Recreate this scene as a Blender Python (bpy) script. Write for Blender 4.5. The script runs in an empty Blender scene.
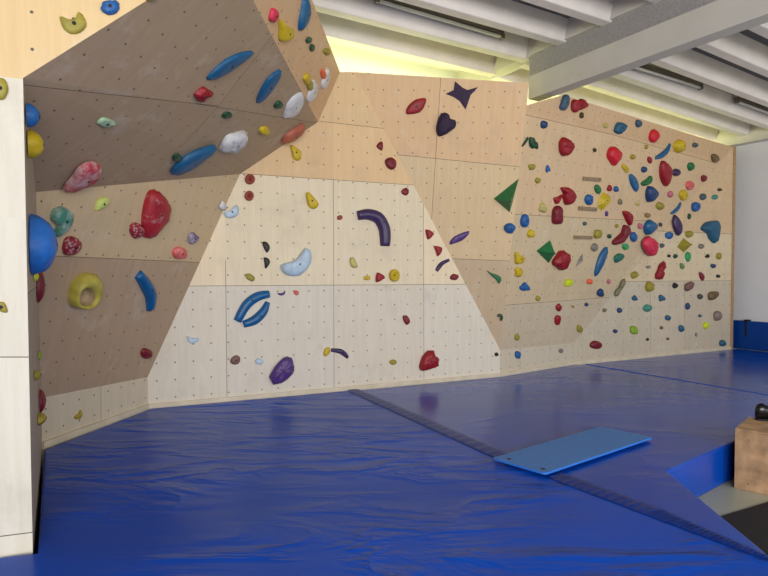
import bpy, bmesh, math, random
from mathutils import Vector, Matrix
random.seed(5)
SC = bpy.context.scene
COL = SC.collection

FACETS = [
["front",[[-4.2003,1.8954,0.0],[-1.8439,2.9942,0.0],[-1.8535,2.9898,2.7803],[-0.9205,3.4248,3.6651],[-0.7463,3.5061,4.2216],[-0.7463,3.5061,4.6],[-4.2003,1.8954,4.6]],[0.42262,-0.90631,0.0],[[0.143,-0.062,0.247,-0.061],[0.132,-0.774,0.241,-0.775],[0.122,-1.488,0.231,-1.495],[0.921,0.582,0.922,0.427],[0.108,-2.413,0.245,-2.419]],[[6,0,1],[6,1,2],[6,2,3],[6,3,4],[4,5,6]]],
["return",[[-1.8439,2.9942,0.0],[-2.8492,4.7706,0.0],[-2.8492,4.7706,0.7414],[-2.4478,4.0749,2.3488],[-1.8535,2.9898,2.7803]],[0.87244,0.48872,-5e-05],[[-1.322,0.495,0.097,0.501]],[[4,0,1],[4,1,2],[2,3,4]]],
["kickleft",[[-2.8492,4.7706,0.0],[-2.5336,6.1587,0.0],[-2.5336,6.1587,0.664],[-2.8492,4.7706,0.7414]],[0.97512,-0.22168,0.0],[[-0.003,0.334,-0.009,-0.019]],[[3,0,1],[1,2,3]]],
["leanleft",[[-2.8492,4.7706,0.7414],[-2.5336,6.1587,0.664],[-1.6329,6.5745,2.901],[-2.4478,4.0749,2.3488]],[0.91733,-0.22678,-0.32722],[[-1.009,0.259,0.889,0.247]],[[3,0,1],[1,2,3]]],
["roof",[[-2.4478,4.0749,2.3488],[-1.6329,6.5745,2.901],[-0.7908,6.9633,3.5874],[-0.9205,3.4248,3.6651],[-1.8535,2.9898,2.7803]],[0.64699,-0.02324,-0.76215],[[-1.738,-0.396,-0.326,0.083],[-0.326,0.083,2.261,0.851],[-0.005,0.178,-0.208,0.896]],[[4,0,1],[4,1,2],[2,3,4]]],
["endface",[[-0.7908,6.9633,3.5874],[-0.5349,7.0814,4.2216],[-0.7463,3.5061,4.2216],[-0.9205,3.4248,3.6651]],[0.94199,-0.0488,-0.33209],[],[[3,0,1],[1,2,3]]],
["center",[[-2.5336,6.1587,0.0],[1.6318,8.0818,0.0],[1.6318,8.0818,0.6969],[-0.3687,7.1582,4.248],[-0.5349,7.0814,4.2216],[-0.7908,6.9633,3.5874],[-1.6329,6.5745,2.901],[-2.5336,6.1587,0.664]],[0.41917,-0.90791,0.0],[[-1.092,0.867,1.105,0.877],[-1.643,-0.404,1.95,-0.415],[-0.165,1.559,0.651,1.561],[-1.259,-0.396,-1.254,-1.666],[0.03,0.869,0.031,-1.696],[1.276,0.171,1.287,-1.671]],[[7,0,1],[7,1,2],[7,2,3],[3,4,5],[7,3,5],[5,6,7]]],
["lean",[[1.6318,8.0818,0.6969],[1.8132,7.2799,4.1537],[-0.3687,7.1582,4.248]],[0.04441,-0.97266,-0.22796],[[-0.889,0.264,0.815,0.116],[-0.129,-1.089,0.715,-1.122],[-0.333,1.229,-0.401,-0.771]],[[0,1,2]]],
["overhang",[[1.6318,8.0818,0.6969],[3.009,9.1513,0.6646],[4.7213,9.9651,2.5188],[6.5941,10.9623,4.1533],[2.3737,7.7158,4.1382],[1.9424,7.4331,3.9567],[1.7996,7.34,3.8945]],[0.59647,-0.77442,-0.21094],[[-1.681,0.946,0.051,0.981],[0.051,0.981,4.285,0.961],[-1.517,-0.308,0.73,-0.242],[-1.562,-1.559,0.681,-1.521]],[[6,0,1],[6,1,2],[6,2,3],[6,3,4],[4,5,6]]],
["rightlow",[[3.009,9.1513,0.0],[6.5941,10.9623,0.0],[6.5941,10.9623,4.1533],[4.7213,9.9651,2.5188],[3.009,9.1513,0.6646]],[0.45791,-0.88895,-0.00909],[[-0.056,1.037,2.063,1.051],[-0.851,0.169,2.068,0.168],[-0.203,-0.017,-0.175,-0.971],[0.685,-0.03,0.725,-0.97]],[[4,0,1],[4,1,2],[2,3,4]]],
["kickright",[[1.6318,8.0818,0.0],[3.009,9.1513,0.0],[3.009,9.1513,0.6646],[1.6318,8.0818,0.6969]],[0.61336,-0.78981,0.0],[[-0.439,0.321,-0.436,-0.015]],[[3,0,1],[1,2,3]]]]
HOLDS = [
["slate blue teardrop hold near wall top beside end of the concrete beam","slate","dome",[2.4193,7.7742,4.053],[0.5965,-0.7744,-0.2109],[[-0.046,0.0976],[-0.025,0.1028],[-0.0012,0.1023],[0.0186,0.0922],[0.0333,0.068],[0.0441,0.0342],[0.0478,0.0007],[0.042,-0.0315],[0.029,-0.0632],[0.0124,-0.0873],[-0.0083,-0.1008],[-0.0324,-0.1066],[-0.0553,-0.1072],[-0.0774,-0.1027],[-0.0981,-0.093],[-0.1113,-0.0802],[-0.1123,-0.0646],[-0.1058,-0.0459],[-0.0993,-0.0248],[-0.0962,0.0004],[-0.093,0.0279],[-0.0867,0.052],[-0.0761,0.0714],[-0.0624,0.0873]],0.0601,87,{}],
["dark red lobed cluster hold at wall top right of the concrete beam","red","dome",[2.6761,7.9645,4.0803],[0.5965,-0.7744,-0.2109],[[-0.1899,0.0302],[-0.1481,0.0454],[-0.1012,0.0502],[-0.0774,0.0453],[-0.06,0.0422],[-0.043,0.0593],[-0.0214,0.0775],[0.0135,0.0833],[0.0566,0.0781],[0.1166,0.0549],[0.1617,0.0255],[0.153,0.0012],[0.1181,-0.022],[0.0675,-0.0477],[0.0147,-0.0659],[-0.0204,-0.0593],[-0.0475,-0.0543],[-0.0671,-0.0826],[-0.0866,-0.1114],[-0.1162,-0.1148],[-0.1465,-0.1038],[-0.173,-0.0791],[-0.1918,-0.046],[-0.1992,-0.0055]],0.0687,140,{"rough":1}],
["small dark olive round hold just below the red lobed cluster hold at the wall top","darkolive","dome",[2.7417,8.0478,3.9598],[0.5965,-0.7744,-0.2109],[[0.014,0.0007],[0.0193,-0.0113],[0.021,-0.0225],[0.0131,-0.0316],[0.0011,-0.0384],[-0.012,-0.0422],[-0.0258,-0.0429],[-0.0402,-0.0397],[-0.0526,-0.0333],[-0.0595,-0.0234],[-0.0635,-0.0118],[-0.0672,-0.0001],[-0.0672,0.0108],[-0.0598,0.0193],[-0.0487,0.0267],[-0.0359,0.0358],[-0.022,0.0407],[-0.0073,0.0343],[0.0052,0.0233],[0.0109,0.0124]],0.0424,17,{"ball":1}],
["small navy domed hold above right of the dark green leafy hold","navy","dome",[2.1049,7.6214,3.7247],[0.5965,-0.7744,-0.2109],[[0.0321,0.0035],[0.0327,-0.0126],[0.0281,-0.0273],[0.0178,-0.0394],[0.0035,-0.0485],[-0.0133,-0.0542],[-0.0316,-0.0558],[-0.0511,-0.0522],[-0.0683,-0.044],[-0.0796,-0.0306],[-0.0865,-0.0145],[-0.09,0.0024],[-0.0879,0.0183],[-0.0762,0.0305],[-0.0597,0.0395],[-0.042,0.0447],[-0.023,0.0459],[-0.002,0.0431],[0.0164,0.0355],[0.027,0.0208]],0.0564,37,{"ball":1}],
["dark green sliver hold on the plain panel beside the green leaf cluster","darkgreen","dome",[1.8187,7.4714,3.4665],[0.5965,-0.7744,-0.2109],[[0.0177,0.0628],[0.0293,0.0621],[0.0389,0.0526],[0.0411,0.0388],[0.0316,0.0201],[0.0147,-0.0029],[-0.002,-0.0237],[-0.0169,-0.0417],[-0.0317,-0.0576],[-0.0434,-0.067],[-0.0518,-0.068],[-0.0572,-0.0626],[-0.0573,-0.0521],[-0.0501,-0.0349],[-0.0376,-0.0126],[-0.0242,0.0089],[-0.0102,0.0303],[0.0048,0.0509]],0.0171,18,{}],
["dark green leafy cluster hold left of the big red boulder hold","darkgreen","dome",[1.95,7.5727,3.4657],[0.5965,-0.7744,-0.2109],[[-0.1118,0.0628],[-0.0931,0.0718],[-0.0633,0.0712],[-0.0384,0.0667],[-0.0266,0.0584],[-0.0197,0.0461],[-0.0089,0.0348],[0.0115,0.0282],[0.0359,0.0226],[0.0562,0.0117],[0.0714,-0.0114],[0.0823,-0.0398],[0.0835,-0.0596],[0.0692,-0.0623],[0.0452,-0.0561],[0.0227,-0.0525],[0.0065,-0.0577],[-0.0083,-0.0654],[-0.0246,-0.0671],[-0.0455,-0.0601],[-0.068,-0.0473],[-0.0864,-0.0285],[-0.1012,0.0013],[-0.1119,0.0369]],0.0457,63,{}],
["small olive yellow half-round hold below the dark green leafy hold","olive","dome",[1.9526,7.6529,3.1784],[0.5965,-0.7744,-0.2109],[[0.0488,0.0177],[0.0495,0.0036],[0.0451,-0.0116],[0.0338,-0.0243],[0.0174,-0.0344],[-0.0042,-0.0415],[-0.027,-0.0432],[-0.047,-0.0354],[-0.0641,-0.0234],[-0.0769,-0.01],[-0.0845,0.0028],[-0.0858,0.0117],[-0.08,0.0186],[-0.0641,0.0247],[-0.0436,0.0295],[-0.0236,0.0331],[-0.0032,0.0349],[0.0184,0.0345],[0.0365,0.0316],[0.0454,0.0263]],0.0307,29,{}],
["small blue teardrop hold below left of the dark red boulder hold","blue","dome",[2.2225,7.8582,3.188],[0.5965,-0.7744,-0.2109],[[0.025,0.0069],[0.0348,-0.0089],[0.0372,-0.0227],[0.0244,-0.0271],[0.0063,-0.0302],[-0.0089,-0.0418],[-0.0234,-0.0497],[-0.0381,-0.0415],[-0.0496,-0.0277],[-0.0534,-0.0152],[-0.0536,-0.0016],[-0.0538,0.0136],[-0.052,0.0282],[-0.0469,0.0409],[-0.04,0.0496],[-0.0323,0.0505],[-0.0235,0.0466],[-0.0137,0.0397],[-0.0025,0.0301],[0.0118,0.0193]],0.0317,20,{}],
["dark red boulder hold on the upper right wall, below the lobed red cluster","red","dome",[2.5112,7.99,3.5204],[0.5965,-0.7744,-0.2109],[[-0.1885,0.0285],[-0.1771,0.0628],[-0.1518,0.0925],[-0.1207,0.1106],[-0.0829,0.1118],[-0.0391,0.1012],[0.0005,0.0875],[0.0338,0.0735],[0.0627,0.0565],[0.0826,0.0358],[0.0928,0.0102],[0.0937,-0.0188],[0.0824,-0.0477],[0.054,-0.0792],[0.0136,-0.1104],[-0.0263,-0.1289],[-0.0632,-0.13],[-0.0997,-0.1188],[-0.1308,-0.097],[-0.1582,-0.0603],[-0.1803,-0.0134]],0.0945,154,{"rough":1}],
["small pale yellow round hold above the bright red notched hold","paleyellow","dome",[3.2207,8.4286,3.9165],[0.5965,-0.7744,-0.2109],[[0.0345,0.0062],[0.0379,-0.005],[0.0353,-0.0162],[0.0234,-0.0258],[0.0067,-0.0331],[-0.0118,-0.0368],[-0.0313,-0.0376],[-0.0509,-0.036],[-0.0677,-0.0313],[-0.0778,-0.0223],[-0.0825,-0.0115],[-0.0815,-0.0012],[-0.0761,0.0089],[-0.0676,0.0189],[-0.0552,0.0272],[-0.0372,0.0318],[-0.0176,0.033],[0.0002,0.0299],[0.0157,0.0238],[0.0271,0.0159]],0.0386,18,{"ball":1}],
["tiny dark olive round hold left of the bright red notched hold","darkolive","dome",[3.0521,8.3967,3.5568],[0.5965,-0.7744,-0.2109],[[0.0234,0.0039],[0.0209,-0.0043],[0.0152,-0.0127],[0.0113,-0.0219],[0.0051,-0.0293],[-0.0074,-0.0326],[-0.0214,-0.0323],[-0.0329,-0.0277],[-0.0431,-0.021],[-0.0531,-0.0142],[-0.0598,-0.0067],[-0.0596,0.0021],[-0.0556,0.0111],[-0.0503,0.02],[-0.0422,0.0265],[-0.0297,0.027],[-0.0161,0.0249],[-0.0038,0.0229],[0.0073,0.0192],[0.0173,0.0123]],0.0318,10,{"ball":1}],
["bright red notched hold on the upper right wall","brightred","dome",[3.4669,8.7193,3.5455],[0.5965,-0.7744,-0.2109],[[-0.2226,0.0091],[-0.2167,0.0483],[-0.1972,0.0847],[-0.154,0.1079],[-0.1024,0.1187],[-0.057,0.1106],[-0.0114,0.0941],[0.0406,0.0815],[0.0835,0.062],[0.1013,0.0249],[0.1001,-0.0174],[0.0771,-0.0549],[0.0449,-0.0907],[0.02,-0.132],[-0.0128,-0.1565],[-0.0704,-0.1334],[-0.1302,-0.0963],[-0.1751,-0.0714],[-0.2073,-0.047],[-0.2213,-0.0206]],0.099,155,{}],
["chunky teal blue hold above the bright red notched hold","blueteal","dome",[3.5262,8.6575,3.94],[0.5965,-0.7744,-0.2109],[[-0.1722,-0.0674],[-0.1743,-0.0288],[-0.1583,0.0211],[-0.1299,0.0583],[-0.0841,0.072],[-0.0256,0.0731],[0.0248,0.0702],[0.0618,0.0674],[0.0903,0.0605],[0.1037,0.0459],[0.0965,0.0181],[0.0742,-0.0173],[0.0473,-0.0474],[0.0189,-0.0688],[-0.014,-0.0849],[-0.0497,-0.0929],[-0.0949,-0.0934],[-0.1428,-0.086]],0.067,83,{"rough":1}],
["small olive yellow nub-like hold above left of the red crescent hold","olive","dome",[2.0684,7.785,3.021],[0.5965,-0.7744,-0.2109],[[0.0381,0.0042],[0.0338,-0.007],[0.0255,-0.0175],[0.0188,-0.0275],[0.0099,-0.0354],[-0.0044,-0.0397],[-0.0202,-0.0401],[-0.0345,-0.0349],[-0.0477,-0.0266],[-0.061,-0.017],[-0.0695,-0.0062],[-0.0664,0.0053],[-0.0585,0.0165],[-0.0514,0.0272],[-0.0417,0.0351],[-0.0272,0.0366],[-0.0108,0.035],[0.0061,0.033],[0.0213,0.028],[0.0325,0.0171]],0.0307,21,{}],
["wooden bar rung on the right wall, top one of three","wood","rung",[3.0321,8.4908,3.1548],[0.5965,-0.7744,-0.2109],[[-0.2101,-0.0111],[0.2165,0.0115]],0.035,63,{"hw":[0.027,0.027]}],
["wooden bar rung left of the yellow block hold, middle one of three","wood","rung",[3.0059,8.5857,2.7322],[0.5965,-0.7744,-0.2109],[[-0.2213,-0.0053],[0.2285,0.0055]],0.035,65,{"hw":[0.0273,0.0273]}],
["wooden bar rung lowest of three, above the grey wedge hold","wood","rung",[2.9716,8.6731,2.3145],[0.5965,-0.7744,-0.2109],[[-0.2202,-0.0047],[0.2272,0.0048]],0.035,58,{"hw":[0.0251,0.0251]}],
["large dark green pyramid volume on the plain leaning panel","green","pyramid",[1.6168,7.5926,2.7811],[0.0444,-0.9727,-0.228],[[-0.1792,-0.0293],[0.1341,0.2312],[0.0445,-0.205]],0.196,329,{"apex":[-0.0125,-0.0457]}],
["round blue dome hold below the large dark green pyramid","blue","dome",[1.676,7.6917,2.3701],[0.0444,-0.9727,-0.228],[[0.0712,0.0077],[0.0656,-0.0111],[0.0541,-0.0296],[0.0426,-0.0507],[0.0267,-0.0666],[0.0016,-0.0688],[-0.0252,-0.063],[-0.0484,-0.0521],[-0.0676,-0.0362],[-0.0813,-0.0155],[-0.0877,0.0072],[-0.0834,0.0297],[-0.0716,0.0495],[-0.0537,0.0633],[-0.0321,0.0718],[-0.0091,0.0745],[0.0138,0.0713],[0.0348,0.0617],[0.0524,0.0471],[0.0652,0.0283]],0.077,91,{"ball":1}],
["upright blue oval hold just right of the round blue dome","blue","dome",[1.9027,7.8045,2.4806],[0.5965,-0.7744,-0.2109],[[0.0435,0.005],[0.0482,-0.0216],[0.0466,-0.0457],[0.035,-0.0657],[0.0168,-0.08],[-0.0063,-0.0866],[-0.0321,-0.0852],[-0.059,-0.0742],[-0.0825,-0.056],[-0.0965,-0.0306],[-0.1039,-0.0032],[-0.1049,0.0211],[-0.1004,0.0436],[-0.0918,0.0654],[-0.0774,0.0825],[-0.0544,0.0916],[-0.028,0.0917],[-0.0006,0.0792],[0.0232,0.0587],[0.0363,0.033]],0.0592,73,{}],
["small yellow pointed hold below right of the upright blue oval hold","yellow","dome",[2.0197,7.9393,2.3169],[0.5965,-0.7744,-0.2109],[[0.0406,0.0083],[0.0521,-0.0094],[0.0556,-0.0247],[0.0415,-0.036],[0.018,-0.0442],[-0.0121,-0.0508],[-0.0423,-0.0518],[-0.0648,-0.0416],[-0.0813,-0.0267],[-0.0914,-0.0125],[-0.0941,0.0026],[-0.0862,0.0194],[-0.0742,0.0354],[-0.0641,0.0495],[-0.0534,0.0594],[-0.0421,0.0614],[-0.0281,0.059],[-0.0074,0.0557],[0.0136,0.0476],[0.0288,0.0293]],0.0442,40,{}],
["notched yellow hold on the panel crease, upper of the yellow pair","yellow","dome",[1.8494,7.9017,1.9734],[0.5965,-0.7744,-0.2109],[[-0.1218,0.0952],[-0.1036,0.0987],[-0.0725,0.0832],[-0.045,0.067],[-0.0288,0.0549],[-0.0163,0.0421],[-0.001,0.0332],[0.0231,0.0335],[0.0501,0.0376],[0.0693,0.0345],[0.0774,0.0168],[0.0777,-0.0083],[0.0693,-0.0307],[0.0492,-0.0484],[0.0205,-0.0633],[-0.008,-0.0711],[-0.0348,-0.0728],[-0.0614,-0.0676],[-0.0837,-0.0488],[-0.1034,-0.0032],[-0.119,0.0556]],0.0558,64,{}],
["knobbly yellow hold just below the notched yellow hold on the crease","yellow","dome",[1.8562,7.9574,1.7878],[0.5965,-0.7744,-0.2109],[[0.0696,0.0016],[0.0566,-0.0139],[0.0359,-0.0288],[0.0276,-0.046],[0.0178,-0.0592],[-0.0036,-0.0612],[-0.0288,-0.0571],[-0.0559,-0.0507],[-0.0776,-0.0394],[-0.0806,-0.0205],[-0.0805,0.0015],[-0.0949,0.0242],[-0.1042,0.0449],[-0.0905,0.0617],[-0.0673,0.0712],[-0.0417,0.0662],[-0.0155,0.0555],[0.0055,0.0471],[0.0256,0.0364],[0.0523,0.0197]],0.0475,47,{"rough":1}],
["medium pale yellow teardrop hold above left of the long dark red block hold","paleyellow","dome",[2.1895,7.973,2.6731],[0.5965,-0.7744,-0.2109],[[0.0406,0.0124],[0.0533,-0.0066],[0.0573,-0.026],[0.0483,-0.0459],[0.0288,-0.0599],[-0.0038,-0.0591],[-0.0389,-0.0521],[-0.0674,-0.046],[-0.0882,-0.036],[-0.0948,-0.0182],[-0.0941,0.0031],[-0.0915,0.0258],[-0.0847,0.0465],[-0.0721,0.0603],[-0.0575,0.0694],[-0.0454,0.0754],[-0.0327,0.0746],[-0.0176,0.0611],[-0.0004,0.0431],[0.0211,0.0282]],0.0485,47,{}],
["red crescent hold, right piece of a stacked red trio","red","dome",[2.6397,8.2636,2.8793],[0.5965,-0.7744,-0.2109],[[-0.241,0.0926],[-0.2099,0.1046],[-0.1542,0.1114],[-0.0995,0.1122],[-0.0535,0.106],[-0.0086,0.0937],[0.0309,0.0768],[0.0657,0.0548],[0.0949,0.0282],[0.1121,0.0006],[0.1129,-0.0291],[0.1015,-0.0598],[0.0833,-0.0851],[0.058,-0.1026],[0.0261,-0.1147],[-0.0049,-0.1225],[-0.0324,-0.1286],[-0.0589,-0.1305],[-0.0845,-0.1212],[-0.1112,-0.0929],[-0.1368,-0.0539],[-0.1552,-0.0209],[-0.1595,-0.0024],[-0.1566,0.0102],[-0.1619,0.0252],[-0.1912,0.048],[-0.2284,0.073]],0.084,154,{}],
["small red bow tie hold, left piece of the stacked red trio","red","dome",[2.4459,8.132,2.8146],[0.5965,-0.7744,-0.2109],[[-0.1177,0.0092],[-0.1009,0.0196],[-0.0694,0.0247],[-0.0371,0.0318],[-0.0059,0.0458],[0.0262,0.0618],[0.0508,0.0715],[0.0652,0.0716],[0.072,0.0653],[0.0717,0.0545],[0.0614,0.0385],[0.044,0.018],[0.0274,-0.0027],[0.0157,-0.0244],[0.0049,-0.0462],[-0.0084,-0.0615],[-0.0262,-0.0683],[-0.0464,-0.0686],[-0.066,-0.061],[-0.0886,-0.041],[-0.1105,-0.0132]],0.0421,39,{}],
["long dark red block hold, bottom piece of the stacked red trio","maroon","dome",[2.4642,8.2061,2.5943],[0.5965,-0.7744,-0.2109],[[-0.1028,0.1262],[-0.0711,0.135],[-0.0338,0.1385],[-0.0047,0.1331],[0.0075,0.116],[0.0113,0.0899],[0.0182,0.0593],[0.0355,0.0217],[0.056,-0.0206],[0.0697,-0.0561],[0.076,-0.0801],[0.0754,-0.0971],[0.0588,-0.1092],[0.0141,-0.1186],[-0.046,-0.1231],[-0.0938,-0.1171],[-0.1177,-0.0965],[-0.1299,-0.0657],[-0.1384,-0.0327],[-0.1472,0.0025],[-0.1525,0.0399],[-0.151,0.0716],[-0.1412,0.0952],[-0.1248,0.1133]],0.0849,128,{}],
["blue oval hold left of the yellow block, between two wooden rungs","blue","dome",[3.0372,8.5742,2.863],[0.5965,-0.7744,-0.2109],[[0.042,0.0062],[0.0513,-0.0204],[0.0533,-0.0442],[0.0381,-0.0627],[0.0146,-0.0749],[-0.0121,-0.0781],[-0.0401,-0.0744],[-0.0666,-0.0645],[-0.0906,-0.0493],[-0.1118,-0.0293],[-0.1259,-0.0068],[-0.1267,0.0165],[-0.1192,0.0381],[-0.106,0.0548],[-0.0874,0.0671],[-0.0645,0.0753],[-0.0381,0.0775],[-0.0063,0.0718],[0.0219,0.0583],[0.035,0.0342]],0.0591,55,{}],
["small green oval hold just below right of the top wooden rung","green","dome",[3.1926,8.6492,3.0273],[0.5965,-0.7744,-0.2109],[[0.0402,0.0158],[0.052,-0.0035],[0.0566,-0.0228],[0.0535,-0.0385],[0.0441,-0.0516],[0.0298,-0.0626],[0.0103,-0.0682],[-0.0166,-0.0642],[-0.0446,-0.0535],[-0.0685,-0.0367],[-0.0882,-0.0166],[-0.1025,0.0043],[-0.1096,0.0243],[-0.1066,0.0418],[-0.0959,0.0554],[-0.0781,0.0638],[-0.0557,0.0659],[-0.0305,0.0585],[-0.0047,0.046],[0.0199,0.0321]],0.0431,38,{}],
["angular bright yellow block hold on the right wall","yellow","pyramid",[3.3327,8.8,2.8698],[0.5965,-0.7744,-0.2109],[[-0.0477,0.1344],[0.1407,0.092],[0.1548,-0.0217],[-0.0006,-0.1473],[-0.1405,-0.081],[-0.1361,0.0321]],0.0658,145,{"apex":[0.0034,0.0178]}],
["small red teardrop hold above right of the yellow block hold","red","dome",[3.4388,8.8283,3.0658],[0.5965,-0.7744,-0.2109],[[0.0295,0.0067],[0.0363,-0.0076],[0.0364,-0.0209],[0.0289,-0.0328],[0.0149,-0.0415],[-0.0066,-0.0448],[-0.03,-0.0438],[-0.0502,-0.0393],[-0.0666,-0.031],[-0.0773,-0.0182],[-0.0814,-0.0031],[-0.0751,0.0125],[-0.0651,0.0273],[-0.058,0.039],[-0.0508,0.0476],[-0.0429,0.0529],[-0.033,0.0535],[-0.0185,0.0468],[-0.0023,0.0358],[0.015,0.0219]],0.0369,20,{}],
["small blue round hold above right of the yellow block hold","blue","dome",[3.5904,8.9433,3.0721],[0.5965,-0.7744,-0.2109],[[0.0244,0.0033],[0.0314,-0.0106],[0.0331,-0.0235],[0.0218,-0.0329],[0.0049,-0.0395],[-0.0126,-0.0436],[-0.0313,-0.0442],[-0.051,-0.0401],[-0.069,-0.0323],[-0.0829,-0.0206],[-0.0918,-0.0069],[-0.0938,0.0074],[-0.0896,0.0208],[-0.0782,0.0307],[-0.0623,0.0381],[-0.0441,0.0438],[-0.0248,0.0452],[-0.0058,0.0384],[0.0102,0.0277],[0.019,0.0161]],0.0474,19,{"ball":1}],
["tiny purple sliver-like hold just below the yellow block hold","purple","dome",[3.435,8.9275,2.6911],[0.5965,-0.7744,-0.2109],[[0.0198,0.0043],[0.0208,-0.0072],[0.0186,-0.0186],[0.0161,-0.0306],[0.0106,-0.0395],[-0.0007,-0.041],[-0.0142,-0.0383],[-0.0277,-0.0337],[-0.0397,-0.026],[-0.0474,-0.0138],[-0.0521,-0.0002],[-0.054,0.0119],[-0.053,0.0227],[-0.0488,0.0321],[-0.0418,0.0389],[-0.0315,0.0422],[-0.02,0.0416],[-0.0086,0.0353],[0.0022,0.026],[0.0125,0.0156]],0.0262,11,{}],
["tiny grey teal round hold just above the lowest wooden rung","greyteal","dome",[3.0049,8.6443,2.5143],[0.5965,-0.7744,-0.2109],[[0.0288,0.0039],[0.0317,-0.0063],[0.0296,-0.0154],[0.0179,-0.0211],[0.0023,-0.0249],[-0.0131,-0.0285],[-0.0284,-0.0294],[-0.043,-0.0247],[-0.0555,-0.0174],[-0.0643,-0.0096],[-0.0693,-0.0012],[-0.0701,0.0076],[-0.0664,0.0158],[-0.0574,0.0219],[-0.0451,0.0265],[-0.031,0.0296],[-0.0157,0.0304],[0.0009,0.0276],[0.0154,0.022],[0.024,0.0137]],0.032,12,{"ball":1}],
["pale olive oval hold below the yellow block hold","olive","dome",[3.2986,8.908,2.3766],[0.5965,-0.7744,-0.2109],[[0.0551,-0.0104],[0.0461,-0.0342],[0.0286,-0.0541],[0.0009,-0.0646],[-0.0307,-0.0685],[-0.0607,-0.0668],[-0.0879,-0.059],[-0.1097,-0.044],[-0.1243,-0.025],[-0.1269,-0.0045],[-0.1228,0.0171],[-0.1177,0.0404],[-0.1057,0.0595],[-0.08,0.0664],[-0.0493,0.0682],[-0.0194,0.0717],[0.0082,0.0697],[0.0297,0.055],[0.0453,0.0345],[0.0542,0.0126]],0.058,48,{}],
["tiny dark green round hold just left of the dark red wavy hold","darkgreen","dome",[3.5572,9.1127,2.3564],[0.5965,-0.7744,-0.2109],[[0.0313,0.0038],[0.0311,-0.0068],[0.026,-0.0168],[0.0179,-0.0261],[0.006,-0.0327],[-0.0108,-0.0341],[-0.0291,-0.0321],[-0.0464,-0.0278],[-0.0616,-0.021],[-0.0733,-0.0114],[-0.0805,-0.0005],[-0.0814,0.0105],[-0.077,0.0208],[-0.0675,0.0291],[-0.0541,0.0347],[-0.0377,0.0363],[-0.0202,0.0348],[-0.0029,0.0309],[0.0125,0.0244],[0.0243,0.0147]],0.0376,13,{"ball":1}],
["tiny olive yellow round hold just above left of the dark red wavy hold","olive","dome",[3.6956,9.1739,2.523],[0.5965,-0.7744,-0.2109],[[0.025,0.0037],[0.0244,-0.0052],[0.0199,-0.014],[0.0141,-0.0228],[0.005,-0.0297],[-0.0104,-0.0325],[-0.027,-0.0315],[-0.0399,-0.0251],[-0.0514,-0.0166],[-0.0632,-0.0091],[-0.0716,-0.0011],[-0.0727,0.0085],[-0.0686,0.0176],[-0.0596,0.0239],[-0.0475,0.0284],[-0.0338,0.032],[-0.0192,0.0328],[-0.0047,0.0283],[0.0083,0.0211],[0.0187,0.0128]],0.0335,10,{"ball":1}],
["small grey oval hold above left of the long blue blade hold","grey","dome",[3.2553,8.9292,2.1763],[0.5965,-0.7744,-0.2109],[[0.0437,-0.0057],[0.0378,-0.0251],[0.0254,-0.0421],[0.0068,-0.0549],[-0.0151,-0.0619],[-0.0376,-0.0592],[-0.0601,-0.0512],[-0.0822,-0.0417],[-0.1,-0.0284],[-0.1096,-0.0084],[-0.111,0.0129],[-0.101,0.0307],[-0.085,0.0457],[-0.0676,0.0578],[-0.0477,0.0653],[-0.0243,0.0668],[-0.0014,0.0621],[0.0176,0.0499],[0.0322,0.0332],[0.0412,0.0142]],0.051,34,{}],
["long narrow blue blade hold standing upright on the right wall","midblue","dome",[3.4344,9.1231,1.9708],[0.5965,-0.7744,-0.2109],[[0.028,0.2257],[0.0522,0.2211],[0.0741,0.2057],[0.0874,0.1793],[0.0887,0.1383],[0.0814,0.0864],[0.0693,0.0343],[0.0527,-0.0155],[0.0314,-0.0653],[0.0089,-0.1115],[-0.0147,-0.1555],[-0.0395,-0.1959],[-0.0628,-0.2246],[-0.0846,-0.2398],[-0.1048,-0.2433],[-0.1211,-0.2325],[-0.133,-0.2036],[-0.1411,-0.1606],[-0.1439,-0.1123],[-0.1411,-0.0582],[-0.1332,0.0012],[-0.1203,0.0553],[-0.1014,0.1015],[-0.0775,0.1426],[-0.0522,0.1759],[-0.0257,0.2013],[0.0023,0.2188]],0.0536,146,{}],
["grey wedge hold right of the scalloped dark red hold","grey","pyramid",[2.9727,8.7672,1.9721],[0.5965,-0.7744,-0.2109],[[0.0337,0.1076],[0.076,0.0047],[-0.0759,-0.1084],[-0.0569,-0.0095]],0.0551,34,{}],
["smaller green pyramid hold left of the scalloped dark red hold","green","pyramid",[2.2981,8.216,2.0884],[0.5965,-0.7744,-0.2109],[[-0.2091,0.0003],[0.0464,0.1579],[0.1266,0.0446],[0.1123,-0.1674]],0.1588,171,{"apex":[0.0056,-0.0018]}],
["scalloped dark red hold right of the smaller green pyramid","red","dome",[2.6248,8.5019,1.9624],[0.5965,-0.7744,-0.2109],[[-0.2566,-0.0169],[-0.2406,0.0145],[-0.2101,0.0498],[-0.1771,0.0971],[-0.1378,0.1369],[-0.0874,0.1477],[-0.0397,0.1441],[-0.0126,0.1305],[0.0099,0.1155],[0.0416,0.1162],[0.0724,0.1118],[0.0987,0.0818],[0.1151,0.0427],[0.1129,0.0054],[0.098,-0.0328],[0.0736,-0.0735],[0.0398,-0.1085],[-0.0053,-0.1311],[-0.0522,-0.1389],[-0.0891,-0.1213],[-0.1254,-0.0969],[-0.1706,-0.0858],[-0.2121,-0.0728],[-0.2427,-0.0475]],0.1085,200,{"rough":1}],
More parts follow.
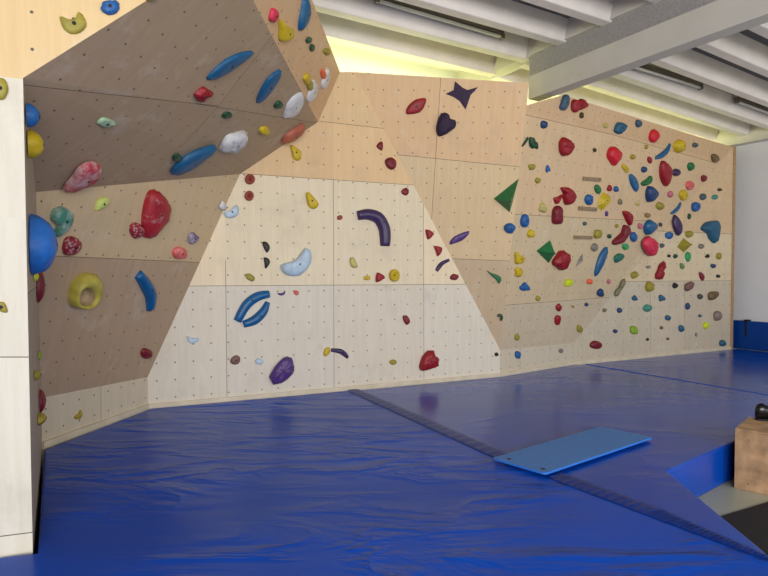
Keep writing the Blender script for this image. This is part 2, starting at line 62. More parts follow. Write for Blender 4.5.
["neon lime hold below the scalloped dark red hold","lime","dome",[2.7965,8.7247,1.6298],[0.5965,-0.7744,-0.2109],[[0.0746,0.0008],[0.0651,-0.015],[0.0502,-0.0276],[0.0352,-0.0386],[0.0163,-0.0467],[-0.0079,-0.0511],[-0.0377,-0.0519],[-0.0797,-0.0501],[-0.1152,-0.042],[-0.1219,-0.0211],[-0.1186,0.003],[-0.1195,0.0213],[-0.1152,0.037],[-0.0993,0.0513],[-0.076,0.0608],[-0.0471,0.0604],[-0.0132,0.0559],[0.0292,0.0536],[0.0651,0.0463],[0.0763,0.0248]],0.0473,46,{}],
["small orange round hold right of the neon lime hold","orange","dome",[3.2349,9.0593,1.6408],[0.5965,-0.7744,-0.2109],[[0.0455,0.0049],[0.0453,-0.0096],[0.0382,-0.0228],[0.0254,-0.0338],[0.0077,-0.0408],[-0.0145,-0.0399],[-0.0389,-0.0354],[-0.065,-0.0312],[-0.0873,-0.024],[-0.0993,-0.0098],[-0.1048,0.0064],[-0.106,0.021],[-0.1008,0.0336],[-0.0867,0.0423],[-0.0677,0.0476],[-0.047,0.0495],[-0.0247,0.0479],[-0.0012,0.0425],[0.0201,0.0335],[0.0361,0.0201]],0.0486,23,{"ball":1}],
["tiny pink sliver-like hold just above left of the long grey olive wavy hold","pink","dome",[3.6549,9.3839,1.6368],[0.5965,-0.7744,-0.2109],[[0.0264,0.0023],[0.0293,-0.0104],[0.0275,-0.0219],[0.0199,-0.0304],[0.0085,-0.0356],[-0.0051,-0.0364],[-0.0199,-0.0338],[-0.0349,-0.0286],[-0.0484,-0.0206],[-0.0587,-0.0093],[-0.0652,0.0032],[-0.0662,0.0148],[-0.0633,0.0254],[-0.0572,0.0345],[-0.0479,0.0409],[-0.0345,0.0434],[-0.0195,0.0419],[-0.0052,0.0351],[0.008,0.0253],[0.0189,0.0143]],0.0282,11,{}],
["pointed blue hold on the leaning panel below the knobbly yellow hold","blue","dome",[1.9812,8.1117,1.5748],[0.5965,-0.7744,-0.2109],[[0.0638,0.0105],[0.0835,-0.0121],[0.0881,-0.0323],[0.062,-0.0416],[0.0232,-0.0455],[-0.0154,-0.0473],[-0.0529,-0.0446],[-0.0843,-0.0353],[-0.1085,-0.0217],[-0.1242,-0.0045],[-0.1272,0.0135],[-0.1064,0.028],[-0.0809,0.0419],[-0.0707,0.0583],[-0.0624,0.0717],[-0.0478,0.0777],[-0.0306,0.0759],[-0.0124,0.0624],[0.0088,0.0442],[0.0372,0.0281]],0.0474,51,{}],
["small olive yellow oval hold below right of the pointed blue hold","olive","dome",[2.2299,8.348,1.4109],[0.5965,-0.7744,-0.2109],[[0.0319,0.0005],[0.0316,-0.012],[0.0272,-0.0232],[0.0202,-0.033],[0.0101,-0.0392],[-0.0036,-0.0385],[-0.0186,-0.0342],[-0.0324,-0.0288],[-0.0453,-0.021],[-0.0585,-0.0095],[-0.0672,0.0033],[-0.0648,0.0149],[-0.058,0.0261],[-0.0526,0.0381],[-0.0445,0.0466],[-0.0298,0.0461],[-0.0132,0.0412],[0.0025,0.0354],[0.0162,0.027],[0.0262,0.0143]],0.0302,17,{}],
["navy pointed hold on the panel edge below the long blue blade","navy","dome",[3.502,9.3152,1.4568],[0.5965,-0.7744,-0.2109],[[0.037,0.0108],[0.0571,-0.011],[0.0688,-0.0307],[0.0573,-0.0487],[0.0316,-0.0601],[-0.008,-0.058],[-0.0496,-0.049],[-0.0802,-0.0379],[-0.104,-0.0234],[-0.1224,-0.0053],[-0.1304,0.0144],[-0.1193,0.0353],[-0.1011,0.0537],[-0.0854,0.0644],[-0.07,0.0709],[-0.058,0.0763],[-0.0437,0.0771],[-0.0185,0.0708],[0.0071,0.0579],[0.0233,0.0357]],0.0498,36,{}],
["long grey olive wavy hold beside the diagonal panel edge","greyolive","dome",[3.939,9.5995,1.536],[0.4509,-0.8926,0.0],[[0.0231,0.1312],[0.0542,0.1416],[0.082,0.1392],[0.0952,0.117],[0.0948,0.0834],[0.0754,0.0427],[0.0448,0.0004],[0.0053,-0.0347],[-0.0327,-0.068],[-0.0523,-0.1066],[-0.0706,-0.1366],[-0.1069,-0.1463],[-0.1367,-0.1354],[-0.1381,-0.0897],[-0.1226,-0.0391],[-0.0894,-0.0179],[-0.0532,0.0015],[-0.0324,0.0425],[-0.0154,0.0843],[0.0025,0.1124]],0.0438,67,{}],
["small dark red diamond hold, upper of a red pair low on the leaning panel","red","dome",[2.643,8.7086,1.255],[0.5965,-0.7744,-0.2109],[[-0.0368,0.0676],[-0.0079,0.0539],[0.0254,0.0295],[0.0449,0.0049],[0.0415,-0.0205],[0.0242,-0.0459],[0.0022,-0.0586],[-0.0266,-0.05],[-0.0599,-0.0288],[-0.0834,-0.0083],[-0.0904,0.0072],[-0.0876,0.022],[-0.0804,0.0355],[-0.0702,0.0506],[-0.0556,0.0643]],0.0412,24,{}],
["small dark red wedge hold, lower of a red pair low on the leaning panel","red","dome",[2.6413,8.7599,1.0618],[0.5965,-0.7744,-0.2109],[[-0.0918,0.0645],[-0.0644,0.0777],[-0.023,0.0802],[0.0092,0.0728],[0.0223,0.0524],[0.0259,0.0223],[0.0255,-0.0069],[0.0235,-0.0349],[0.0174,-0.0619],[0.0053,-0.077],[-0.017,-0.0755],[-0.0452,-0.0623],[-0.0678,-0.0413],[-0.084,-0.0075],[-0.0948,0.034]],0.0489,31,{}],
["tiny olive yellow round hold above right of the low red wedge hold","olive","dome",[2.9284,8.9279,1.2568],[0.5965,-0.7744,-0.2109],[[0.0197,0.0011],[0.0209,-0.006],[0.0186,-0.0122],[0.0117,-0.0161],[0.0025,-0.0181],[-0.0072,-0.0179],[-0.0169,-0.016],[-0.0259,-0.0127],[-0.0338,-0.0082],[-0.0407,-0.0026],[-0.0454,0.0035],[-0.0469,0.0102],[-0.045,0.0163],[-0.0389,0.0205],[-0.0304,0.023],[-0.0206,0.0238],[-0.0104,0.0226],[-0.0011,0.0188],[0.0072,0.0135],[0.0146,0.0076]],0.0213,5,{"ball":1}],
["tiny navy round hold below right of the neon lime hold","navy","dome",[3.2174,9.1449,1.2772],[0.5965,-0.7744,-0.2109],[[0.0254,0.0008],[0.0261,-0.0094],[0.023,-0.018],[0.0136,-0.0238],[0.0009,-0.0271],[-0.0129,-0.0275],[-0.0275,-0.0255],[-0.0426,-0.0213],[-0.0559,-0.015],[-0.0647,-0.0059],[-0.0696,0.0041],[-0.0704,0.0135],[-0.0673,0.0221],[-0.0607,0.0302],[-0.0503,0.0358],[-0.0356,0.036],[-0.0186,0.0333],[0.0004,0.0298],[0.0165,0.0238],[0.0233,0.0129]],0.0337,10,{"ball":1}],
["small olive yellow oval hold above left of the low dark red oval hold","olive","dome",[3.1209,9.1765,0.8885],[0.5965,-0.7744,-0.2109],[[0.0326,0.0138],[0.0479,-0.0083],[0.0565,-0.0286],[0.0528,-0.045],[0.0407,-0.0562],[0.0219,-0.0589],[-0.0013,-0.0562],[-0.0268,-0.0511],[-0.0516,-0.0407],[-0.0729,-0.0211],[-0.0886,0.0007],[-0.0934,0.018],[-0.0942,0.0347],[-0.0995,0.0553],[-0.0988,0.0714],[-0.0807,0.0741],[-0.0557,0.0704],[-0.03,0.0659],[-0.005,0.0562],[0.0154,0.0367]],0.0397,29,{}],
["small olive yellow oval hold below left of the low red wedge hold","olive","dome",[1.909,8.2514,0.858],[0.5965,-0.7744,-0.2109],[[0.0296,0.0024],[0.0354,-0.0149],[0.036,-0.0299],[0.0251,-0.037],[0.0099,-0.0403],[-0.0041,-0.0428],[-0.0189,-0.0417],[-0.0358,-0.0347],[-0.051,-0.0234],[-0.0605,-0.0078],[-0.0657,0.0091],[-0.0668,0.0244],[-0.0636,0.0377],[-0.0557,0.048],[-0.0443,0.0547],[-0.0296,0.0572],[-0.0137,0.0547],[0.0012,0.0447],[0.0141,0.0311],[0.0232,0.0173]],0.0335,22,{}],
["small dark green curled hold low on the plain leaning panel","darkgreen","dome",[1.6138,7.9695,1.1723],[0.0444,-0.9727,-0.228],[[-0.054,0.0116],[-0.0511,0.0218],[-0.0426,0.0351],[-0.0316,0.044],[-0.017,0.0461],[0.0002,0.0438],[0.0142,0.0367],[0.0234,0.0227],[0.0293,0.0039],[0.0314,-0.014],[0.0281,-0.0315],[0.0208,-0.0481],[0.0131,-0.0575],[0.005,-0.0556],[-0.0036,-0.0464],[-0.0092,-0.0356],[-0.0086,-0.0236],[-0.0051,-0.0099],[-0.0045,0.0006],[-0.0094,0.0053],[-0.0172,0.0068],[-0.0258,0.0079],[-0.0366,0.0083],[-0.0481,0.0084]],0.024,19,{}],
["thin green arm shaped hold on the plain leaning panel","green","dome",[1.5237,7.837,1.7203],[0.0444,-0.9727,-0.228],[[-0.1341,0.0973],[-0.1243,0.0934],[-0.0998,0.0772],[-0.0741,0.0626],[-0.0514,0.0551],[-0.0277,0.0492],[-0.0046,0.0417],[0.0191,0.0317],[0.0421,0.0201],[0.0592,0.0069],[0.068,-0.0085],[0.0708,-0.0254],[0.0691,-0.042],[0.0619,-0.0613],[0.0501,-0.0803],[0.0376,-0.0875],[0.0262,-0.0751],[0.0142,-0.0509],[-0.0004,-0.028],[-0.0186,-0.0119],[-0.0394,0.0029],[-0.0615,0.0209],[-0.0898,0.0484],[-0.1193,0.079]],0.0296,52,{}],
["tiny black hold beside the low corner of the central wall","black","dome",[1.5797,8.0577,0.637],[0.4192,-0.9079,0.0],[[0.0225,0.0001],[0.0225,-0.0094],[0.0192,-0.0176],[0.0107,-0.0218],[0.0003,-0.0235],[-0.0089,-0.0234],[-0.0178,-0.0215],[-0.0272,-0.0181],[-0.0347,-0.0129],[-0.0381,-0.005],[-0.0388,0.0037],[-0.0378,0.012],[-0.0342,0.0194],[-0.0274,0.0247],[-0.0187,0.0281],[-0.0088,0.0296],[0.0008,0.0285],[0.0084,0.023],[0.0145,0.0156],[0.0196,0.0081]],0.029,10,{"ball":1}],
["bright blue oval hold on the kickboard just above the mat","blue","dome",[1.9382,8.3197,0.5967],[0.6134,-0.7898,0.0],[[0.0309,-0.0007],[0.0302,-0.0168],[0.0262,-0.0318],[0.0155,-0.0469],[0.0006,-0.0567],[-0.0183,-0.0544],[-0.0377,-0.0461],[-0.0539,-0.0363],[-0.0665,-0.0238],[-0.0733,-0.0083],[-0.0759,0.0087],[-0.0759,0.0265],[-0.0708,0.0424],[-0.0572,0.0536],[-0.0396,0.0596],[-0.0217,0.0582],[-0.0035,0.0522],[0.0156,0.0448],[0.0302,0.034],[0.0329,0.0175]],0.0428,29,{}],
["small grey hold on the kickboard under the leaning right panel","grey","dome",[2.7627,8.96,0.5665],[0.6134,-0.7898,0.0],[[0.0313,-0.0007],[0.0265,-0.0104],[0.0177,-0.019],[0.0077,-0.0279],[-0.0048,-0.0338],[-0.0217,-0.0329],[-0.0389,-0.0283],[-0.0531,-0.0215],[-0.0641,-0.0128],[-0.0706,-0.0027],[-0.0729,0.0079],[-0.0706,0.018],[-0.0643,0.027],[-0.0537,0.0347],[-0.0402,0.0394],[-0.0242,0.0386],[-0.0076,0.0346],[0.0083,0.0292],[0.0214,0.0216],[0.0291,0.0108]],0.0382,13,{"ball":1}],
["dark red oval hold low on the right wall just above the mat","maroon","dome",[3.4603,9.3793,0.6057],[0.4509,-0.8926,0.0],[[0.1092,-0.0046],[0.1015,-0.0269],[0.0809,-0.0464],[0.0502,-0.0594],[0.0142,-0.0657],[-0.0216,-0.0624],[-0.0575,-0.0541],[-0.094,-0.0455],[-0.125,-0.0331],[-0.1448,-0.0126],[-0.1528,0.0102],[-0.1445,0.0314],[-0.1253,0.0501],[-0.0981,0.065],[-0.0648,0.074],[-0.0267,0.0731],[0.0115,0.0658],[0.0445,0.054],[0.0725,0.0379],[0.0964,0.0176]],0.0549,70,{}],
["tiny grey olive round hold below left of the long grey olive wavy hold","greyolive","dome",[3.6249,9.4624,1.1672],[0.4509,-0.8926,0.0],[[0.0271,-0.0013],[0.0236,-0.0121],[0.0165,-0.0214],[0.0068,-0.0282],[-0.0046,-0.0321],[-0.0166,-0.0323],[-0.0286,-0.0298],[-0.04,-0.0255],[-0.0498,-0.019],[-0.0578,-0.0095],[-0.0618,0.0013],[-0.0588,0.0122],[-0.0516,0.0218],[-0.0417,0.0278],[-0.0299,0.0317],[-0.017,0.035],[-0.0041,0.0353],[0.0082,0.0298],[0.0184,0.021],[0.0248,0.0103]],0.0374,12,{"ball":1}],
["tiny navy diamond hold left of the lime green square hold","navy","dome",[3.847,9.5746,0.81],[0.4509,-0.8926,0.0],[[0.0379,-0.0002],[0.0363,-0.0116],[0.03,-0.0216],[0.018,-0.0281],[0.0033,-0.0319],[-0.0125,-0.0332],[-0.0274,-0.0312],[-0.038,-0.0239],[-0.047,-0.0144],[-0.0585,-0.0051],[-0.0657,0.0046],[-0.0609,0.0143],[-0.0512,0.0239],[-0.0416,0.0343],[-0.0302,0.0407],[-0.0162,0.0353],[-0.0012,0.0271],[0.0144,0.0246],[0.0277,0.0212],[0.0351,0.0115]],0.0272,13,{}],
["small navy round hold below the long grey olive wavy hold","navy","dome",[3.9406,9.6219,1.1559],[0.4509,-0.8926,0.0],[[0.0334,-0.0002],[0.0318,-0.0138],[0.0253,-0.0262],[0.0129,-0.036],[-0.0032,-0.0423],[-0.0215,-0.0437],[-0.0395,-0.0407],[-0.0541,-0.0328],[-0.0658,-0.0219],[-0.0739,-0.0099],[-0.0779,0.003],[-0.0769,0.0169],[-0.0708,0.0298],[-0.058,0.04],[-0.0415,0.0463],[-0.0233,0.0464],[-0.0051,0.0424],[0.0109,0.0354],[0.0235,0.0257],[0.0307,0.0133]],0.0485,19,{"ball":1}],
["small slate blue oval hold above left of the bright red gem shaped hold","slate","dome",[3.9106,8.9173,4.0733],[0.5965,-0.7744,-0.2109],[[0.0509,0.0064],[0.0494,-0.0118],[0.0404,-0.029],[0.0279,-0.0426],[0.0113,-0.0533],[-0.0099,-0.0618],[-0.0328,-0.065],[-0.0557,-0.0583],[-0.0765,-0.0466],[-0.0935,-0.0331],[-0.1053,-0.0176],[-0.1099,0.0002],[-0.1074,0.0179],[-0.0962,0.034],[-0.0786,0.0459],[-0.0556,0.0494],[-0.0299,0.0482],[-0.0041,0.0459],[0.0197,0.0393],[0.0391,0.0245]],0.0455,33,{}],
["bright red gem shaped hold near the top edge of the right wall","brightred","dome",[4.3106,9.2559,3.9612],[0.5965,-0.7744,-0.2109],[[-0.1076,0.0905],[-0.0618,0.0907],[-0.0072,0.0777],[0.0364,0.0602],[0.0635,0.0401],[0.0791,0.0153],[0.0786,-0.0117],[0.056,-0.0452],[0.0174,-0.0809],[-0.0236,-0.1038],[-0.067,-0.1072],[-0.1126,-0.0981],[-0.1472,-0.0818],[-0.1666,-0.0579],[-0.1752,-0.0268],[-0.1736,0.0042],[-0.1613,0.0372],[-0.1387,0.0703]],0.0776,73,{}],
["tiny mustard round hold just below left of the bright red gem shaped hold","darkyellow","dome",[4.1591,9.1904,3.7731],[0.5965,-0.7744,-0.2109],[[0.0265,0.0033],[0.025,-0.0065],[0.0188,-0.0158],[0.0114,-0.0236],[0.0014,-0.0299],[-0.0122,-0.0351],[-0.0272,-0.0373],[-0.0424,-0.0337],[-0.0559,-0.0269],[-0.0656,-0.0188],[-0.0717,-0.0095],[-0.0736,0.0004],[-0.0713,0.01],[-0.0644,0.0191],[-0.0537,0.0261],[-0.0388,0.0292],[-0.0224,0.0292],[-0.0068,0.0263],[0.0073,0.0209],[0.0192,0.0128]],0.0355,11,{"ball":1}],
["curved blue banana hold left of the big yellow ball hold","midblue","sweep",[4.5508,9.5104,3.706],[0.5965,-0.7744,-0.2109],[[0.165,0.2019],[0.0954,0.0853],[-0.0304,-0.0028],[-0.1921,-0.065]],0.0544,93,{"hw":[0.0275,0.0467,0.0494,0.0247]}],
["big bright yellow ball hold near the top of the right wall","yellow","dome",[5.0079,9.805,3.9167],[0.5965,-0.7744,-0.2109],[[0.0791,0.0129],[0.0868,-0.0194],[0.0793,-0.0506],[0.0536,-0.0766],[0.0154,-0.0976],[-0.0319,-0.114],[-0.0844,-0.1207],[-0.1394,-0.1108],[-0.19,-0.0905],[-0.2304,-0.0629],[-0.2556,-0.031],[-0.256,0.0027],[-0.2402,0.0349],[-0.2135,0.0614],[-0.1762,0.0823],[-0.1282,0.0973],[-0.0758,0.1024],[-0.0241,0.0904],[0.0222,0.0689],[0.0568,0.0428]],0.11,101,{"ball":1}],
["small grey teal round hold right of the big yellow ball hold","greyteal","dome",[5.4228,10.1011,4.0032],[0.5965,-0.7744,-0.2109],[[0.0617,0.0101],[0.0595,-0.0033],[0.0488,-0.0166],[0.034,-0.0286],[0.0138,-0.0382],[-0.0128,-0.0435],[-0.0425,-0.0454],[-0.0735,-0.0447],[-0.102,-0.0401],[-0.1255,-0.0297],[-0.1391,-0.0165],[-0.1339,-0.0022],[-0.1194,0.0118],[-0.1029,0.0241],[-0.0821,0.033],[-0.0557,0.0353],[-0.0269,0.0346],[0.0021,0.0348],[0.0285,0.0321],[0.0493,0.0226]],0.0462,20,{"ball":1}],
["olive brown oval hold in the top right corner of the climbing wall","brown","dome",[6.0699,10.6331,3.8797],[0.5965,-0.7744,-0.2109],[[0.0695,0.0193],[0.0939,-0.0045],[0.1036,-0.0281],[0.0832,-0.0461],[0.0501,-0.0606],[0.0184,-0.0736],[-0.0177,-0.081],[-0.0627,-0.0785],[-0.1062,-0.0684],[-0.1375,-0.0504],[-0.1621,-0.0281],[-0.1853,-0.0049],[-0.1969,0.0184],[-0.1864,0.0417],[-0.1609,0.06],[-0.121,0.0662],[-0.0755,0.0657],[-0.0336,0.0621],[0.0056,0.0534],[0.0405,0.0385]],0.0576,44,{}],
["small red diamond hold just left of the curved blue banana hold","red","dome",[4.2751,9.3285,3.594],[0.5965,-0.7744,-0.2109],[[0.0351,0.0089],[0.0419,-0.005],[0.0437,-0.0186],[0.0443,-0.0319],[0.0397,-0.043],[0.026,-0.0499],[0.0073,-0.0525],[-0.0139,-0.0499],[-0.0362,-0.0433],[-0.0589,-0.0336],[-0.078,-0.0213],[-0.0881,-0.0064],[-0.0927,0.0095],[-0.0947,0.0256],[-0.0898,0.0389],[-0.0726,0.0459],[-0.0497,0.0477],[-0.0253,0.0436],[-0.0012,0.0351],[0.0194,0.023]],0.0347,21,{}],
["small mustard round hold right of the bright red notched hold","darkyellow","dome",[3.8784,9.026,3.5829],[0.5965,-0.7744,-0.2109],[[0.0372,0.0047],[0.0379,-0.0084],[0.032,-0.0204],[0.0187,-0.0285],[0.0016,-0.0347],[-0.016,-0.0408],[-0.0343,-0.0436],[-0.053,-0.0395],[-0.0704,-0.0317],[-0.0864,-0.0223],[-0.0967,-0.0115],[-0.0956,0.0008],[-0.0882,0.0129],[-0.078,0.0233],[-0.0639,0.0313],[-0.0453,0.0351],[-0.0248,0.0356],[-0.0035,0.0334],[0.0156,0.0278],[0.0293,0.0173]],0.043,18,{"ball":1}],
["small yellow long hold above left of the blue leaf shaped hold","yellow","dome",[3.7384,8.9688,3.397],[0.5965,-0.7744,-0.2109],[[0.0238,0.0233],[0.0548,0.0062],[0.0786,-0.0115],[0.0888,-0.0276],[0.0891,-0.0416],[0.0816,-0.0524],[0.0651,-0.0587],[0.0376,-0.0578],[0.0043,-0.0517],[-0.0303,-0.041],[-0.065,-0.0266],[-0.1,-0.0087],[-0.1264,0.0097],[-0.1323,0.0252],[-0.1275,0.0383],[-0.1192,0.0488],[-0.1033,0.0548],[-0.0763,0.0541],[-0.0439,0.0482],[-0.0098,0.0375]],0.0328,34,{}],
["small navy round hold just above the green bean hold","navy","dome",[4.1756,9.2954,3.4344],[0.5965,-0.7744,-0.2109],[[0.0356,0.0045],[0.0381,-0.0093],[0.0345,-0.0224],[0.023,-0.0344],[0.0057,-0.0438],[-0.0172,-0.0493],[-0.0421,-0.0504],[-0.066,-0.0453],[-0.0869,-0.0364],[-0.1017,-0.0246],[-0.1103,-0.0112],[-0.1109,0.0023],[-0.1052,0.0155],[-0.0948,0.0281],[-0.0789,0.0384],[-0.0556,0.0447],[-0.0298,0.0463],[-0.005,0.0407],[0.0161,0.0308],[0.0288,0.0184]],0.0514,23,{"ball":1}],
["blue leaf shaped hold right of centre on the right wall","midblue","dome",[3.9693,9.1979,3.209],[0.5965,-0.7744,-0.2109],[[-0.1973,0.0911],[-0.1945,0.1099],[-0.1779,0.1202],[-0.1506,0.1216],[-0.1095,0.1134],[-0.0574,0.0961],[-0.0063,0.0713],[0.045,0.0356],[0.0953,-0.0079],[0.1279,-0.0475],[0.1329,-0.0814],[0.1197,-0.1111],[0.1002,-0.1294],[0.0785,-0.1333],[0.0506,-0.1259],[0.0167,-0.1102],[-0.0272,-0.0853],[-0.0768,-0.0525],[-0.1198,-0.0178],[-0.1545,0.0202],[-0.1829,0.06]],0.0418,86,{}],
["green bean shaped hold between the blue leaf and big red leaf holds","green","dome",[4.2833,9.4239,3.2671],[0.5965,-0.7744,-0.2109],[[0.0052,0.0917],[0.0301,0.0944],[0.0584,0.0909],[0.0791,0.0804],[0.0889,0.0594],[0.091,0.0314],[0.0845,0.0055],[0.0689,-0.0153],[0.0446,-0.0338],[0.0124,-0.0498],[-0.0333,-0.0646],[-0.0867,-0.0769],[-0.1313,-0.0817],[-0.1635,-0.0757],[-0.1871,-0.0624],[-0.1969,-0.0479],[-0.1881,-0.0338],[-0.1655,-0.0184],[-0.1383,-0.0025],[-0.1063,0.0139],[-0.0697,0.0308],[-0.0391,0.0472],[-0.0213,0.0645],[-0.0097,0.0812]],0.0503,53,{}],
["navy blue shield shaped hold below the green bean hold","navy","dome",[4.4357,9.5915,3.0825],[0.5965,-0.7744,-0.2109],[[-0.1841,0.1191],[-0.1388,0.1224],[-0.08,0.1131],[-0.025,0.0982],[0.0241,0.0787],[0.0693,0.0534],[0.0989,0.0267],[0.1086,-0.0006],[0.1023,-0.0292],[0.0807,-0.0575],[0.0371,-0.09],[-0.0216,-0.122],[-0.0746,-0.1382],[-0.1157,-0.1301],[-0.1514,-0.1065],[-0.1801,-0.078],[-0.2025,-0.046],[-0.2181,-0.009],[-0.2243,0.0266],[-0.2214,0.0625],[-0.2093,0.0971]],0.0973,110,{}],
["big dark red leaf shaped hold on the upper right wall","red","dome",[4.7262,9.7153,3.4498],[0.5965,-0.7744,-0.2109],[[-0.2507,0.177],[-0.2003,0.1839],[-0.1275,0.1678],[-0.0584,0.1449],[0.001,0.1197],[0.0564,0.0876],[0.0977,0.0522],[0.1204,0.0144],[0.1286,-0.0266],[0.1251,-0.0699],[0.1104,-0.1236],[0.0839,-0.1794],[0.0465,-0.211],[-0.0069,-0.2042],[-0.0706,-0.1737],[-0.1277,-0.1361],[-0.175,-0.0959],[-0.2159,-0.0488],[-0.2444,0.0022],[-0.2618,0.0654],[-0.2672,0.1327]],0.088,179,{}],
["dark purple round hold right of the big dark red leaf hold","darkpurple","dome",[5.016,9.9258,3.4966],[0.5965,-0.7744,-0.2109],[[0.0773,0.0082],[0.0743,-0.0108],[0.0593,-0.0294],[0.0389,-0.046],[0.0109,-0.0588],[-0.0264,-0.0655],[-0.067,-0.0668],[-0.1073,-0.0625],[-0.1426,-0.0529],[-0.1678,-0.0373],[-0.1815,-0.0189],[-0.1784,-0.0008],[-0.1656,0.0174],[-0.1499,0.036],[-0.1258,0.0515],[-0.0857,0.0606],[-0.0414,0.0627],[-0.0031,0.0543],[0.0306,0.0405],[0.0596,0.0253]],0.0696,43,{"ball":1}],
["small green oval hold above the salmon pink oval hold","green","dome",[5.3825,10.1686,3.641],[0.5965,-0.7744,-0.2109],[[0.0526,0.0075],[0.0602,-0.0158],[0.0574,-0.0368],[0.0381,-0.0501],[0.0115,-0.0601],[-0.0145,-0.0726],[-0.0421,-0.0786],[-0.0718,-0.0681],[-0.1007,-0.0508],[-0.128,-0.0337],[-0.1472,-0.0147],[-0.1499,0.0073],[-0.1421,0.0283],[-0.1269,0.0448],[-0.1051,0.0569],[-0.0781,0.0635],[-0.0478,0.0645],[-0.0149,0.0594],[0.0156,0.0483],[0.0377,0.0296]],0.0546,34,{}],
["small maroon oval hold above right of the salmon pink oval hold","maroon","dome",[5.8259,10.5482,3.5014],[0.5965,-0.7744,-0.2109],[[0.0541,0.0062],[0.0578,-0.0123],[0.0531,-0.0289],[0.0363,-0.0407],[0.013,-0.0501],[-0.0123,-0.0605],[-0.04,-0.0658],[-0.0714,-0.059],[-0.1003,-0.0461],[-0.1204,-0.0303],[-0.1337,-0.0124],[-0.1417,0.0072],[-0.1399,0.0252],[-0.1207,0.0375],[-0.0938,0.0461],[-0.0674,0.0525],[-0.0386,0.0548],[-0.0046,0.0519],[0.0262,0.0432],[0.0442,0.0262]],0.047,25,{}],
["salmon pink oval hold on the upper right wall","coral","dome",[5.4389,10.2957,3.3342],[0.5965,-0.7744,-0.2109],[[0.0719,0.0069],[0.0699,-0.0134],[0.0605,-0.0324],[0.0487,-0.0524],[0.0285,-0.0695],[-0.008,-0.082],[-0.05,-0.0861],[-0.0908,-0.0754],[-0.1276,-0.0574],[-0.1562,-0.0378],[-0.1756,-0.0158],[-0.184,0.0092],[-0.1788,0.0327],[-0.1533,0.0495],[-0.1177,0.0619],[-0.0801,0.0712],[-0.0395,0.0744],[0.0062,0.0682],[0.0455,0.0545],[0.0648,0.0319]],0.0619,47,{}],
["small pink oval hold just left of the bright yellow oval hold","pink","dome",[4.9218,9.9531,3.1297],[0.5965,-0.7744,-0.2109],[[0.0467,0.0077],[0.048,-0.0094],[0.0423,-0.0257],[0.0325,-0.0408],[0.017,-0.0519],[-0.0062,-0.0547],[-0.0327,-0.0527],[-0.0592,-0.0484],[-0.0843,-0.0398],[-0.1074,-0.0244],[-0.1221,-0.0063],[-0.1189,0.0115],[-0.107,0.0273],[-0.0926,0.0379],[-0.0749,0.0454],[-0.0552,0.0521],[-0.0334,0.0547],[-0.0082,0.05],[0.0158,0.04],[0.0346,0.025]],0.0433,23,{}],
["bright yellow oval hold just below the salmon pink oval hold","yellow","dome",[5.2989,10.2371,3.1533],[0.5965,-0.7744,-0.2109],[[0.0845,0.0075],[0.0832,-0.0194],[0.0689,-0.0443],[0.0483,-0.0639],[0.0199,-0.0792],[-0.0176,-0.092],[-0.0583,-0.0958],[-0.0968,-0.0812],[-0.1334,-0.0592],[-0.1701,-0.0383],[-0.1959,-0.0155],[-0.197,0.0109],[-0.1848,0.0368],[-0.1669,0.0599],[-0.14,0.0774],[-0.1002,0.0851],[-0.0554,0.0844],[-0.0111,0.0749],[0.0296,0.0581],[0.0633,0.0344]],0.0692,57,{}],
["small grey teal oval hold just above right of the blue oval hold","greyteal","dome",[5.8287,10.5757,3.1693],[0.4509,-0.8926,0.0],[[0.0464,0.0195],[0.0553,0.0019],[0.057,-0.0158],[0.0461,-0.0327],[0.0278,-0.047],[0.0049,-0.057],[-0.0212,-0.0624],[-0.05,-0.0626],[-0.0763,-0.0569],[-0.0945,-0.043],[-0.1062,-0.0253],[-0.1107,-0.0076],[-0.1082,0.01],[-0.0981,0.0262],[-0.0819,0.0399],[-0.0603,0.0497],[-0.0353,0.0552],[-0.0074,0.0559],[0.0183,0.0507],[0.035,0.037]],0.0476,29,{}],
["small teal round hold right of the slim blue curved hold","teal","dome",[6.1388,10.7323,3.1837],[0.4509,-0.8926,0.0],[[0.0544,-0.0007],[0.0485,-0.0156],[0.0348,-0.0295],[0.0156,-0.0403],[-0.0072,-0.0476],[-0.0311,-0.0493],[-0.0553,-0.0474],[-0.0791,-0.0439],[-0.0992,-0.0371],[-0.1127,-0.025],[-0.1177,-0.0109],[-0.1082,0.002],[-0.0925,0.0147],[-0.0786,0.0283],[-0.0612,0.0393],[-0.0344,0.0442],[-0.0065,0.0438],[0.0157,0.0367],[0.0337,0.0257],[0.0478,0.0132]],0.0506,21,{"ball":1}],
["tiny dark olive round hold right of the salmon pink oval hold","darkolive","dome",[6.2628,10.7949,3.3291],[0.4509,-0.8926,0.0],[[0.0499,0.0018],[0.0449,-0.0091],[0.0324,-0.0192],[0.0151,-0.0257],[-0.0049,-0.0301],[-0.0247,-0.0334],[-0.0438,-0.0341],[-0.0615,-0.0307],[-0.0759,-0.0246],[-0.0854,-0.0163],[-0.0886,-0.0071],[-0.0815,0.0014],[-0.0698,0.0099],[-0.0593,0.0195],[-0.0462,0.0269],[-0.0267,0.0285],[-0.0059,0.027],[0.0122,0.0242],[0.0281,0.0192],[0.0422,0.0113]],0.0338,11,{"ball":1}],
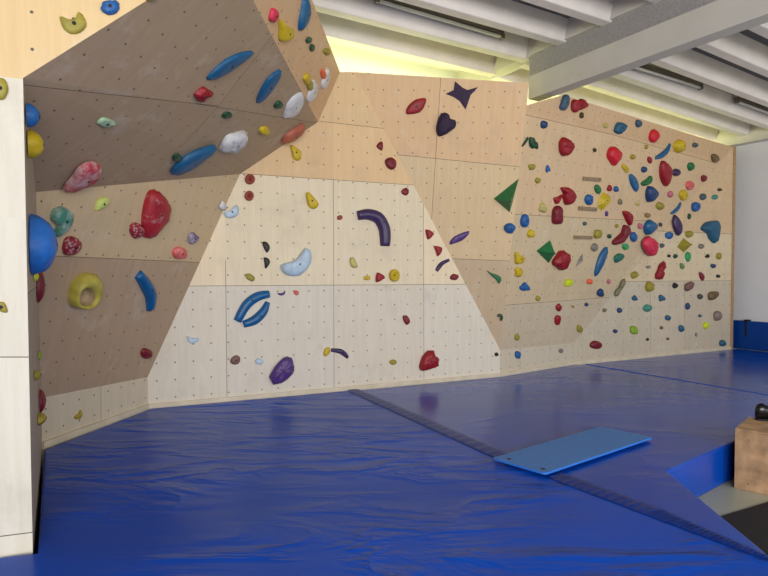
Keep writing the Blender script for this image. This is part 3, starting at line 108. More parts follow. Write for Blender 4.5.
["blue oval hold right of the slim blue curved hold","blue","dome",[5.6554,10.4881,2.9797],[0.4509,-0.8926,0.0],[[0.0687,-0.0003],[0.0603,-0.0281],[0.0432,-0.0527],[0.02,-0.0711],[-0.0079,-0.0842],[-0.0389,-0.0928],[-0.0708,-0.0939],[-0.1029,-0.0842],[-0.1286,-0.0665],[-0.1386,-0.0406],[-0.1403,-0.0111],[-0.1398,0.0185],[-0.1308,0.0452],[-0.1058,0.0648],[-0.074,0.0773],[-0.0427,0.0804],[-0.0109,0.0768],[0.0222,0.0696],[0.0499,0.0554],[0.0647,0.0295]],0.0709,56,{}],
["slim blue curved hold below the bright yellow oval hold","midblue","sweep",[5.1064,10.1684,2.8611],[0.5965,-0.7744,-0.2109],[[0.1235,0.1655],[0.0751,0.074],[-0.0236,-0.0],[-0.1331,-0.0479]],0.0388,47,{"hw":[0.0206,0.0352,0.0352,0.0176]}],
["small olive yellow round hold below right of the navy shield hold","olive","dome",[4.7007,9.8414,2.9144],[0.5965,-0.7744,-0.2109],[[0.0602,0.0066],[0.0589,-0.0143],[0.0472,-0.0341],[0.0313,-0.0523],[0.0083,-0.0651],[-0.0245,-0.0671],[-0.0601,-0.063],[-0.0922,-0.056],[-0.1217,-0.0448],[-0.1501,-0.0287],[-0.1697,-0.0096],[-0.1709,0.0116],[-0.1608,0.0319],[-0.1424,0.0482],[-0.1169,0.0598],[-0.0851,0.0642],[-0.0503,0.0629],[-0.0153,0.0568],[0.0169,0.0455],[0.0436,0.0275]],0.0713,40,{"ball":1}],
["small grey olive oval hold right of the yellow block hold","greyolive","dome",[3.7056,9.0806,2.8938],[0.5965,-0.7744,-0.2109],[[0.0281,0.0012],[0.0317,-0.0126],[0.0309,-0.025],[0.0222,-0.0346],[0.0092,-0.0412],[-0.0058,-0.0443],[-0.0222,-0.0438],[-0.0392,-0.0394],[-0.0548,-0.0314],[-0.0667,-0.0198],[-0.0744,-0.0064],[-0.0764,0.0068],[-0.0739,0.0198],[-0.0678,0.0325],[-0.0574,0.042],[-0.0405,0.0449],[-0.0213,0.0432],[-0.0023,0.0378],[0.0139,0.0288],[0.023,0.0158]],0.0339,16,{}],
["tiny pale yellow round hold above right of the red wedge hold","paleyellow","dome",[4.1219,9.3988,2.903],[0.5965,-0.7744,-0.2109],[[0.0364,0.0025],[0.0354,-0.0072],[0.0297,-0.0163],[0.021,-0.025],[0.0087,-0.0313],[-0.0084,-0.0322],[-0.0271,-0.0304],[-0.045,-0.0282],[-0.0613,-0.0239],[-0.0751,-0.0161],[-0.0846,-0.0064],[-0.0875,0.0048],[-0.0838,0.0155],[-0.0718,0.0241],[-0.0552,0.0299],[-0.0364,0.0309],[-0.0166,0.0292],[0.003,0.0267],[0.0199,0.0219],[0.0308,0.0129]],0.035,12,{"ball":1}],
["small tan oval hold just above the blue diamond hold","tan","dome",[4.4021,9.6588,2.7405],[0.5965,-0.7744,-0.2109],[[0.0658,-0.0177],[0.0518,-0.0269],[0.0318,-0.0337],[0.0086,-0.0382],[-0.0177,-0.0397],[-0.0483,-0.0373],[-0.0765,-0.031],[-0.0946,-0.0195],[-0.1067,-0.0058],[-0.1159,0.008],[-0.1163,0.0205],[-0.1001,0.0294],[-0.0764,0.0354],[-0.0522,0.0382],[-0.0261,0.0382],[0.0023,0.036],[0.0291,0.0305],[0.0518,0.0202],[0.0674,0.0076],[0.0711,-0.0055]],0.0317,21,{}],
["tiny dark green oval hold just below left of the blue oval hold","darkgreen","dome",[5.4894,10.4043,2.7976],[0.4509,-0.8926,0.0],[[0.0229,-0.0006],[0.0193,-0.0149],[0.0126,-0.028],[0.0048,-0.0399],[-0.0049,-0.049],[-0.0177,-0.0536],[-0.0308,-0.0532],[-0.042,-0.0452],[-0.0509,-0.0331],[-0.0563,-0.0191],[-0.0581,-0.0042],[-0.0553,0.0099],[-0.0494,0.0231],[-0.042,0.0359],[-0.0324,0.0456],[-0.0196,0.0494],[-0.0062,0.0481],[0.0058,0.0409],[0.0154,0.0296],[0.0212,0.0151]],0.0319,12,{}],
["dark purple leaf shaped hold below the slim blue curved hold","darkpurple","dome",[5.1934,10.2235,2.619],[0.4509,-0.8926,0.0],[[-0.1248,0.1723],[-0.1052,0.181],[-0.0794,0.1718],[-0.0494,0.1523],[-0.0113,0.1223],[0.0312,0.0819],[0.064,0.0394],[0.0826,-0.0047],[0.0913,-0.0508],[0.089,-0.0925],[0.0719,-0.1313],[0.0438,-0.1655],[0.015,-0.1832],[-0.0116,-0.1791],[-0.039,-0.1587],[-0.066,-0.1269],[-0.0958,-0.081],[-0.1253,-0.0238],[-0.1439,0.0314],[-0.1468,0.0855],[-0.1389,0.1379]],0.0569,109,{}],
["red wedge hold touching the top of the dark red wavy hold","red","dome",[3.9367,9.3187,2.6733],[0.5965,-0.7744,-0.2109],[[-0.2183,0.0868],[-0.1866,0.0946],[-0.1355,0.0965],[-0.0815,0.0904],[-0.0229,0.0752],[0.0389,0.0516],[0.0823,0.0201],[0.0968,-0.0279],[0.0924,-0.0838],[0.0776,-0.121],[0.0546,-0.128],[0.0215,-0.1162],[-0.0191,-0.0935],[-0.0734,-0.0564],[-0.1349,-0.0088],[-0.1819,0.0309],[-0.2096,0.0565],[-0.2235,0.0746]],0.0612,74,{}],
["dark red wavy hold on the middle of the right wall","maroon","dome",[3.8563,9.3363,2.3814],[0.5965,-0.7744,-0.2109],[[-0.0675,0.169],[-0.0278,0.178],[0.0254,0.173],[0.071,0.1598],[0.1045,0.1375],[0.1302,0.1069],[0.1396,0.0761],[0.1249,0.0483],[0.0938,0.0204],[0.0618,-0.0089],[0.0383,-0.0426],[0.0138,-0.0777],[-0.025,-0.1072],[-0.0931,-0.1305],[-0.1746,-0.148],[-0.2375,-0.1544],[-0.2712,-0.1454],[-0.2869,-0.1256],[-0.2859,-0.1023],[-0.2623,-0.0763],[-0.2217,-0.0466],[-0.1821,-0.0183],[-0.1469,0.0046],[-0.1126,0.0261],[-0.0867,0.0527],[-0.079,0.0928],[-0.0798,0.1379]],0.0842,137,{}],
["small pink oval hold just left of the blue diamond hold","pink","dome",[4.2526,9.5943,2.5544],[0.5965,-0.7744,-0.2109],[[0.0315,0.0127],[0.0489,-0.0035],[0.0591,-0.0187],[0.0509,-0.0312],[0.0342,-0.0407],[0.0155,-0.0465],[-0.0063,-0.0485],[-0.0319,-0.0464],[-0.0562,-0.0397],[-0.0725,-0.0265],[-0.0853,-0.0108],[-0.0991,0.0038],[-0.1072,0.0178],[-0.1029,0.0307],[-0.091,0.0412],[-0.0737,0.0481],[-0.052,0.0509],[-0.0259,0.0491],[-0.0005,0.0423],[0.017,0.029]],0.0364,21,{}],
["blue diamond hold above the big pinkish red boulder hold","midblue","dome",[4.5115,9.7968,2.5431],[0.5965,-0.7744,-0.2109],[[-0.2389,0.0001],[-0.2275,0.0509],[-0.1941,0.1035],[-0.1426,0.1308],[-0.0532,0.1166],[0.0559,0.0764],[0.1213,0.0318],[0.105,-0.0152],[0.0436,-0.0657],[-0.0157,-0.1026],[-0.0577,-0.1208],[-0.0979,-0.1257],[-0.136,-0.116],[-0.1791,-0.0872],[-0.2201,-0.0443]],0.1015,95,{}],
["tiny dark grey round hold just right of the blue diamond hold","darkgrey","dome",[4.7761,9.982,2.6114],[0.5965,-0.7744,-0.2109],[[0.0261,0.0034],[0.0303,-0.0072],[0.0292,-0.0174],[0.0203,-0.0263],[0.0061,-0.0327],[-0.0123,-0.0354],[-0.0319,-0.0344],[-0.0496,-0.029],[-0.0647,-0.0209],[-0.0753,-0.012],[-0.0825,-0.0021],[-0.088,0.009],[-0.088,0.0196],[-0.0779,0.0281],[-0.0624,0.0341],[-0.0437,0.0365],[-0.0243,0.0354],[-0.0071,0.0297],[0.0077,0.0217],[0.0187,0.013]],0.0371,10,{"ball":1}],
["small blue round hold just below left of the dark purple leaf hold","blue","dome",[5.0235,10.1689,2.4395],[0.4509,-0.8926,0.0],[[0.045,0.0011],[0.0464,-0.0174],[0.0423,-0.0353],[0.0249,-0.0542],[-0.0002,-0.0677],[-0.0315,-0.0678],[-0.0637,-0.0613],[-0.0919,-0.053],[-0.1136,-0.0409],[-0.1226,-0.0236],[-0.1248,-0.0038],[-0.1268,0.0174],[-0.1203,0.0361],[-0.0954,0.0466],[-0.0638,0.0531],[-0.0345,0.0592],[-0.006,0.0605],[0.0221,0.0523],[0.0432,0.0385],[0.0474,0.0207]],0.0698,38,{"ball":1}],
["small olive yellow round hold just above right of the olive yellow diamond hold","olive","dome",[5.503,10.4112,2.4773],[0.4509,-0.8926,0.0],[[0.0648,-0.0006],[0.0544,-0.0191],[0.0353,-0.0362],[0.016,-0.0509],[-0.007,-0.0616],[-0.0357,-0.0666],[-0.065,-0.0656],[-0.0903,-0.0566],[-0.1114,-0.0427],[-0.127,-0.0257],[-0.1349,-0.0066],[-0.1318,0.0145],[-0.1192,0.0337],[-0.0957,0.0471],[-0.0671,0.0556],[-0.0378,0.0588],[-0.0092,0.0566],[0.0163,0.0483],[0.038,0.0354],[0.0562,0.0184]],0.0687,36,{"ball":1}],
["big teal blue tooth shaped hold near the right end of the climbing wall","blueteal","dome",[6.0863,10.7058,2.5682],[0.4509,-0.8926,0.0],[[-0.1499,0.156],[-0.0859,0.1679],[-0.016,0.1754],[0.0427,0.1729],[0.084,0.1605],[0.1136,0.1379],[0.1324,0.0995],[0.1392,0.0347],[0.135,-0.046],[0.1229,-0.1167],[0.1044,-0.1726],[0.0782,-0.2183],[0.0428,-0.2419],[-0.0083,-0.2335],[-0.0683,-0.2031],[-0.1184,-0.1693],[-0.146,-0.1356],[-0.1641,-0.0982],[-0.1926,-0.0647],[-0.2505,-0.0395],[-0.3185,-0.0182],[-0.36,0.0056],[-0.3572,0.0363],[-0.3283,0.0696],[-0.2914,0.0988],[-0.2515,0.122],[-0.2036,0.1412]],0.11,239,{}],
["small blue oval hold just right of the dark red wavy hold","blue","dome",[4.125,9.5455,2.3728],[0.5965,-0.7744,-0.2109],[[0.0549,0.0054],[0.0573,-0.0185],[0.0502,-0.0413],[0.0375,-0.0606],[0.018,-0.074],[-0.0099,-0.0777],[-0.0406,-0.0737],[-0.0688,-0.0618],[-0.095,-0.0447],[-0.1206,-0.0242],[-0.1382,-0.002],[-0.1379,0.0207],[-0.1287,0.0421],[-0.1174,0.0607],[-0.1002,0.0749],[-0.0737,0.0838],[-0.0438,0.0841],[-0.0161,0.0691],[0.0102,0.0476],[0.0362,0.0272]],0.0574,42,{}],
["small bright green knobbly hold just below the dark red wavy hold","brightgreen","dome",[3.9547,9.4592,2.2083],[0.5965,-0.7744,-0.2109],[[0.0539,-0.0003],[0.0603,-0.0165],[0.0599,-0.0306],[0.0428,-0.0392],[0.019,-0.0449],[-0.0044,-0.0508],[-0.0289,-0.0525],[-0.0545,-0.0456],[-0.0783,-0.0341],[-0.0979,-0.0206],[-0.1124,-0.0049],[-0.1218,0.0144],[-0.1207,0.0322],[-0.0998,0.043],[-0.0706,0.0496],[-0.0419,0.054],[-0.0129,0.0535],[0.0158,0.0447],[0.0392,0.0314],[0.0494,0.0161]],0.0414,28,{"rough":1}],
["big pinkish red boulder hold on the middle of the right wall","pinkred","dome",[4.5589,9.8768,2.2438],[0.5965,-0.7744,-0.2109],[[-0.1485,0.1619],[-0.086,0.1508],[-0.0151,0.1285],[0.0433,0.1033],[0.0801,0.0788],[0.1039,0.0515],[0.1192,0.019],[0.1309,-0.0242],[0.134,-0.0727],[0.1192,-0.1119],[0.0782,-0.1387],[0.0197,-0.156],[-0.0402,-0.1588],[-0.0996,-0.1412],[-0.1603,-0.1095],[-0.2122,-0.0763],[-0.2542,-0.0452],[-0.2878,-0.0125],[-0.3064,0.0204],[-0.3061,0.0557],[-0.2911,0.0914],[-0.2673,0.1206],[-0.2362,0.1423],[-0.1963,0.1576]],0.11,167,{"rough":1}],
["tiny grey teal round hold just right of the big pinkish red boulder hold","greyteal","dome",[4.8581,10.0853,2.2571],[0.4509,-0.8926,0.0],[[0.0343,0.0007],[0.0302,-0.0101],[0.0217,-0.0205],[0.0117,-0.0304],[-0.0014,-0.0382],[-0.0194,-0.0425],[-0.0381,-0.0425],[-0.054,-0.0358],[-0.0663,-0.0255],[-0.0724,-0.0141],[-0.0745,-0.0016],[-0.075,0.0121],[-0.0705,0.0243],[-0.0558,0.0318],[-0.0374,0.0362],[-0.02,0.038],[-0.0035,0.0366],[0.0109,0.0308],[0.0225,0.0223],[0.0308,0.012]],0.0437,15,{"ball":1}],
["olive yellow faceted diamond hold below the dark purple leaf hold","olive","pyramid",[5.3453,10.3315,2.2678],[0.4509,-0.8926,0.0],[[0.0062,0.1357],[0.1548,-0.001],[0.0116,-0.1231],[-0.1612,-0.0224]],0.148,85,{"apex":[0.0315,0.0113]}],
["small grey round hold right of the olive yellow diamond hold","grey","dome",[5.8065,10.5645,2.2661],[0.4509,-0.8926,0.0],[[0.0418,-0.0001],[0.0428,-0.0167],[0.0365,-0.0315],[0.0161,-0.0406],[-0.0093,-0.0457],[-0.0325,-0.0468],[-0.0547,-0.0443],[-0.0753,-0.0385],[-0.0923,-0.0296],[-0.104,-0.0171],[-0.1086,-0.0033],[-0.102,0.0097],[-0.0894,0.022],[-0.0757,0.034],[-0.0583,0.0431],[-0.0347,0.0468],[-0.01,0.0457],[0.0116,0.0388],[0.0289,0.028],[0.0381,0.0148]],0.0514,20,{"ball":1}],
["small bright green leaf-shaped hold just below right of the olive yellow diamond hold","brightgreen","dome",[5.4767,10.3978,2.0714],[0.4509,-0.8926,0.0],[[0.0469,0.0002],[0.0426,-0.0231],[0.0333,-0.0456],[0.0213,-0.07],[0.0049,-0.0887],[-0.0195,-0.0937],[-0.0441,-0.0882],[-0.0612,-0.0705],[-0.0749,-0.0472],[-0.0884,-0.025],[-0.0963,-0.0016],[-0.0929,0.0244],[-0.0825,0.0491],[-0.0668,0.0695],[-0.047,0.0834],[-0.0236,0.0872],[-0.0002,0.0825],[0.0199,0.0689],[0.0356,0.0492],[0.0443,0.0255]],0.0413,37,{}],
["tiny black round hold below left of the olive yellow diamond hold","black","dome",[5.0206,10.1675,2.0792],[0.4509,-0.8926,0.0],[[0.025,-0.002],[0.0229,-0.0113],[0.0168,-0.0196],[0.0066,-0.0248],[-0.0054,-0.0276],[-0.0165,-0.0276],[-0.0276,-0.0259],[-0.0395,-0.0237],[-0.0494,-0.0196],[-0.0539,-0.012],[-0.0552,-0.003],[-0.0554,0.0062],[-0.0522,0.0148],[-0.0433,0.022],[-0.0315,0.0269],[-0.0181,0.0281],[-0.0048,0.0265],[0.0064,0.0218],[0.0155,0.0151],[0.022,0.007]],0.031,7,{"ball":1}],
["tiny dark green round hold just below left of the olive yellow diamond hold","darkgreen","dome",[5.175,10.2454,2.075],[0.4509,-0.8926,0.0],[[0.0348,0.0009],[0.0296,-0.0104],[0.0194,-0.0212],[0.0089,-0.0313],[-0.0041,-0.0386],[-0.0212,-0.0406],[-0.0386,-0.0385],[-0.0533,-0.0325],[-0.0654,-0.0235],[-0.0754,-0.0125],[-0.08,-0.0006],[-0.0743,0.0108],[-0.0638,0.0215],[-0.0532,0.0318],[-0.0404,0.039],[-0.0241,0.0391],[-0.0074,0.0353],[0.0066,0.0301],[0.0185,0.0226],[0.0292,0.0123]],0.0428,13,{"ball":1}],
["tiny black triangular hold above the dark maroon leaf hold","black","dome",[5.9631,10.6436,2.0873],[0.4509,-0.8926,0.0],[[0.0395,0.0003],[0.0384,-0.0095],[0.0324,-0.018],[0.0227,-0.0272],[0.0086,-0.0335],[-0.0117,-0.0327],[-0.0342,-0.0293],[-0.0566,-0.0279],[-0.0742,-0.0242],[-0.0806,-0.0137],[-0.0781,-0.0012],[-0.0642,0.0098],[-0.0472,0.0202],[-0.0364,0.0313],[-0.027,0.0392],[-0.0171,0.0389],[-0.0062,0.0352],[0.0088,0.032],[0.0232,0.026],[0.0336,0.0138]],0.0291,11,{}],
["small olive yellow oval hold above right of the dark maroon leaf hold","olive","dome",[6.2619,10.7945,2.0927],[0.4509,-0.8926,0.0],[[0.0257,-0.0011],[0.028,-0.0226],[0.0251,-0.0418],[0.0089,-0.0543],[-0.0119,-0.0614],[-0.0317,-0.0625],[-0.0508,-0.0585],[-0.0687,-0.0504],[-0.0828,-0.0382],[-0.0897,-0.0215],[-0.0918,-0.0027],[-0.0915,0.0167],[-0.0861,0.0342],[-0.0719,0.0458],[-0.0534,0.0541],[-0.0333,0.0619],[-0.013,0.064],[0.0059,0.0538],[0.0205,0.0376],[0.0252,0.0191]],0.0501,21,{}],
["dark teal green angular hold below the dark red wavy hold","greenteal","dome",[3.8296,9.4128,2.0251],[0.5965,-0.7744,-0.2109],[[-0.1643,0.0211],[-0.1407,0.0417],[-0.1026,0.0605],[-0.0605,0.0722],[-0.0119,0.0743],[0.041,0.069],[0.0799,0.0586],[0.1007,0.0425],[0.1073,0.0213],[0.0933,-0.0022],[0.0461,-0.0317],[-0.0212,-0.0632],[-0.0763,-0.0818],[-0.1063,-0.0798],[-0.1246,-0.0652],[-0.1388,-0.0469],[-0.1548,-0.026],[-0.1667,-0.0015]],0.0569,53,{}],
["red hourglass hold below the big pinkish red boulder hold","red","dome",[4.8291,10.0707,1.8021],[0.4509,-0.8926,0.0],[[-0.0609,0.1147],[-0.0277,0.1417],[0.0129,0.1656],[0.0452,0.1734],[0.0653,0.1548],[0.077,0.1199],[0.0771,0.0865],[0.0569,0.0616],[0.0253,0.0384],[0.0052,0.0137],[0.0112,-0.015],[0.0286,-0.0453],[0.037,-0.0734],[0.0292,-0.1003],[0.0123,-0.1248],[-0.0134,-0.14],[-0.0549,-0.1424],[-0.105,-0.1355],[-0.1417,-0.122],[-0.1559,-0.1003],[-0.1571,-0.0719],[-0.1516,-0.0442],[-0.1392,-0.0203],[-0.1201,0.003],[-0.102,0.0279],[-0.09,0.0568],[-0.0791,0.0873]],0.074,91,{"rough":1}],
["tiny grey half-round hold just left of the red hourglass hold","grey","dome",[4.5484,9.9289,1.8801],[0.4509,-0.8926,0.0],[[0.0462,0.0065],[0.0444,-0.0044],[0.0385,-0.015],[0.0244,-0.0213],[0.0068,-0.0255],[-0.0114,-0.029],[-0.0295,-0.0295],[-0.0469,-0.0244],[-0.0609,-0.0161],[-0.0683,-0.0049],[-0.0704,0.0059],[-0.0676,0.0122],[-0.0599,0.0167],[-0.0474,0.0212],[-0.0311,0.0246],[-0.011,0.0262],[0.0098,0.0258],[0.0294,0.0231],[0.0442,0.0186],[0.0478,0.0135]],0.0224,12,{}],
["small dull green oval hold below the olive yellow diamond hold","dullgreen","dome",[5.3333,10.3254,1.8996],[0.4509,-0.8926,0.0],[[0.0321,0.0129],[0.0364,-0.0037],[0.0353,-0.0207],[0.0324,-0.0365],[0.0249,-0.0485],[0.0099,-0.0524],[-0.0084,-0.0518],[-0.0273,-0.0498],[-0.045,-0.0435],[-0.0582,-0.0291],[-0.0679,-0.0117],[-0.0743,0.0044],[-0.0766,0.0198],[-0.0737,0.0346],[-0.0659,0.0467],[-0.052,0.0543],[-0.0352,0.0563],[-0.0178,0.0492],[-0.0002,0.0377],[0.0179,0.0263]],0.037,18,{}],
["tiny navy knobbly hold above right of the dark maroon leaf hold","navy","dome",[6.1167,10.7211,1.9099],[0.4509,-0.8926,0.0],[[0.051,0.0019],[0.0483,-0.0125],[0.0392,-0.025],[0.0226,-0.0324],[0.0025,-0.0369],[-0.0176,-0.0409],[-0.0372,-0.0413],[-0.0541,-0.0346],[-0.0693,-0.0241],[-0.085,-0.0122],[-0.0943,0.0011],[-0.0888,0.016],[-0.0753,0.0288],[-0.0565,0.0352],[-0.0358,0.0376],[-0.019,0.0366],[-0.0022,0.0338],[0.0187,0.0325],[0.0371,0.0283],[0.0473,0.0164]],0.0328,16,{"rough":1}],
["dark maroon leaf hold low right of the olive yellow diamond hold","maroon","dome",[5.8227,10.5727,1.7179],[0.4509,-0.8926,0.0],[[-0.0868,0.0783],[-0.0649,0.0814],[-0.0316,0.0706],[-0.0013,0.054],[0.0242,0.0318],[0.0466,0.0039],[0.0575,-0.0224],[0.0512,-0.0484],[0.0332,-0.0727],[0.0113,-0.0833],[-0.0158,-0.0733],[-0.0467,-0.0498],[-0.0704,-0.022],[-0.0844,0.0132],[-0.0912,0.0527]],0.0324,25,{}],
["tiny black round hold right of the dark maroon leaf hold","black","dome",[6.2544,10.7907,1.718],[0.4509,-0.8926,0.0],[[0.0393,0.0001],[0.0378,-0.0103],[0.0304,-0.0196],[0.0157,-0.0257],[-0.0021,-0.0291],[-0.0193,-0.0294],[-0.0367,-0.0274],[-0.0549,-0.0243],[-0.07,-0.0191],[-0.0776,-0.01],[-0.0799,0.0004],[-0.078,0.0108],[-0.0707,0.0197],[-0.056,0.0249],[-0.038,0.0279],[-0.0201,0.0306],[-0.0028,0.0307],[0.0125,0.0257],[0.0251,0.0181],[0.0345,0.0095]],0.0336,10,{"ball":1}],
["small olive yellow round hold above right of the long grey olive wavy hold","olive","dome",[4.2525,9.7795,1.7431],[0.4509,-0.8926,0.0],[[0.0558,0.0011],[0.0518,-0.0168],[0.0396,-0.0334],[0.0206,-0.0458],[-0.0034,-0.0546],[-0.0316,-0.0607],[-0.0598,-0.0608],[-0.0841,-0.0501],[-0.1029,-0.0343],[-0.1134,-0.0169],[-0.1163,0.0014],[-0.1113,0.019],[-0.0995,0.0348],[-0.0811,0.0466],[-0.0579,0.0554],[-0.0295,0.063],[-0.0019,0.0641],[0.0177,0.0512],[0.0332,0.0331],[0.0477,0.0173]],0.0662,37,{"ball":1}],
["medium mustard knobbly hold below left of the red hourglass hold","darkyellow","dome",[4.5818,9.9458,1.5384],[0.4509,-0.8926,0.0],[[0.0502,-0.0015],[0.0481,-0.031],[0.0385,-0.0562],[0.0167,-0.0701],[-0.0101,-0.0781],[-0.036,-0.0851],[-0.0613,-0.0853],[-0.0851,-0.0724],[-0.105,-0.0521],[-0.1188,-0.0268],[-0.1243,0.0004],[-0.1164,0.0251],[-0.1018,0.0487],[-0.0862,0.0742],[-0.0667,0.0921],[-0.0403,0.09],[-0.0119,0.0795],[0.0163,0.0702],[0.0391,0.0554],[0.0486,0.0289]],0.0698,53,{"rough":1}],
["small black heart-like hold left of the brownish mauve boulder hold","black","dome",[5.1722,10.244,1.5546],[0.4509,-0.8926,0.0],[[0.0562,-0.0022],[0.0472,-0.0154],[0.0311,-0.0271],[0.0166,-0.0352],[0.0,-0.0412],[-0.0205,-0.0473],[-0.0408,-0.0489],[-0.057,-0.0401],[-0.0707,-0.027],[-0.0842,-0.0141],[-0.0914,-0.0008],[-0.0838,0.0118],[-0.0705,0.0245],[-0.0593,0.0397],[-0.0449,0.0509],[-0.0221,0.0504],[0.0013,0.044],[0.0173,0.0349],[0.0308,0.0234],[0.0469,0.0109]],0.0378,20,{}],
["brownish mauve boulder hold low on the right wall","mauvebrown","dome",[5.5131,10.4162,1.5364],[0.4509,-0.8926,0.0],[[-0.1512,-0.0328],[-0.1474,-0.0054],[-0.1326,0.0252],[-0.1075,0.0504],[-0.0661,0.0686],[-0.0143,0.0814],[0.0292,0.0854],[0.0597,0.0778],[0.0816,0.0612],[0.0903,0.0397],[0.0823,0.0111],[0.0611,-0.0224],[0.0321,-0.05],[-0.008,-0.0697],[-0.0558,-0.0836],[-0.0955,-0.0873],[-0.123,-0.0769],[-0.1427,-0.0564]],0.0601,52,{"rough":1}],
["small dark grey rounded hold just left of the low olive brown boulder hold","darkgrey","dome",[5.7937,10.558,1.3485],[0.4509,-0.8926,0.0],[[0.0585,0.0024],[0.0523,-0.011],[0.0383,-0.024],[0.0235,-0.0351],[0.0052,-0.0434],[-0.0191,-0.0476],[-0.0439,-0.0465],[-0.065,-0.0375],[-0.0815,-0.0244],[-0.0906,-0.0099],[-0.093,0.0052],[-0.0881,0.0192],[-0.0776,0.0319],[-0.0627,0.0436],[-0.0441,0.0512],[-0.0215,0.0504],[0.0004,0.0448],[0.0157,0.0364],[0.0291,0.026],[0.0469,0.0147]],0.0382,20,{}],
["olive brown boulder hold low at the right end of the climbing wall","brown","dome",[6.1252,10.7255,1.3591],[0.4509,-0.8926,0.0],[[-0.149,-0.0606],[-0.1618,-0.0298],[-0.1658,0.0093],[-0.1572,0.0411],[-0.1317,0.0596],[-0.0934,0.0708],[-0.0507,0.0764],[0.0016,0.0779],[0.0585,0.0737],[0.0963,0.0612],[0.104,0.0359],[0.0922,0.0024],[0.0689,-0.0278],[0.0314,-0.0527],[-0.0174,-0.0743],[-0.0614,-0.0864],[-0.0967,-0.0869],[-0.1273,-0.0779]],0.0667,55,{"rough":1}],
["small teal blue pointed hold above left of the pale teal round hold","blueteal","dome",[4.2551,9.7808,1.3489],[0.4509,-0.8926,0.0],[[0.0314,0.0053],[0.0443,-0.0129],[0.0495,-0.0291],[0.0318,-0.038],[0.0057,-0.0419],[-0.02,-0.0407],[-0.044,-0.0358],[-0.0616,-0.0283],[-0.0741,-0.0184],[-0.082,-0.006],[-0.0826,0.0075],[-0.0701,0.0211],[-0.0538,0.0336],[-0.0423,0.0438],[-0.0318,0.0509],[-0.022,0.054],[-0.0118,0.0527],[0.001,0.0458],[0.0135,0.035],[0.0229,0.0212]],0.0379,20,{}],
["small teal blue pointed hold above right of the pale teal round hold","blueteal","dome",[4.8628,10.0877,1.3379],[0.4509,-0.8926,0.0],[[0.0262,0.028],[0.049,0.0127],[0.0638,-0.0041],[0.0629,-0.0242],[0.0496,-0.0404],[0.0212,-0.0426],[-0.0119,-0.042],[-0.0403,-0.052],[-0.0634,-0.0563],[-0.0754,-0.0379],[-0.0823,-0.0126],[-0.09,0.0095],[-0.0933,0.0289],[-0.0866,0.0417],[-0.0768,0.0508],[-0.0711,0.0589],[-0.0626,0.0629],[-0.0448,0.0594],[-0.0226,0.0514],[0.002,0.041]],0.0428,27,{}],
["small navy oval hold below the brownish mauve boulder hold","navy","dome",[5.4823,10.4007,1.1766],[0.4509,-0.8926,0.0],[[0.0318,0.0008],[0.0295,-0.0196],[0.0215,-0.0377],[0.0086,-0.0486],[-0.007,-0.0549],[-0.0226,-0.0585],[-0.0383,-0.0572],[-0.0538,-0.0489],[-0.0668,-0.0355],[-0.0749,-0.0168],[-0.0779,0.0036],[-0.0741,0.0227],[-0.0657,0.0397],[-0.0544,0.0531],[-0.0406,0.0619],[-0.0246,0.0647],[-0.0086,0.0616],[0.0044,0.051],[0.0155,0.036],[0.0258,0.0192]],0.0424,20,{}],
["pale teal round hold low on the right wall","teal","dome",[4.5531,9.9313,1.1723],[0.4509,-0.8926,0.0],[[0.0682,-0.0008],[0.058,-0.0211],[0.0396,-0.0388],[0.0187,-0.0537],[-0.0059,-0.0633],[-0.0343,-0.0636],[-0.0639,-0.0583],[-0.0936,-0.0506],[-0.119,-0.0381],[-0.1356,-0.0177],[-0.1418,0.005],[-0.1319,0.0251],[-0.1134,0.0431],[-0.0928,0.0587],[-0.0683,0.0688],[-0.0398,0.0685],[-0.0096,0.0625],[0.0217,0.0555],[0.0482,0.0436],[0.0636,0.0226]],0.0735,47,{"ball":1}],
["tiny slate blue round hold just above left of the low neon yellow hold","slate","dome",[5.7957,10.559,0.9931],[0.4509,-0.8926,0.0],[[0.0217,0.0008],[0.0222,-0.0089],[0.0187,-0.0177],[0.0084,-0.0235],[-0.0048,-0.0269],[-0.0184,-0.0278],[-0.0318,-0.0261],[-0.0441,-0.0213],[-0.0538,-0.0143],[-0.0587,-0.0057],[-0.0599,0.0035],[-0.0579,0.0122],[-0.0527,0.02],[-0.0442,0.027],[-0.0333,0.0317],[-0.0198,0.0322],[-0.0064,0.0297],[0.0046,0.0245],[0.0133,0.0174],[0.019,0.0095]],0.0324,7,{"ball":1}],
["mauve grey oval hold near the lower right wall edge","mauvegrey","dome",[6.2491,10.788,0.9748],[0.4509,-0.8926,0.0],[[0.0516,0.0022],[0.0466,-0.0263],[0.0333,-0.0517],[0.013,-0.0704],[-0.0123,-0.083],[-0.0412,-0.0899],[-0.0707,-0.0883],[-0.0991,-0.0739],[-0.1221,-0.0513],[-0.1343,-0.0227],[-0.1384,0.0086],[-0.1358,0.0402],[-0.1244,0.067],[-0.1004,0.0814],[-0.0712,0.089],[-0.0432,0.0949],[-0.0159,0.0935],[0.0097,0.0793],[0.031,0.0577],[0.0454,0.0311]],0.0743,48,{}],
["small teal blue round hold below right of the pale teal round hold","blueteal","dome",[5.0196,10.1669,0.9874],[0.4509,-0.8926,0.0],[[0.0481,0.0018],[0.0397,-0.0106],[0.0257,-0.0231],[0.0153,-0.0402],[0.0018,-0.0526],[-0.021,-0.049],[-0.0454,-0.0396],[-0.0664,-0.0325],[-0.0835,-0.0233],[-0.095,-0.009],[-0.0999,0.0069],[-0.0965,0.0229],[-0.0864,0.037],[-0.0692,0.0475],[-0.0487,0.0529],[-0.0282,0.0496],[-0.008,0.0427],[0.0113,0.0373],[0.028,0.0297],[0.0417,0.0165]],0.0532,22,{"ball":1}],
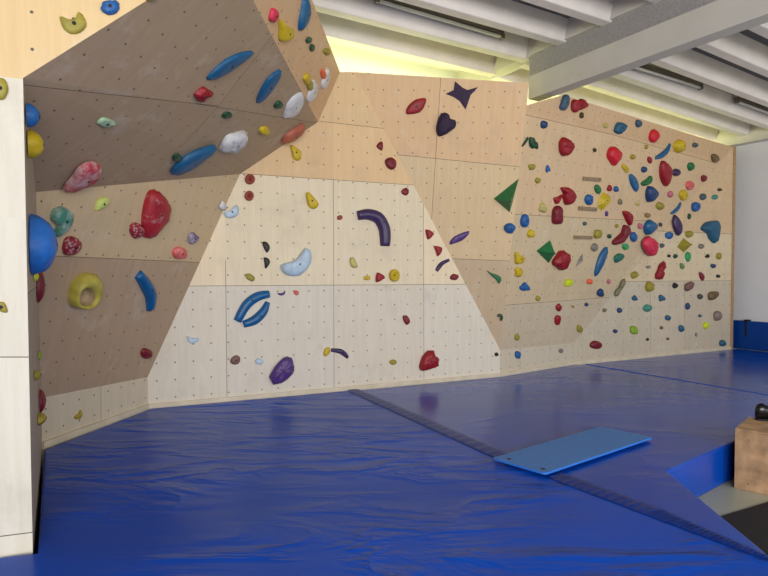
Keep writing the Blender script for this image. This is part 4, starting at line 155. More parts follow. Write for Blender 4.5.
["neon yellow knobbly hold low at the right end of the wall","lime","dome",[5.9513,10.6376,0.8118],[0.4509,-0.8926,0.0],[[0.043,0.0001],[0.0393,-0.0182],[0.0299,-0.0333],[0.0135,-0.0394],[-0.0066,-0.044],[-0.028,-0.0576],[-0.0497,-0.0658],[-0.0713,-0.0541],[-0.0881,-0.0346],[-0.0933,-0.0148],[-0.0928,0.0057],[-0.0918,0.0255],[-0.0857,0.0429],[-0.0698,0.0568],[-0.0494,0.0649],[-0.0278,0.0632],[-0.0058,0.0565],[0.0158,0.0489],[0.0332,0.0376],[0.0414,0.0198]],0.0494,24,{"rough":1}],
["lime green square hold low on the right wall","limegreen","dome",[4.2464,9.7763,0.8118],[0.4509,-0.8926,0.0],[[-0.0936,0.0669],[-0.055,0.0726],[-0.0032,0.0702],[0.036,0.0558],[0.0549,0.0188],[0.0608,-0.0302],[0.0502,-0.064],[0.0122,-0.0695],[-0.0421,-0.0598],[-0.0837,-0.0463],[-0.1002,-0.032],[-0.1042,-0.0139],[-0.1047,0.0054],[-0.1077,0.0278],[-0.1072,0.0514]],0.0553,39,{}],
["tiny brown round hold below right of the pale teal round hold","brown","dome",[4.8675,10.0901,0.8179],[0.4509,-0.8926,0.0],[[0.0247,0.0002],[0.0235,-0.0097],[0.0183,-0.0184],[0.0079,-0.024],[-0.0049,-0.027],[-0.0176,-0.0272],[-0.0302,-0.025],[-0.0425,-0.0207],[-0.0523,-0.0144],[-0.0571,-0.0056],[-0.0581,0.0038],[-0.0553,0.012],[-0.0496,0.0196],[-0.0422,0.0275],[-0.0325,0.033],[-0.0197,0.0327],[-0.0062,0.0293],[0.0056,0.0247],[0.0153,0.0183],[0.0217,0.0098]],0.0326,8,{"ball":1}],
["small teal blue oval hold left of the low neon yellow hold","blueteal","dome",[5.3334,10.3255,0.7813],[0.4509,-0.8926,0.0],[[0.0316,0.0123],[0.0396,-0.0082],[0.042,-0.0274],[0.0336,-0.0435],[0.0188,-0.0551],[-0.0001,-0.0595],[-0.0212,-0.0582],[-0.0431,-0.052],[-0.063,-0.0407],[-0.0776,-0.0232],[-0.0868,-0.0036],[-0.088,0.0141],[-0.0845,0.0309],[-0.08,0.048],[-0.0709,0.0612],[-0.0536,0.0653],[-0.0327,0.064],[-0.0104,0.0601],[0.0099,0.051],[0.0227,0.0333]],0.0447,25,{}],
["tiny grey sliver-like hold just below left of the low neon yellow hold","grey","dome",[5.7012,10.5113,0.6544],[0.4509,-0.8926,0.0],[[0.0146,0.0011],[0.0137,-0.0089],[0.0106,-0.0182],[0.0049,-0.0264],[-0.0026,-0.032],[-0.0118,-0.0331],[-0.0213,-0.0307],[-0.0292,-0.0246],[-0.0356,-0.0163],[-0.0398,-0.0065],[-0.0416,0.0038],[-0.0398,0.0137],[-0.0355,0.0225],[-0.0295,0.0293],[-0.022,0.0339],[-0.0132,0.0357],[-0.0044,0.0344],[0.0033,0.0287],[0.0095,0.0206],[0.0132,0.0111]],0.0224,5,{}],
["tiny black round hold below right of the lime green square hold","black","dome",[4.5514,9.9304,0.6312],[0.4509,-0.8926,0.0],[[0.0205,-0.0003],[0.0183,-0.0075],[0.0135,-0.0136],[0.0065,-0.0182],[-0.0022,-0.0212],[-0.0121,-0.0226],[-0.0225,-0.022],[-0.0335,-0.0188],[-0.0428,-0.0134],[-0.0483,-0.0053],[-0.05,0.0034],[-0.0462,0.0109],[-0.0394,0.0172],[-0.0316,0.0215],[-0.0226,0.0244],[-0.0121,0.0267],[-0.0014,0.0267],[0.0087,0.0223],[0.0167,0.0156],[0.0202,0.0078]],0.0272,6,{"ball":1}],
["tiny brown round hold below left of the mauve grey oval hold","brown","dome",[5.0174,10.1658,0.617],[0.4509,-0.8926,0.0],[[0.0241,0.0007],[0.0213,-0.0068],[0.0152,-0.0135],[0.0073,-0.0195],[-0.0024,-0.0234],[-0.0143,-0.0233],[-0.0264,-0.0207],[-0.0375,-0.0166],[-0.0463,-0.011],[-0.0514,-0.0034],[-0.0528,0.0047],[-0.0496,0.0118],[-0.0436,0.0179],[-0.0361,0.0232],[-0.0269,0.0266],[-0.0161,0.0268],[-0.0047,0.0248],[0.0064,0.0215],[0.0158,0.0165],[0.0218,0.009]],0.0272,6,{"ball":1}],
["teal blue domed hold beside the mat at the bottom right wall corner","blueteal","dome",[6.4084,10.8685,0.4521],[0.4509,-0.8926,0.0],[[0.0501,0.0042],[0.0518,-0.0149],[0.0445,-0.0326],[0.023,-0.0459],[-0.0059,-0.0543],[-0.0388,-0.0559],[-0.072,-0.0515],[-0.102,-0.0399],[-0.1245,-0.0239],[-0.1314,-0.0053],[-0.1301,0.0141],[-0.1272,0.0319],[-0.1177,0.0473],[-0.0974,0.059],[-0.0712,0.0664],[-0.0407,0.0687],[-0.011,0.065],[0.0115,0.0526],[0.0291,0.0364],[0.0425,0.0208]],0.0668,30,{"ball":1}],
["brick red round hold, upper of a pair below the dark roof corner","brickred","ring",[-1.5313,6.6214,2.85],[0.4192,-0.9079,-0.0],[[0.0541,0.001],[0.0504,-0.0172],[0.0419,-0.034],[0.0295,-0.048],[0.0141,-0.058],[-0.0036,-0.0625],[-0.0214,-0.0614],[-0.0367,-0.0533],[-0.0491,-0.0406],[-0.0573,-0.0247],[-0.0607,-0.0068],[-0.0576,0.0118],[-0.0495,0.0291],[-0.0365,0.0428],[-0.0204,0.0524],[-0.0027,0.0563],[0.0149,0.0548],[0.0303,0.0471],[0.0428,0.0347],[0.0509,0.0188]],0.0445,77,{}],
["brick red round hold, lower of a pair below the dark roof corner","brickred","ring",[-1.5402,6.6173,2.6607],[0.4192,-0.9079,-0.0],[[0.0487,0.0004],[0.0457,-0.0171],[0.0384,-0.0332],[0.0269,-0.0469],[0.0128,-0.0564],[-0.0033,-0.0591],[-0.0194,-0.0566],[-0.034,-0.0496],[-0.0458,-0.0384],[-0.0533,-0.0229],[-0.0562,-0.0054],[-0.0529,0.0122],[-0.0451,0.0285],[-0.0334,0.0415],[-0.019,0.0507],[-0.0028,0.0546],[0.0135,0.0534],[0.0282,0.0459],[0.0399,0.0338],[0.0466,0.018]],0.0413,68,{}],
["pale blue curved hold at the left edge of the central wall","paleblue","dome",[-1.7131,6.5375,2.4587],[0.4192,-0.9079,-0.0],[[-0.0976,-0.0027],[-0.0815,0.0039],[-0.0548,0.0063],[-0.0288,0.0143],[-0.0069,0.0365],[0.0142,0.0643],[0.0325,0.0818],[0.0481,0.0817],[0.0608,0.0711],[0.0686,0.0553],[0.0709,0.0331],[0.0682,0.0056],[0.0597,-0.0184],[0.0434,-0.0364],[0.0213,-0.0509],[-0.0017,-0.0603],[-0.0257,-0.0646],[-0.0505,-0.0639],[-0.0706,-0.0575],[-0.0862,-0.0416],[-0.0972,-0.0201]],0.0431,104,{}],
["small white teardrop hold at the diagonal edge beside pale blue curved hold","white","dome",[-1.791,6.443,2.521],[0.9173,-0.2268,-0.3272],[[0.0197,0.0106],[0.0407,-0.0065],[0.0542,-0.0224],[0.0452,-0.0357],[0.0254,-0.044],[0.0002,-0.0429],[-0.026,-0.0379],[-0.0464,-0.0341],[-0.063,-0.0278],[-0.0762,-0.016],[-0.0836,-0.0016],[-0.0806,0.0137],[-0.0742,0.0291],[-0.0718,0.0439],[-0.068,0.055],[-0.0595,0.0579],[-0.0474,0.0557],[-0.031,0.0503],[-0.013,0.0409],[0.0033,0.0269]],0.0341,36,{}],
["chalky grey purple hold on the left leaning panel above the coral hold","purplegrey","dome",[-2.016,6.1134,2.1465],[0.9173,-0.2268,-0.3272],[[-0.1157,0.029],[-0.104,0.0472],[-0.0798,0.0599],[-0.0557,0.0659],[-0.0359,0.0625],[-0.0161,0.0522],[0.0034,0.0424],[0.0262,0.0376],[0.0489,0.0333],[0.0609,0.0239],[0.0567,0.0042],[0.0417,-0.0204],[0.0216,-0.0399],[-0.0045,-0.0534],[-0.0355,-0.0618],[-0.0629,-0.0583],[-0.087,-0.0349],[-0.1076,-0.0001]],0.0491,66,{}],
["chalky coral round hold on the left leaning panel","coral","dome",[-2.1091,5.9731,1.9828],[0.9173,-0.2268,-0.3272],[[0.0791,0.0009],[0.0821,-0.0233],[0.0732,-0.0435],[0.0449,-0.0521],[0.0092,-0.0554],[-0.0243,-0.0595],[-0.0572,-0.0582],[-0.0901,-0.0452],[-0.1179,-0.0266],[-0.1362,-0.0054],[-0.1448,0.0164],[-0.1411,0.0367],[-0.1279,0.0538],[-0.1053,0.0646],[-0.0771,0.0705],[-0.0469,0.0716],[-0.015,0.0678],[0.0192,0.0588],[0.0495,0.0446],[0.0687,0.0241]],0.0527,118,{}],
["black wedge hold, upper of a black pair on the central wall","black","dome",[-1.3647,6.6983,2.0864],[0.4192,-0.9079,0.0],[[-0.0463,0.0527],[-0.0312,0.0578],[-0.0081,0.0547],[0.0118,0.0454],[0.026,0.0281],[0.0369,0.0047],[0.0407,-0.0177],[0.0337,-0.0401],[0.0197,-0.0613],[0.0053,-0.0703],[-0.0079,-0.0597],[-0.0213,-0.037],[-0.0322,-0.0132],[-0.0413,0.0108],[-0.0478,0.0359]],0.0307,45,{}],
["black wedge hold, lower of a black pair on the central wall","black","dome",[-1.3626,6.6993,1.904],[0.4192,-0.9079,0.0],[[-0.0349,0.0537],[-0.0237,0.0584],[-0.0067,0.056],[0.0087,0.0484],[0.0225,0.0354],[0.0347,0.0171],[0.0377,-0.0034],[0.0245,-0.0316],[0.0023,-0.0619],[-0.0153,-0.0761],[-0.0222,-0.0622],[-0.0245,-0.0323],[-0.0265,-0.0039],[-0.0314,0.0187],[-0.0361,0.0397]],0.0285,39,{}],
["large pale blue boot shaped hold on the central wall","paleblue","dome",[-1.0161,6.8593,1.8844],[0.4192,-0.9079,0.0],[[-0.2116,-0.0124],[-0.1848,0.0053],[-0.1429,0.0173],[-0.0916,0.0302],[-0.0372,0.0535],[0.0134,0.1108],[0.0548,0.1669],[0.0731,0.1875],[0.0856,0.1911],[0.1091,0.1867],[0.1318,0.1681],[0.1495,0.1297],[0.1563,0.0792],[0.1443,0.0195],[0.1156,-0.0402],[0.0667,-0.092],[0.0077,-0.1294],[-0.0545,-0.1403],[-0.1135,-0.1351],[-0.162,-0.12],[-0.1971,-0.094],[-0.2139,-0.0525]],0.0893,456,{}],
["olive half moon hold above the pair of blue curved rails","olive","dome",[-1.5353,6.6196,1.7306],[0.4192,-0.9079,0.0],[[-0.0551,0.0339],[-0.0414,0.0412],[-0.0195,0.0434],[0.0017,0.0396],[0.0221,0.027],[0.042,0.0082],[0.0529,-0.0093],[0.0505,-0.025],[0.0391,-0.0394],[0.024,-0.0464],[0.004,-0.0425],[-0.0198,-0.0312],[-0.0384,-0.0175],[-0.0501,-0.0003],[-0.0566,0.0194]],0.0295,42,{}],
["upper of two nested blue curved rail holds on the central wall","blue2","sweep",[-1.5775,6.6001,1.4067],[0.4192,-0.9079,0.0],[[0.265,0.1283],[0.1255,0.0988],[-0.0036,0.001],[-0.1033,-0.1757]],0.0598,385,{"hw":[0.0429,0.0543,0.0543,0.0458]}],
["lower of two nested blue curved rail holds on the central wall","blue2","sweep",[-1.4875,6.6416,1.237],[0.4192,-0.9079,0.0],[[0.1479,0.2055],[0.0978,0.0994],[-0.0039,0.0015],[-0.1351,-0.0455]],0.0601,262,{"hw":[0.0288,0.0489,0.0547,0.0403]}],
["small purple crescent hold right of the pair of blue curved rails","purple","dome",[-1.2001,6.7744,1.5363],[0.4192,-0.9079,0.0],[[-0.0536,0.0085],[-0.0393,0.0094],[-0.0151,0.0069],[0.0059,0.0077],[0.0195,0.0179],[0.0298,0.0315],[0.036,0.0366],[0.0384,0.0253],[0.0368,0.0055],[0.0298,-0.0103],[0.0145,-0.0182],[-0.0062,-0.022],[-0.0241,-0.0212],[-0.039,-0.0132],[-0.0513,-0.0006]],0.0181,15,{}],
["tiny coral hold below the large pale blue boot shaped hold","coral","dome",[-1.0385,6.8489,1.5442],[0.4192,-0.9079,0.0],[[0.0284,0.0006],[0.0266,-0.0094],[0.0217,-0.0185],[0.0143,-0.0257],[0.0054,-0.0301],[-0.0043,-0.0302],[-0.0137,-0.0274],[-0.0213,-0.0223],[-0.0274,-0.0154],[-0.0325,-0.0074],[-0.0353,0.0015],[-0.034,0.0112],[-0.0298,0.0201],[-0.0225,0.0267],[-0.0138,0.0307],[-0.0047,0.0304],[0.0043,0.0276],[0.0125,0.0239],[0.0196,0.0183],[0.0254,0.0101]],0.0324,19,{"ball":1}],
["small pale blue hold low left of the central wall, under the rails","paleblue","dome",[-2.1117,6.3535,1.0403],[0.4192,-0.9079,0.0],[[-0.0611,0.0445],[-0.0489,0.0437],[-0.0267,0.0321],[-0.0037,0.0225],[0.0211,0.0218],[0.0469,0.0231],[0.0624,0.0194],[0.0618,0.0048],[0.0508,-0.0147],[0.0355,-0.0292],[0.0151,-0.0362],[-0.0096,-0.0381],[-0.0304,-0.0313],[-0.0465,-0.0082],[-0.0587,0.0236]],0.0303,45,{}],
["brownish mauve round hold low on the central wall, left of the purple boulder","mauvebrown","dome",[-1.6908,6.5478,0.7858],[0.4192,-0.9079,0.0],[[0.0498,0.019],[0.0502,0.0028],[0.0461,-0.0129],[0.0393,-0.0278],[0.029,-0.04],[0.0138,-0.0481],[-0.0034,-0.0514],[-0.0203,-0.0482],[-0.0362,-0.0404],[-0.0508,-0.0289],[-0.0604,-0.0148],[-0.0593,0.0019],[-0.0527,0.0181],[-0.0436,0.0299],[-0.0319,0.0399],[-0.0187,0.0512],[-0.0037,0.0586],[0.0147,0.0569],[0.0318,0.0491],[0.0433,0.0354]],0.0418,68,{}],
["small pale blue hold between the mauve round and the purple boulder holds","paleblue","dome",[-1.4459,6.6609,0.754],[0.4192,-0.9079,0.0],[[0.0446,-0.0016],[0.0425,-0.0133],[0.036,-0.0237],[0.025,-0.0311],[0.0116,-0.0352],[-0.0024,-0.0343],[-0.0161,-0.0303],[-0.0286,-0.0249],[-0.039,-0.0173],[-0.0468,-0.0068],[-0.0503,0.0045],[-0.0465,0.015],[-0.0387,0.0248],[-0.0297,0.0352],[-0.0184,0.0419],[-0.0042,0.0391],[0.0105,0.0327],[0.0234,0.0274],[0.0341,0.0204],[0.0414,0.01]],0.029,37,{}],
["large purple angular hold low on the central wall above the mat","purple","dome",[-1.193,6.7776,0.6193],[0.4192,-0.9079,0.0],[[0.0023,0.1534],[0.0414,0.1668],[0.0758,0.1625],[0.1016,0.1472],[0.1163,0.1193],[0.1222,0.0805],[0.1224,0.042],[0.121,0.0072],[0.1139,-0.0271],[0.0917,-0.0596],[0.0431,-0.0945],[-0.0201,-0.1274],[-0.0736,-0.1441],[-0.1098,-0.1359],[-0.1367,-0.1119],[-0.153,-0.085],[-0.1595,-0.0606],[-0.1555,-0.0331],[-0.1378,0.0015],[-0.099,0.0529],[-0.0461,0.1118]],0.0858,378,{"rough":1}],
["small yellow hold touching the left tip of the low purple banana","yellow","dome",[-0.6953,7.0074,0.8192],[0.4192,-0.9079,0.0],[[-0.0289,0.04],[-0.0109,0.0514],[0.0118,0.0559],[0.0288,0.0521],[0.0367,0.0364],[0.0389,0.0125],[0.0351,-0.0094],[0.0224,-0.0273],[0.0037,-0.0432],[-0.0132,-0.0523],[-0.0268,-0.0532],[-0.0386,-0.0474],[-0.0451,-0.0352],[-0.0448,-0.0121],[-0.0391,0.0175]],0.0307,37,{}],
["small dark purple banana hold low on the central wall","darkpurple","sweep",[-0.4909,7.1018,0.7818],[0.4192,-0.9079,0.0],[[-0.1731,0.0574],[-0.0595,0.0356],[-0.0039,0.0015],[0.0455,-0.051]],0.0338,79,{"hw":[0.0215,0.0308,0.0308,0.0185]}],
["hooked yellow hold high on the central wall under the roof corner","yellow","dome",[-1.0387,6.8489,3.1936],[0.4192,-0.9079,-0.0],[[-0.071,0.0845],[-0.0591,0.0873],[-0.0392,0.0786],[-0.0168,0.0661],[0.0101,0.053],[0.0395,0.0361],[0.0589,0.0143],[0.0627,-0.0181],[0.0563,-0.0553],[0.0433,-0.081],[0.0203,-0.0882],[-0.0092,-0.0839],[-0.0325,-0.0726],[-0.0436,-0.054],[-0.0486,-0.0285],[-0.0533,-0.0014],[-0.0621,0.0301],[-0.0705,0.0631]],0.045,95,{}],
["long bright yellow hold on the upper central wall","yellow","dome",[-0.8641,6.9295,2.6365],[0.4192,-0.9079,0.0],[[-0.0743,0.0833],[-0.0657,0.0988],[-0.0503,0.1042],[-0.028,0.0948],[0.0093,0.062],[0.0536,0.0141],[0.0808,-0.0273],[0.0772,-0.0553],[0.0562,-0.0764],[0.0336,-0.0893],[0.0128,-0.0925],[-0.0096,-0.0875],[-0.0286,-0.0773],[-0.0417,-0.0631],[-0.0514,-0.0438],[-0.0593,-0.0195],[-0.0677,0.0148],[-0.0744,0.0541]],0.0477,113,{}],
["tiny brick red diamond hold left of the big purple curved rail","brickred","dome",[-0.5401,7.079,2.4562],[0.4192,-0.9079,0.0],[[0.0305,-0.0008],[0.0279,-0.0095],[0.0229,-0.0171],[0.0159,-0.0229],[0.0075,-0.027],[-0.0015,-0.0292],[-0.0113,-0.0295],[-0.0231,-0.0281],[-0.0329,-0.0239],[-0.0365,-0.0145],[-0.0367,-0.0035],[-0.0349,0.0067],[-0.0302,0.0156],[-0.0217,0.0212],[-0.0114,0.0251],[-0.0006,0.0288],[0.0099,0.0298],[0.0191,0.0249],[0.0263,0.0172],[0.0299,0.0084]],0.0234,19,{}],
["big dark purple curved rail hold on the central wall","darkpurple","sweep",[0.0032,7.3299,2.355],[0.4192,-0.9079,0.0],[[-0.369,0.134],[-0.2244,0.1556],[-0.0878,0.1144],[-0.0116,-0.0022],[0.0058,-0.112],[0.0058,-0.235]],0.0838,557,{"hw":[0.0572,0.0699,0.0762,0.0762,0.073,0.0635]}],
["dark red round hold on the central wall near the diagonal edge","maroon","dome",[0.2763,7.456,2.8261],[0.4192,-0.9079,0.0],[[0.0468,0.0023],[0.0448,-0.0129],[0.0386,-0.0272],[0.0271,-0.0402],[0.0124,-0.0493],[-0.0045,-0.0509],[-0.0217,-0.0478],[-0.0368,-0.042],[-0.0496,-0.0328],[-0.0602,-0.0193],[-0.0649,-0.0042],[-0.0582,0.0106],[-0.0464,0.0241],[-0.0344,0.0339],[-0.0206,0.0412],[-0.0043,0.0475],[0.0121,0.0494],[0.0272,0.0427],[0.0391,0.0314],[0.0451,0.0176]],0.0282,43,{"ball":1}],
["pale olive leaf hold left below the big purple curved rail","paleyellow","dome",[-0.3767,7.1545,1.9024],[0.4192,-0.9079,0.0],[[-0.0531,0.0518],[-0.0417,0.0674],[-0.0229,0.0744],[-0.0034,0.0678],[0.0185,0.0379],[0.0412,-0.0058],[0.0532,-0.04],[0.0474,-0.0553],[0.0308,-0.061],[0.0131,-0.0619],[-0.004,-0.0606],[-0.0222,-0.0545],[-0.0367,-0.0405],[-0.0471,-0.0121],[-0.0537,0.0241]],0.0345,50,{}],
["tiny flat yellow hold left of the small red triangle hold","yellow","dome",[-0.2121,7.2305,1.7157],[0.4192,-0.9079,0.0],[[0.0452,0.0002],[0.0417,-0.0082],[0.0342,-0.0157],[0.0238,-0.0223],[0.0109,-0.0268],[-0.0042,-0.0273],[-0.0196,-0.0253],[-0.0346,-0.0218],[-0.0462,-0.0165],[-0.0504,-0.0084],[-0.0502,0.0005],[-0.048,0.0086],[-0.0424,0.0159],[-0.0326,0.0223],[-0.02,0.0268],[-0.0052,0.0275],[0.01,0.0258],[0.0247,0.0225],[0.0367,0.0171],[0.0433,0.0091]],0.022,23,{}],
["small red triangle hold left of the yellow ring hold","red","dome",[-0.0538,7.3036,1.7214],[0.4192,-0.9079,0.0],[[-0.0396,0.0635],[-0.0056,0.0572],[0.0381,0.0312],[0.0646,0.0066],[0.0594,-0.0101],[0.0368,-0.0252],[0.0123,-0.0375],[-0.0127,-0.0507],[-0.0396,-0.061],[-0.0568,-0.056],[-0.0607,-0.0199],[-0.0549,0.0316]],0.0467,44,{}],
["yellow ring hold with a hollow centre on the central wall","yellow","ring",[0.1351,7.3908,1.7475],[0.4192,-0.9079,0.0],[[0.059,-0.001],[0.0556,-0.0256],[0.0463,-0.0478],[0.0301,-0.0647],[0.0102,-0.0756],[-0.0114,-0.0782],[-0.0328,-0.0739],[-0.052,-0.0628],[-0.0676,-0.0462],[-0.0773,-0.0246],[-0.0812,-0.0007],[-0.0777,0.0233],[-0.0683,0.0453],[-0.0529,0.0627],[-0.0335,0.0745],[-0.0115,0.0788],[0.0107,0.0757],[0.0306,0.064],[0.0466,0.0462],[0.0558,0.0237]],0.0563,90,{}],
["red triangle hold beside the diagonal edge, upper of a red pair","red","dome",[0.5957,7.6034,2.2866],[0.4192,-0.9079,0.0],[[-0.0556,0.0608],[-0.0204,0.0547],[0.0287,0.0331],[0.0571,0.0085],[0.0442,-0.02],[0.0104,-0.0511],[-0.0179,-0.0689],[-0.0308,-0.0654],[-0.0383,-0.0488],[-0.0442,-0.027],[-0.0537,0.004],[-0.0615,0.0402]],0.0441,37,{}],
["red wedge hold beside the diagonal edge, lower of a red pair","red","dome",[0.723,7.6622,2.0803],[0.4192,-0.9079,0.0],[[-0.072,0.0506],[-0.0441,0.0552],[-0.0017,0.0516],[0.0307,0.0427],[0.0441,0.028],[0.0473,0.0079],[0.0424,-0.0134],[0.0262,-0.0399],[0.0019,-0.0675],[-0.0185,-0.0804],[-0.0299,-0.0683],[-0.0376,-0.0415],[-0.0453,-0.0148],[-0.0589,0.0098],[-0.0726,0.0343]],0.0463,43,{}],
["small purple curved hold beside the diagonal edge of the central wall","darkpurple","sweep",[0.7302,7.6655,1.8582],[0.4192,-0.9079,0.0],[[0.1518,0.0941],[0.0477,0.0499],[-0.0057,-0.0001],[-0.0399,-0.0532]],0.0329,65,{"hw":[0.0199,0.0266,0.0299,0.0232]}],
["small maroon hold at the diagonal edge right of the yellow ring hold","maroon","dome",[0.9469,7.7656,1.7226],[0.4192,-0.9079,0.0],[[-0.0689,0.0058],[-0.0577,0.0216],[-0.0395,0.0378],[-0.0183,0.0459],[0.0102,0.0408],[0.0419,0.0274],[0.0605,0.0121],[0.0576,-0.0056],[0.0416,-0.0251],[0.0213,-0.0382],[-0.0045,-0.0412],[-0.0345,-0.0378],[-0.057,-0.0311],[-0.0682,-0.0211],[-0.072,-0.0079]],0.0339,33,{}],
["purple pill shaped hold on the plain leaning panel","purple","dome",[1.0018,7.6898,2.2466],[0.0444,-0.9727,-0.228],[[-0.1248,-0.0544],[-0.1133,-0.0317],[-0.0928,-0.0038],[-0.0611,0.023],[-0.0085,0.0499],[0.0553,0.0757],[0.1028,0.0904],[0.1233,0.0886],[0.1276,0.0756],[0.1211,0.057],[0.1043,0.0318],[0.0767,0.0009],[0.0414,-0.0271],[-0.0078,-0.0515],[-0.0645,-0.073],[-0.1068,-0.0847],[-0.1255,-0.0828],[-0.1297,-0.0712]],0.035,100,{}],
["small maroon kidney hold on the lower central wall","maroon","dome",[0.2904,7.4625,1.1706],[0.4192,-0.9079,0.0],[[-0.0563,0.0506],[-0.0422,0.0602],[-0.0196,0.0621],[0.0015,0.0553],[0.0201,0.0359],[0.0371,0.0078],[0.0453,-0.0175],[0.0395,-0.0385],[0.0248,-0.0566],[0.0089,-0.0649],[-0.0071,-0.0591],[-0.0243,-0.0436],[-0.0382,-0.0243],[-0.0492,0.0008],[-0.057,0.0296]],0.0341,39,{}],
["small yellow hold left of the red lobed hold near the mat","darkyellow","dome",[0.1186,7.3832,0.6333],[0.4192,-0.9079,0.0],[[0.0467,-0.0014],[0.0421,-0.0108],[0.0332,-0.0193],[0.0232,-0.0274],[0.0108,-0.0328],[-0.0055,-0.0332],[-0.0217,-0.0298],[-0.0341,-0.0229],[-0.0438,-0.0139],[-0.0512,-0.0046],[-0.055,0.0052],[-0.0535,0.0156],[-0.0474,0.0249],[-0.0356,0.0307],[-0.0209,0.0341],[-0.0052,0.0353],[0.0102,0.0335],[0.0236,0.0274],[0.0346,0.0188],[0.043,0.0089]],0.0269,27,{}],
["big red lobed hold low on the central wall just above the mat","red","dome",[0.602,7.6063,0.6054],[0.4192,-0.9079,0.0],[[-0.1552,-0.028],[-0.1414,0.0186],[-0.1183,0.068],[-0.0842,0.1095],[-0.0438,0.1392],[0.0029,0.1487],[0.0428,0.1409],[0.0538,0.1106],[0.062,0.0735],[0.0967,0.0475],[0.1268,0.0197],[0.1279,-0.0224],[0.108,-0.0623],[0.0626,-0.0849],[0.0057,-0.0983],[-0.054,-0.1067],[-0.1068,-0.1068],[-0.1379,-0.0956],[-0.1551,-0.0772],[-0.1605,-0.0567]],0.0936,253,{"rough":1}],
["red leaf shaped hold high on the plain leaning panel","red","dome",[0.4052,7.2836,3.8639],[0.0444,-0.9727,-0.228],[[-0.1265,-0.0898],[-0.1315,-0.071],[-0.1262,-0.0438],[-0.1123,-0.0148],[-0.0889,0.0166],[-0.0568,0.0498],[-0.0205,0.0756],[0.0252,0.0929],[0.0752,0.103],[0.1102,0.1011],[0.121,0.0814],[0.1168,0.0497],[0.1063,0.0178],[0.0916,-0.0126],[0.0706,-0.0431],[0.0458,-0.0667],[0.0164,-0.0795],[-0.0166,-0.0854],[-0.048,-0.0888],[-0.0787,-0.0936],[-0.1077,-0.0959]],0.0426,195,{}],
["dark purple four pointed star volume at the wall top","deeppurple","star",[0.9726,7.2747,4.0123],[0.0444,-0.9727,-0.228],[[-0.0929,0.152],[0.0041,0.0799],[0.0683,0.0512],[0.2016,0.0885],[0.112,-0.0075],[0.0571,-0.1816],[-0.02,-0.0837],[-0.1009,-0.0341],[-0.2028,0.0031],[-0.1043,0.0488]],0.0214,312,{}],
["dark purple boulder hold just below the purple star volume","deeppurple","dome",[0.7714,7.3495,3.6538],[0.0444,-0.9727,-0.228],[[-0.1146,-0.0361],[-0.1008,0.0354],[-0.0782,0.1003],[-0.0539,0.13],[-0.0261,0.1399],[0.008,0.1336],[0.0378,0.1167],[0.0466,0.0937],[0.0554,0.0717],[0.0876,0.0659],[0.1192,0.0574],[0.1328,0.0268],[0.1315,-0.0091],[0.1116,-0.0364],[0.0767,-0.0644],[0.023,-0.104],[-0.0318,-0.1357],[-0.0694,-0.1416],[-0.0957,-0.1272],[-0.1114,-0.0896]],0.0884,290,{"rough":1}],
["tiny dark red triangle hold above the dark red egg hold","maroon","dome",[-0.0444,7.3079,3.378],[0.4192,-0.9079,0.0],[[-0.0575,-0.0123],[-0.0454,0.0129],[-0.0184,0.0406],[0.0045,0.0558],[0.0168,0.0503],[0.0248,0.0322],[0.0287,0.0112],[0.0291,-0.0146],[0.0252,-0.0432],[0.0148,-0.0588],[-0.01,-0.0527],[-0.0412,-0.0337]],0.0344,29,{}],
["dark red egg shaped hold beside the upper diagonal edge","maroon","dome",[0.0878,7.3689,3.1723],[0.4192,-0.9079,0.0],[[-0.0865,0.03],[-0.0667,0.0505],[-0.0356,0.0675],[-0.0063,0.0743],[0.0188,0.0665],[0.0421,0.0483],[0.0571,0.0259],[0.0606,-0.0024],[0.056,-0.0348],[0.0466,-0.0603],[0.0323,-0.0748],[0.0134,-0.0823],[-0.0062,-0.0832],[-0.027,-0.0769],[-0.0485,-0.0641],[-0.0657,-0.0468],[-0.0792,-0.023],[-0.0885,0.0053]],0.0578,87,{}],
["long teal blue blade hold on the roof, upper left of two blades","midblue2","dome",[-1.1753,4.4358,3.3583],[0.6976,-0.0413,-0.7153],[[0.0849,0.2006],[0.1034,0.2049],[0.1105,0.1968],[0.1104,0.1763],[0.1034,0.1401],[0.0893,0.0916],[0.071,0.0407],[0.0491,-0.013],[0.0232,-0.0688],[-0.0052,-0.116],[-0.0389,-0.1534],[-0.0748,-0.1823],[-0.1037,-0.1959],[-0.1228,-0.1906],[-0.1353,-0.1706],[-0.1417,-0.1416],[-0.1422,-0.1015],[-0.1366,-0.0521],[-0.1238,-0.0046],[-0.102,0.0382],[-0.0725,0.0796],[-0.0389,0.1168],[0.0027,0.1513],[0.049,0.1818]],0.0337,409,{}],
["long blue blade hold on the roof near its right edge","midblue2","dome",[-1.0316,5.2269,3.4527],[0.6976,-0.0413,-0.7153],[[-0.0889,0.1693],[-0.0635,0.1655],[-0.0344,0.1516],[-0.0062,0.1256],[0.0213,0.0806],[0.0479,0.0231],[0.0683,-0.0292],[0.0806,-0.0698],[0.0863,-0.1045],[0.0855,-0.1331],[0.0781,-0.1574],[0.0642,-0.1754],[0.0441,-0.1819],[0.0164,-0.1751],[-0.0171,-0.1571],[-0.052,-0.1279],[-0.0921,-0.0824],[-0.1334,-0.0265],[-0.1599,0.0231],[-0.1632,0.0622],[-0.1524,0.0962],[-0.1386,0.124],[-0.1253,0.1465],[-0.1089,0.1628]],0.0394,260,{}],
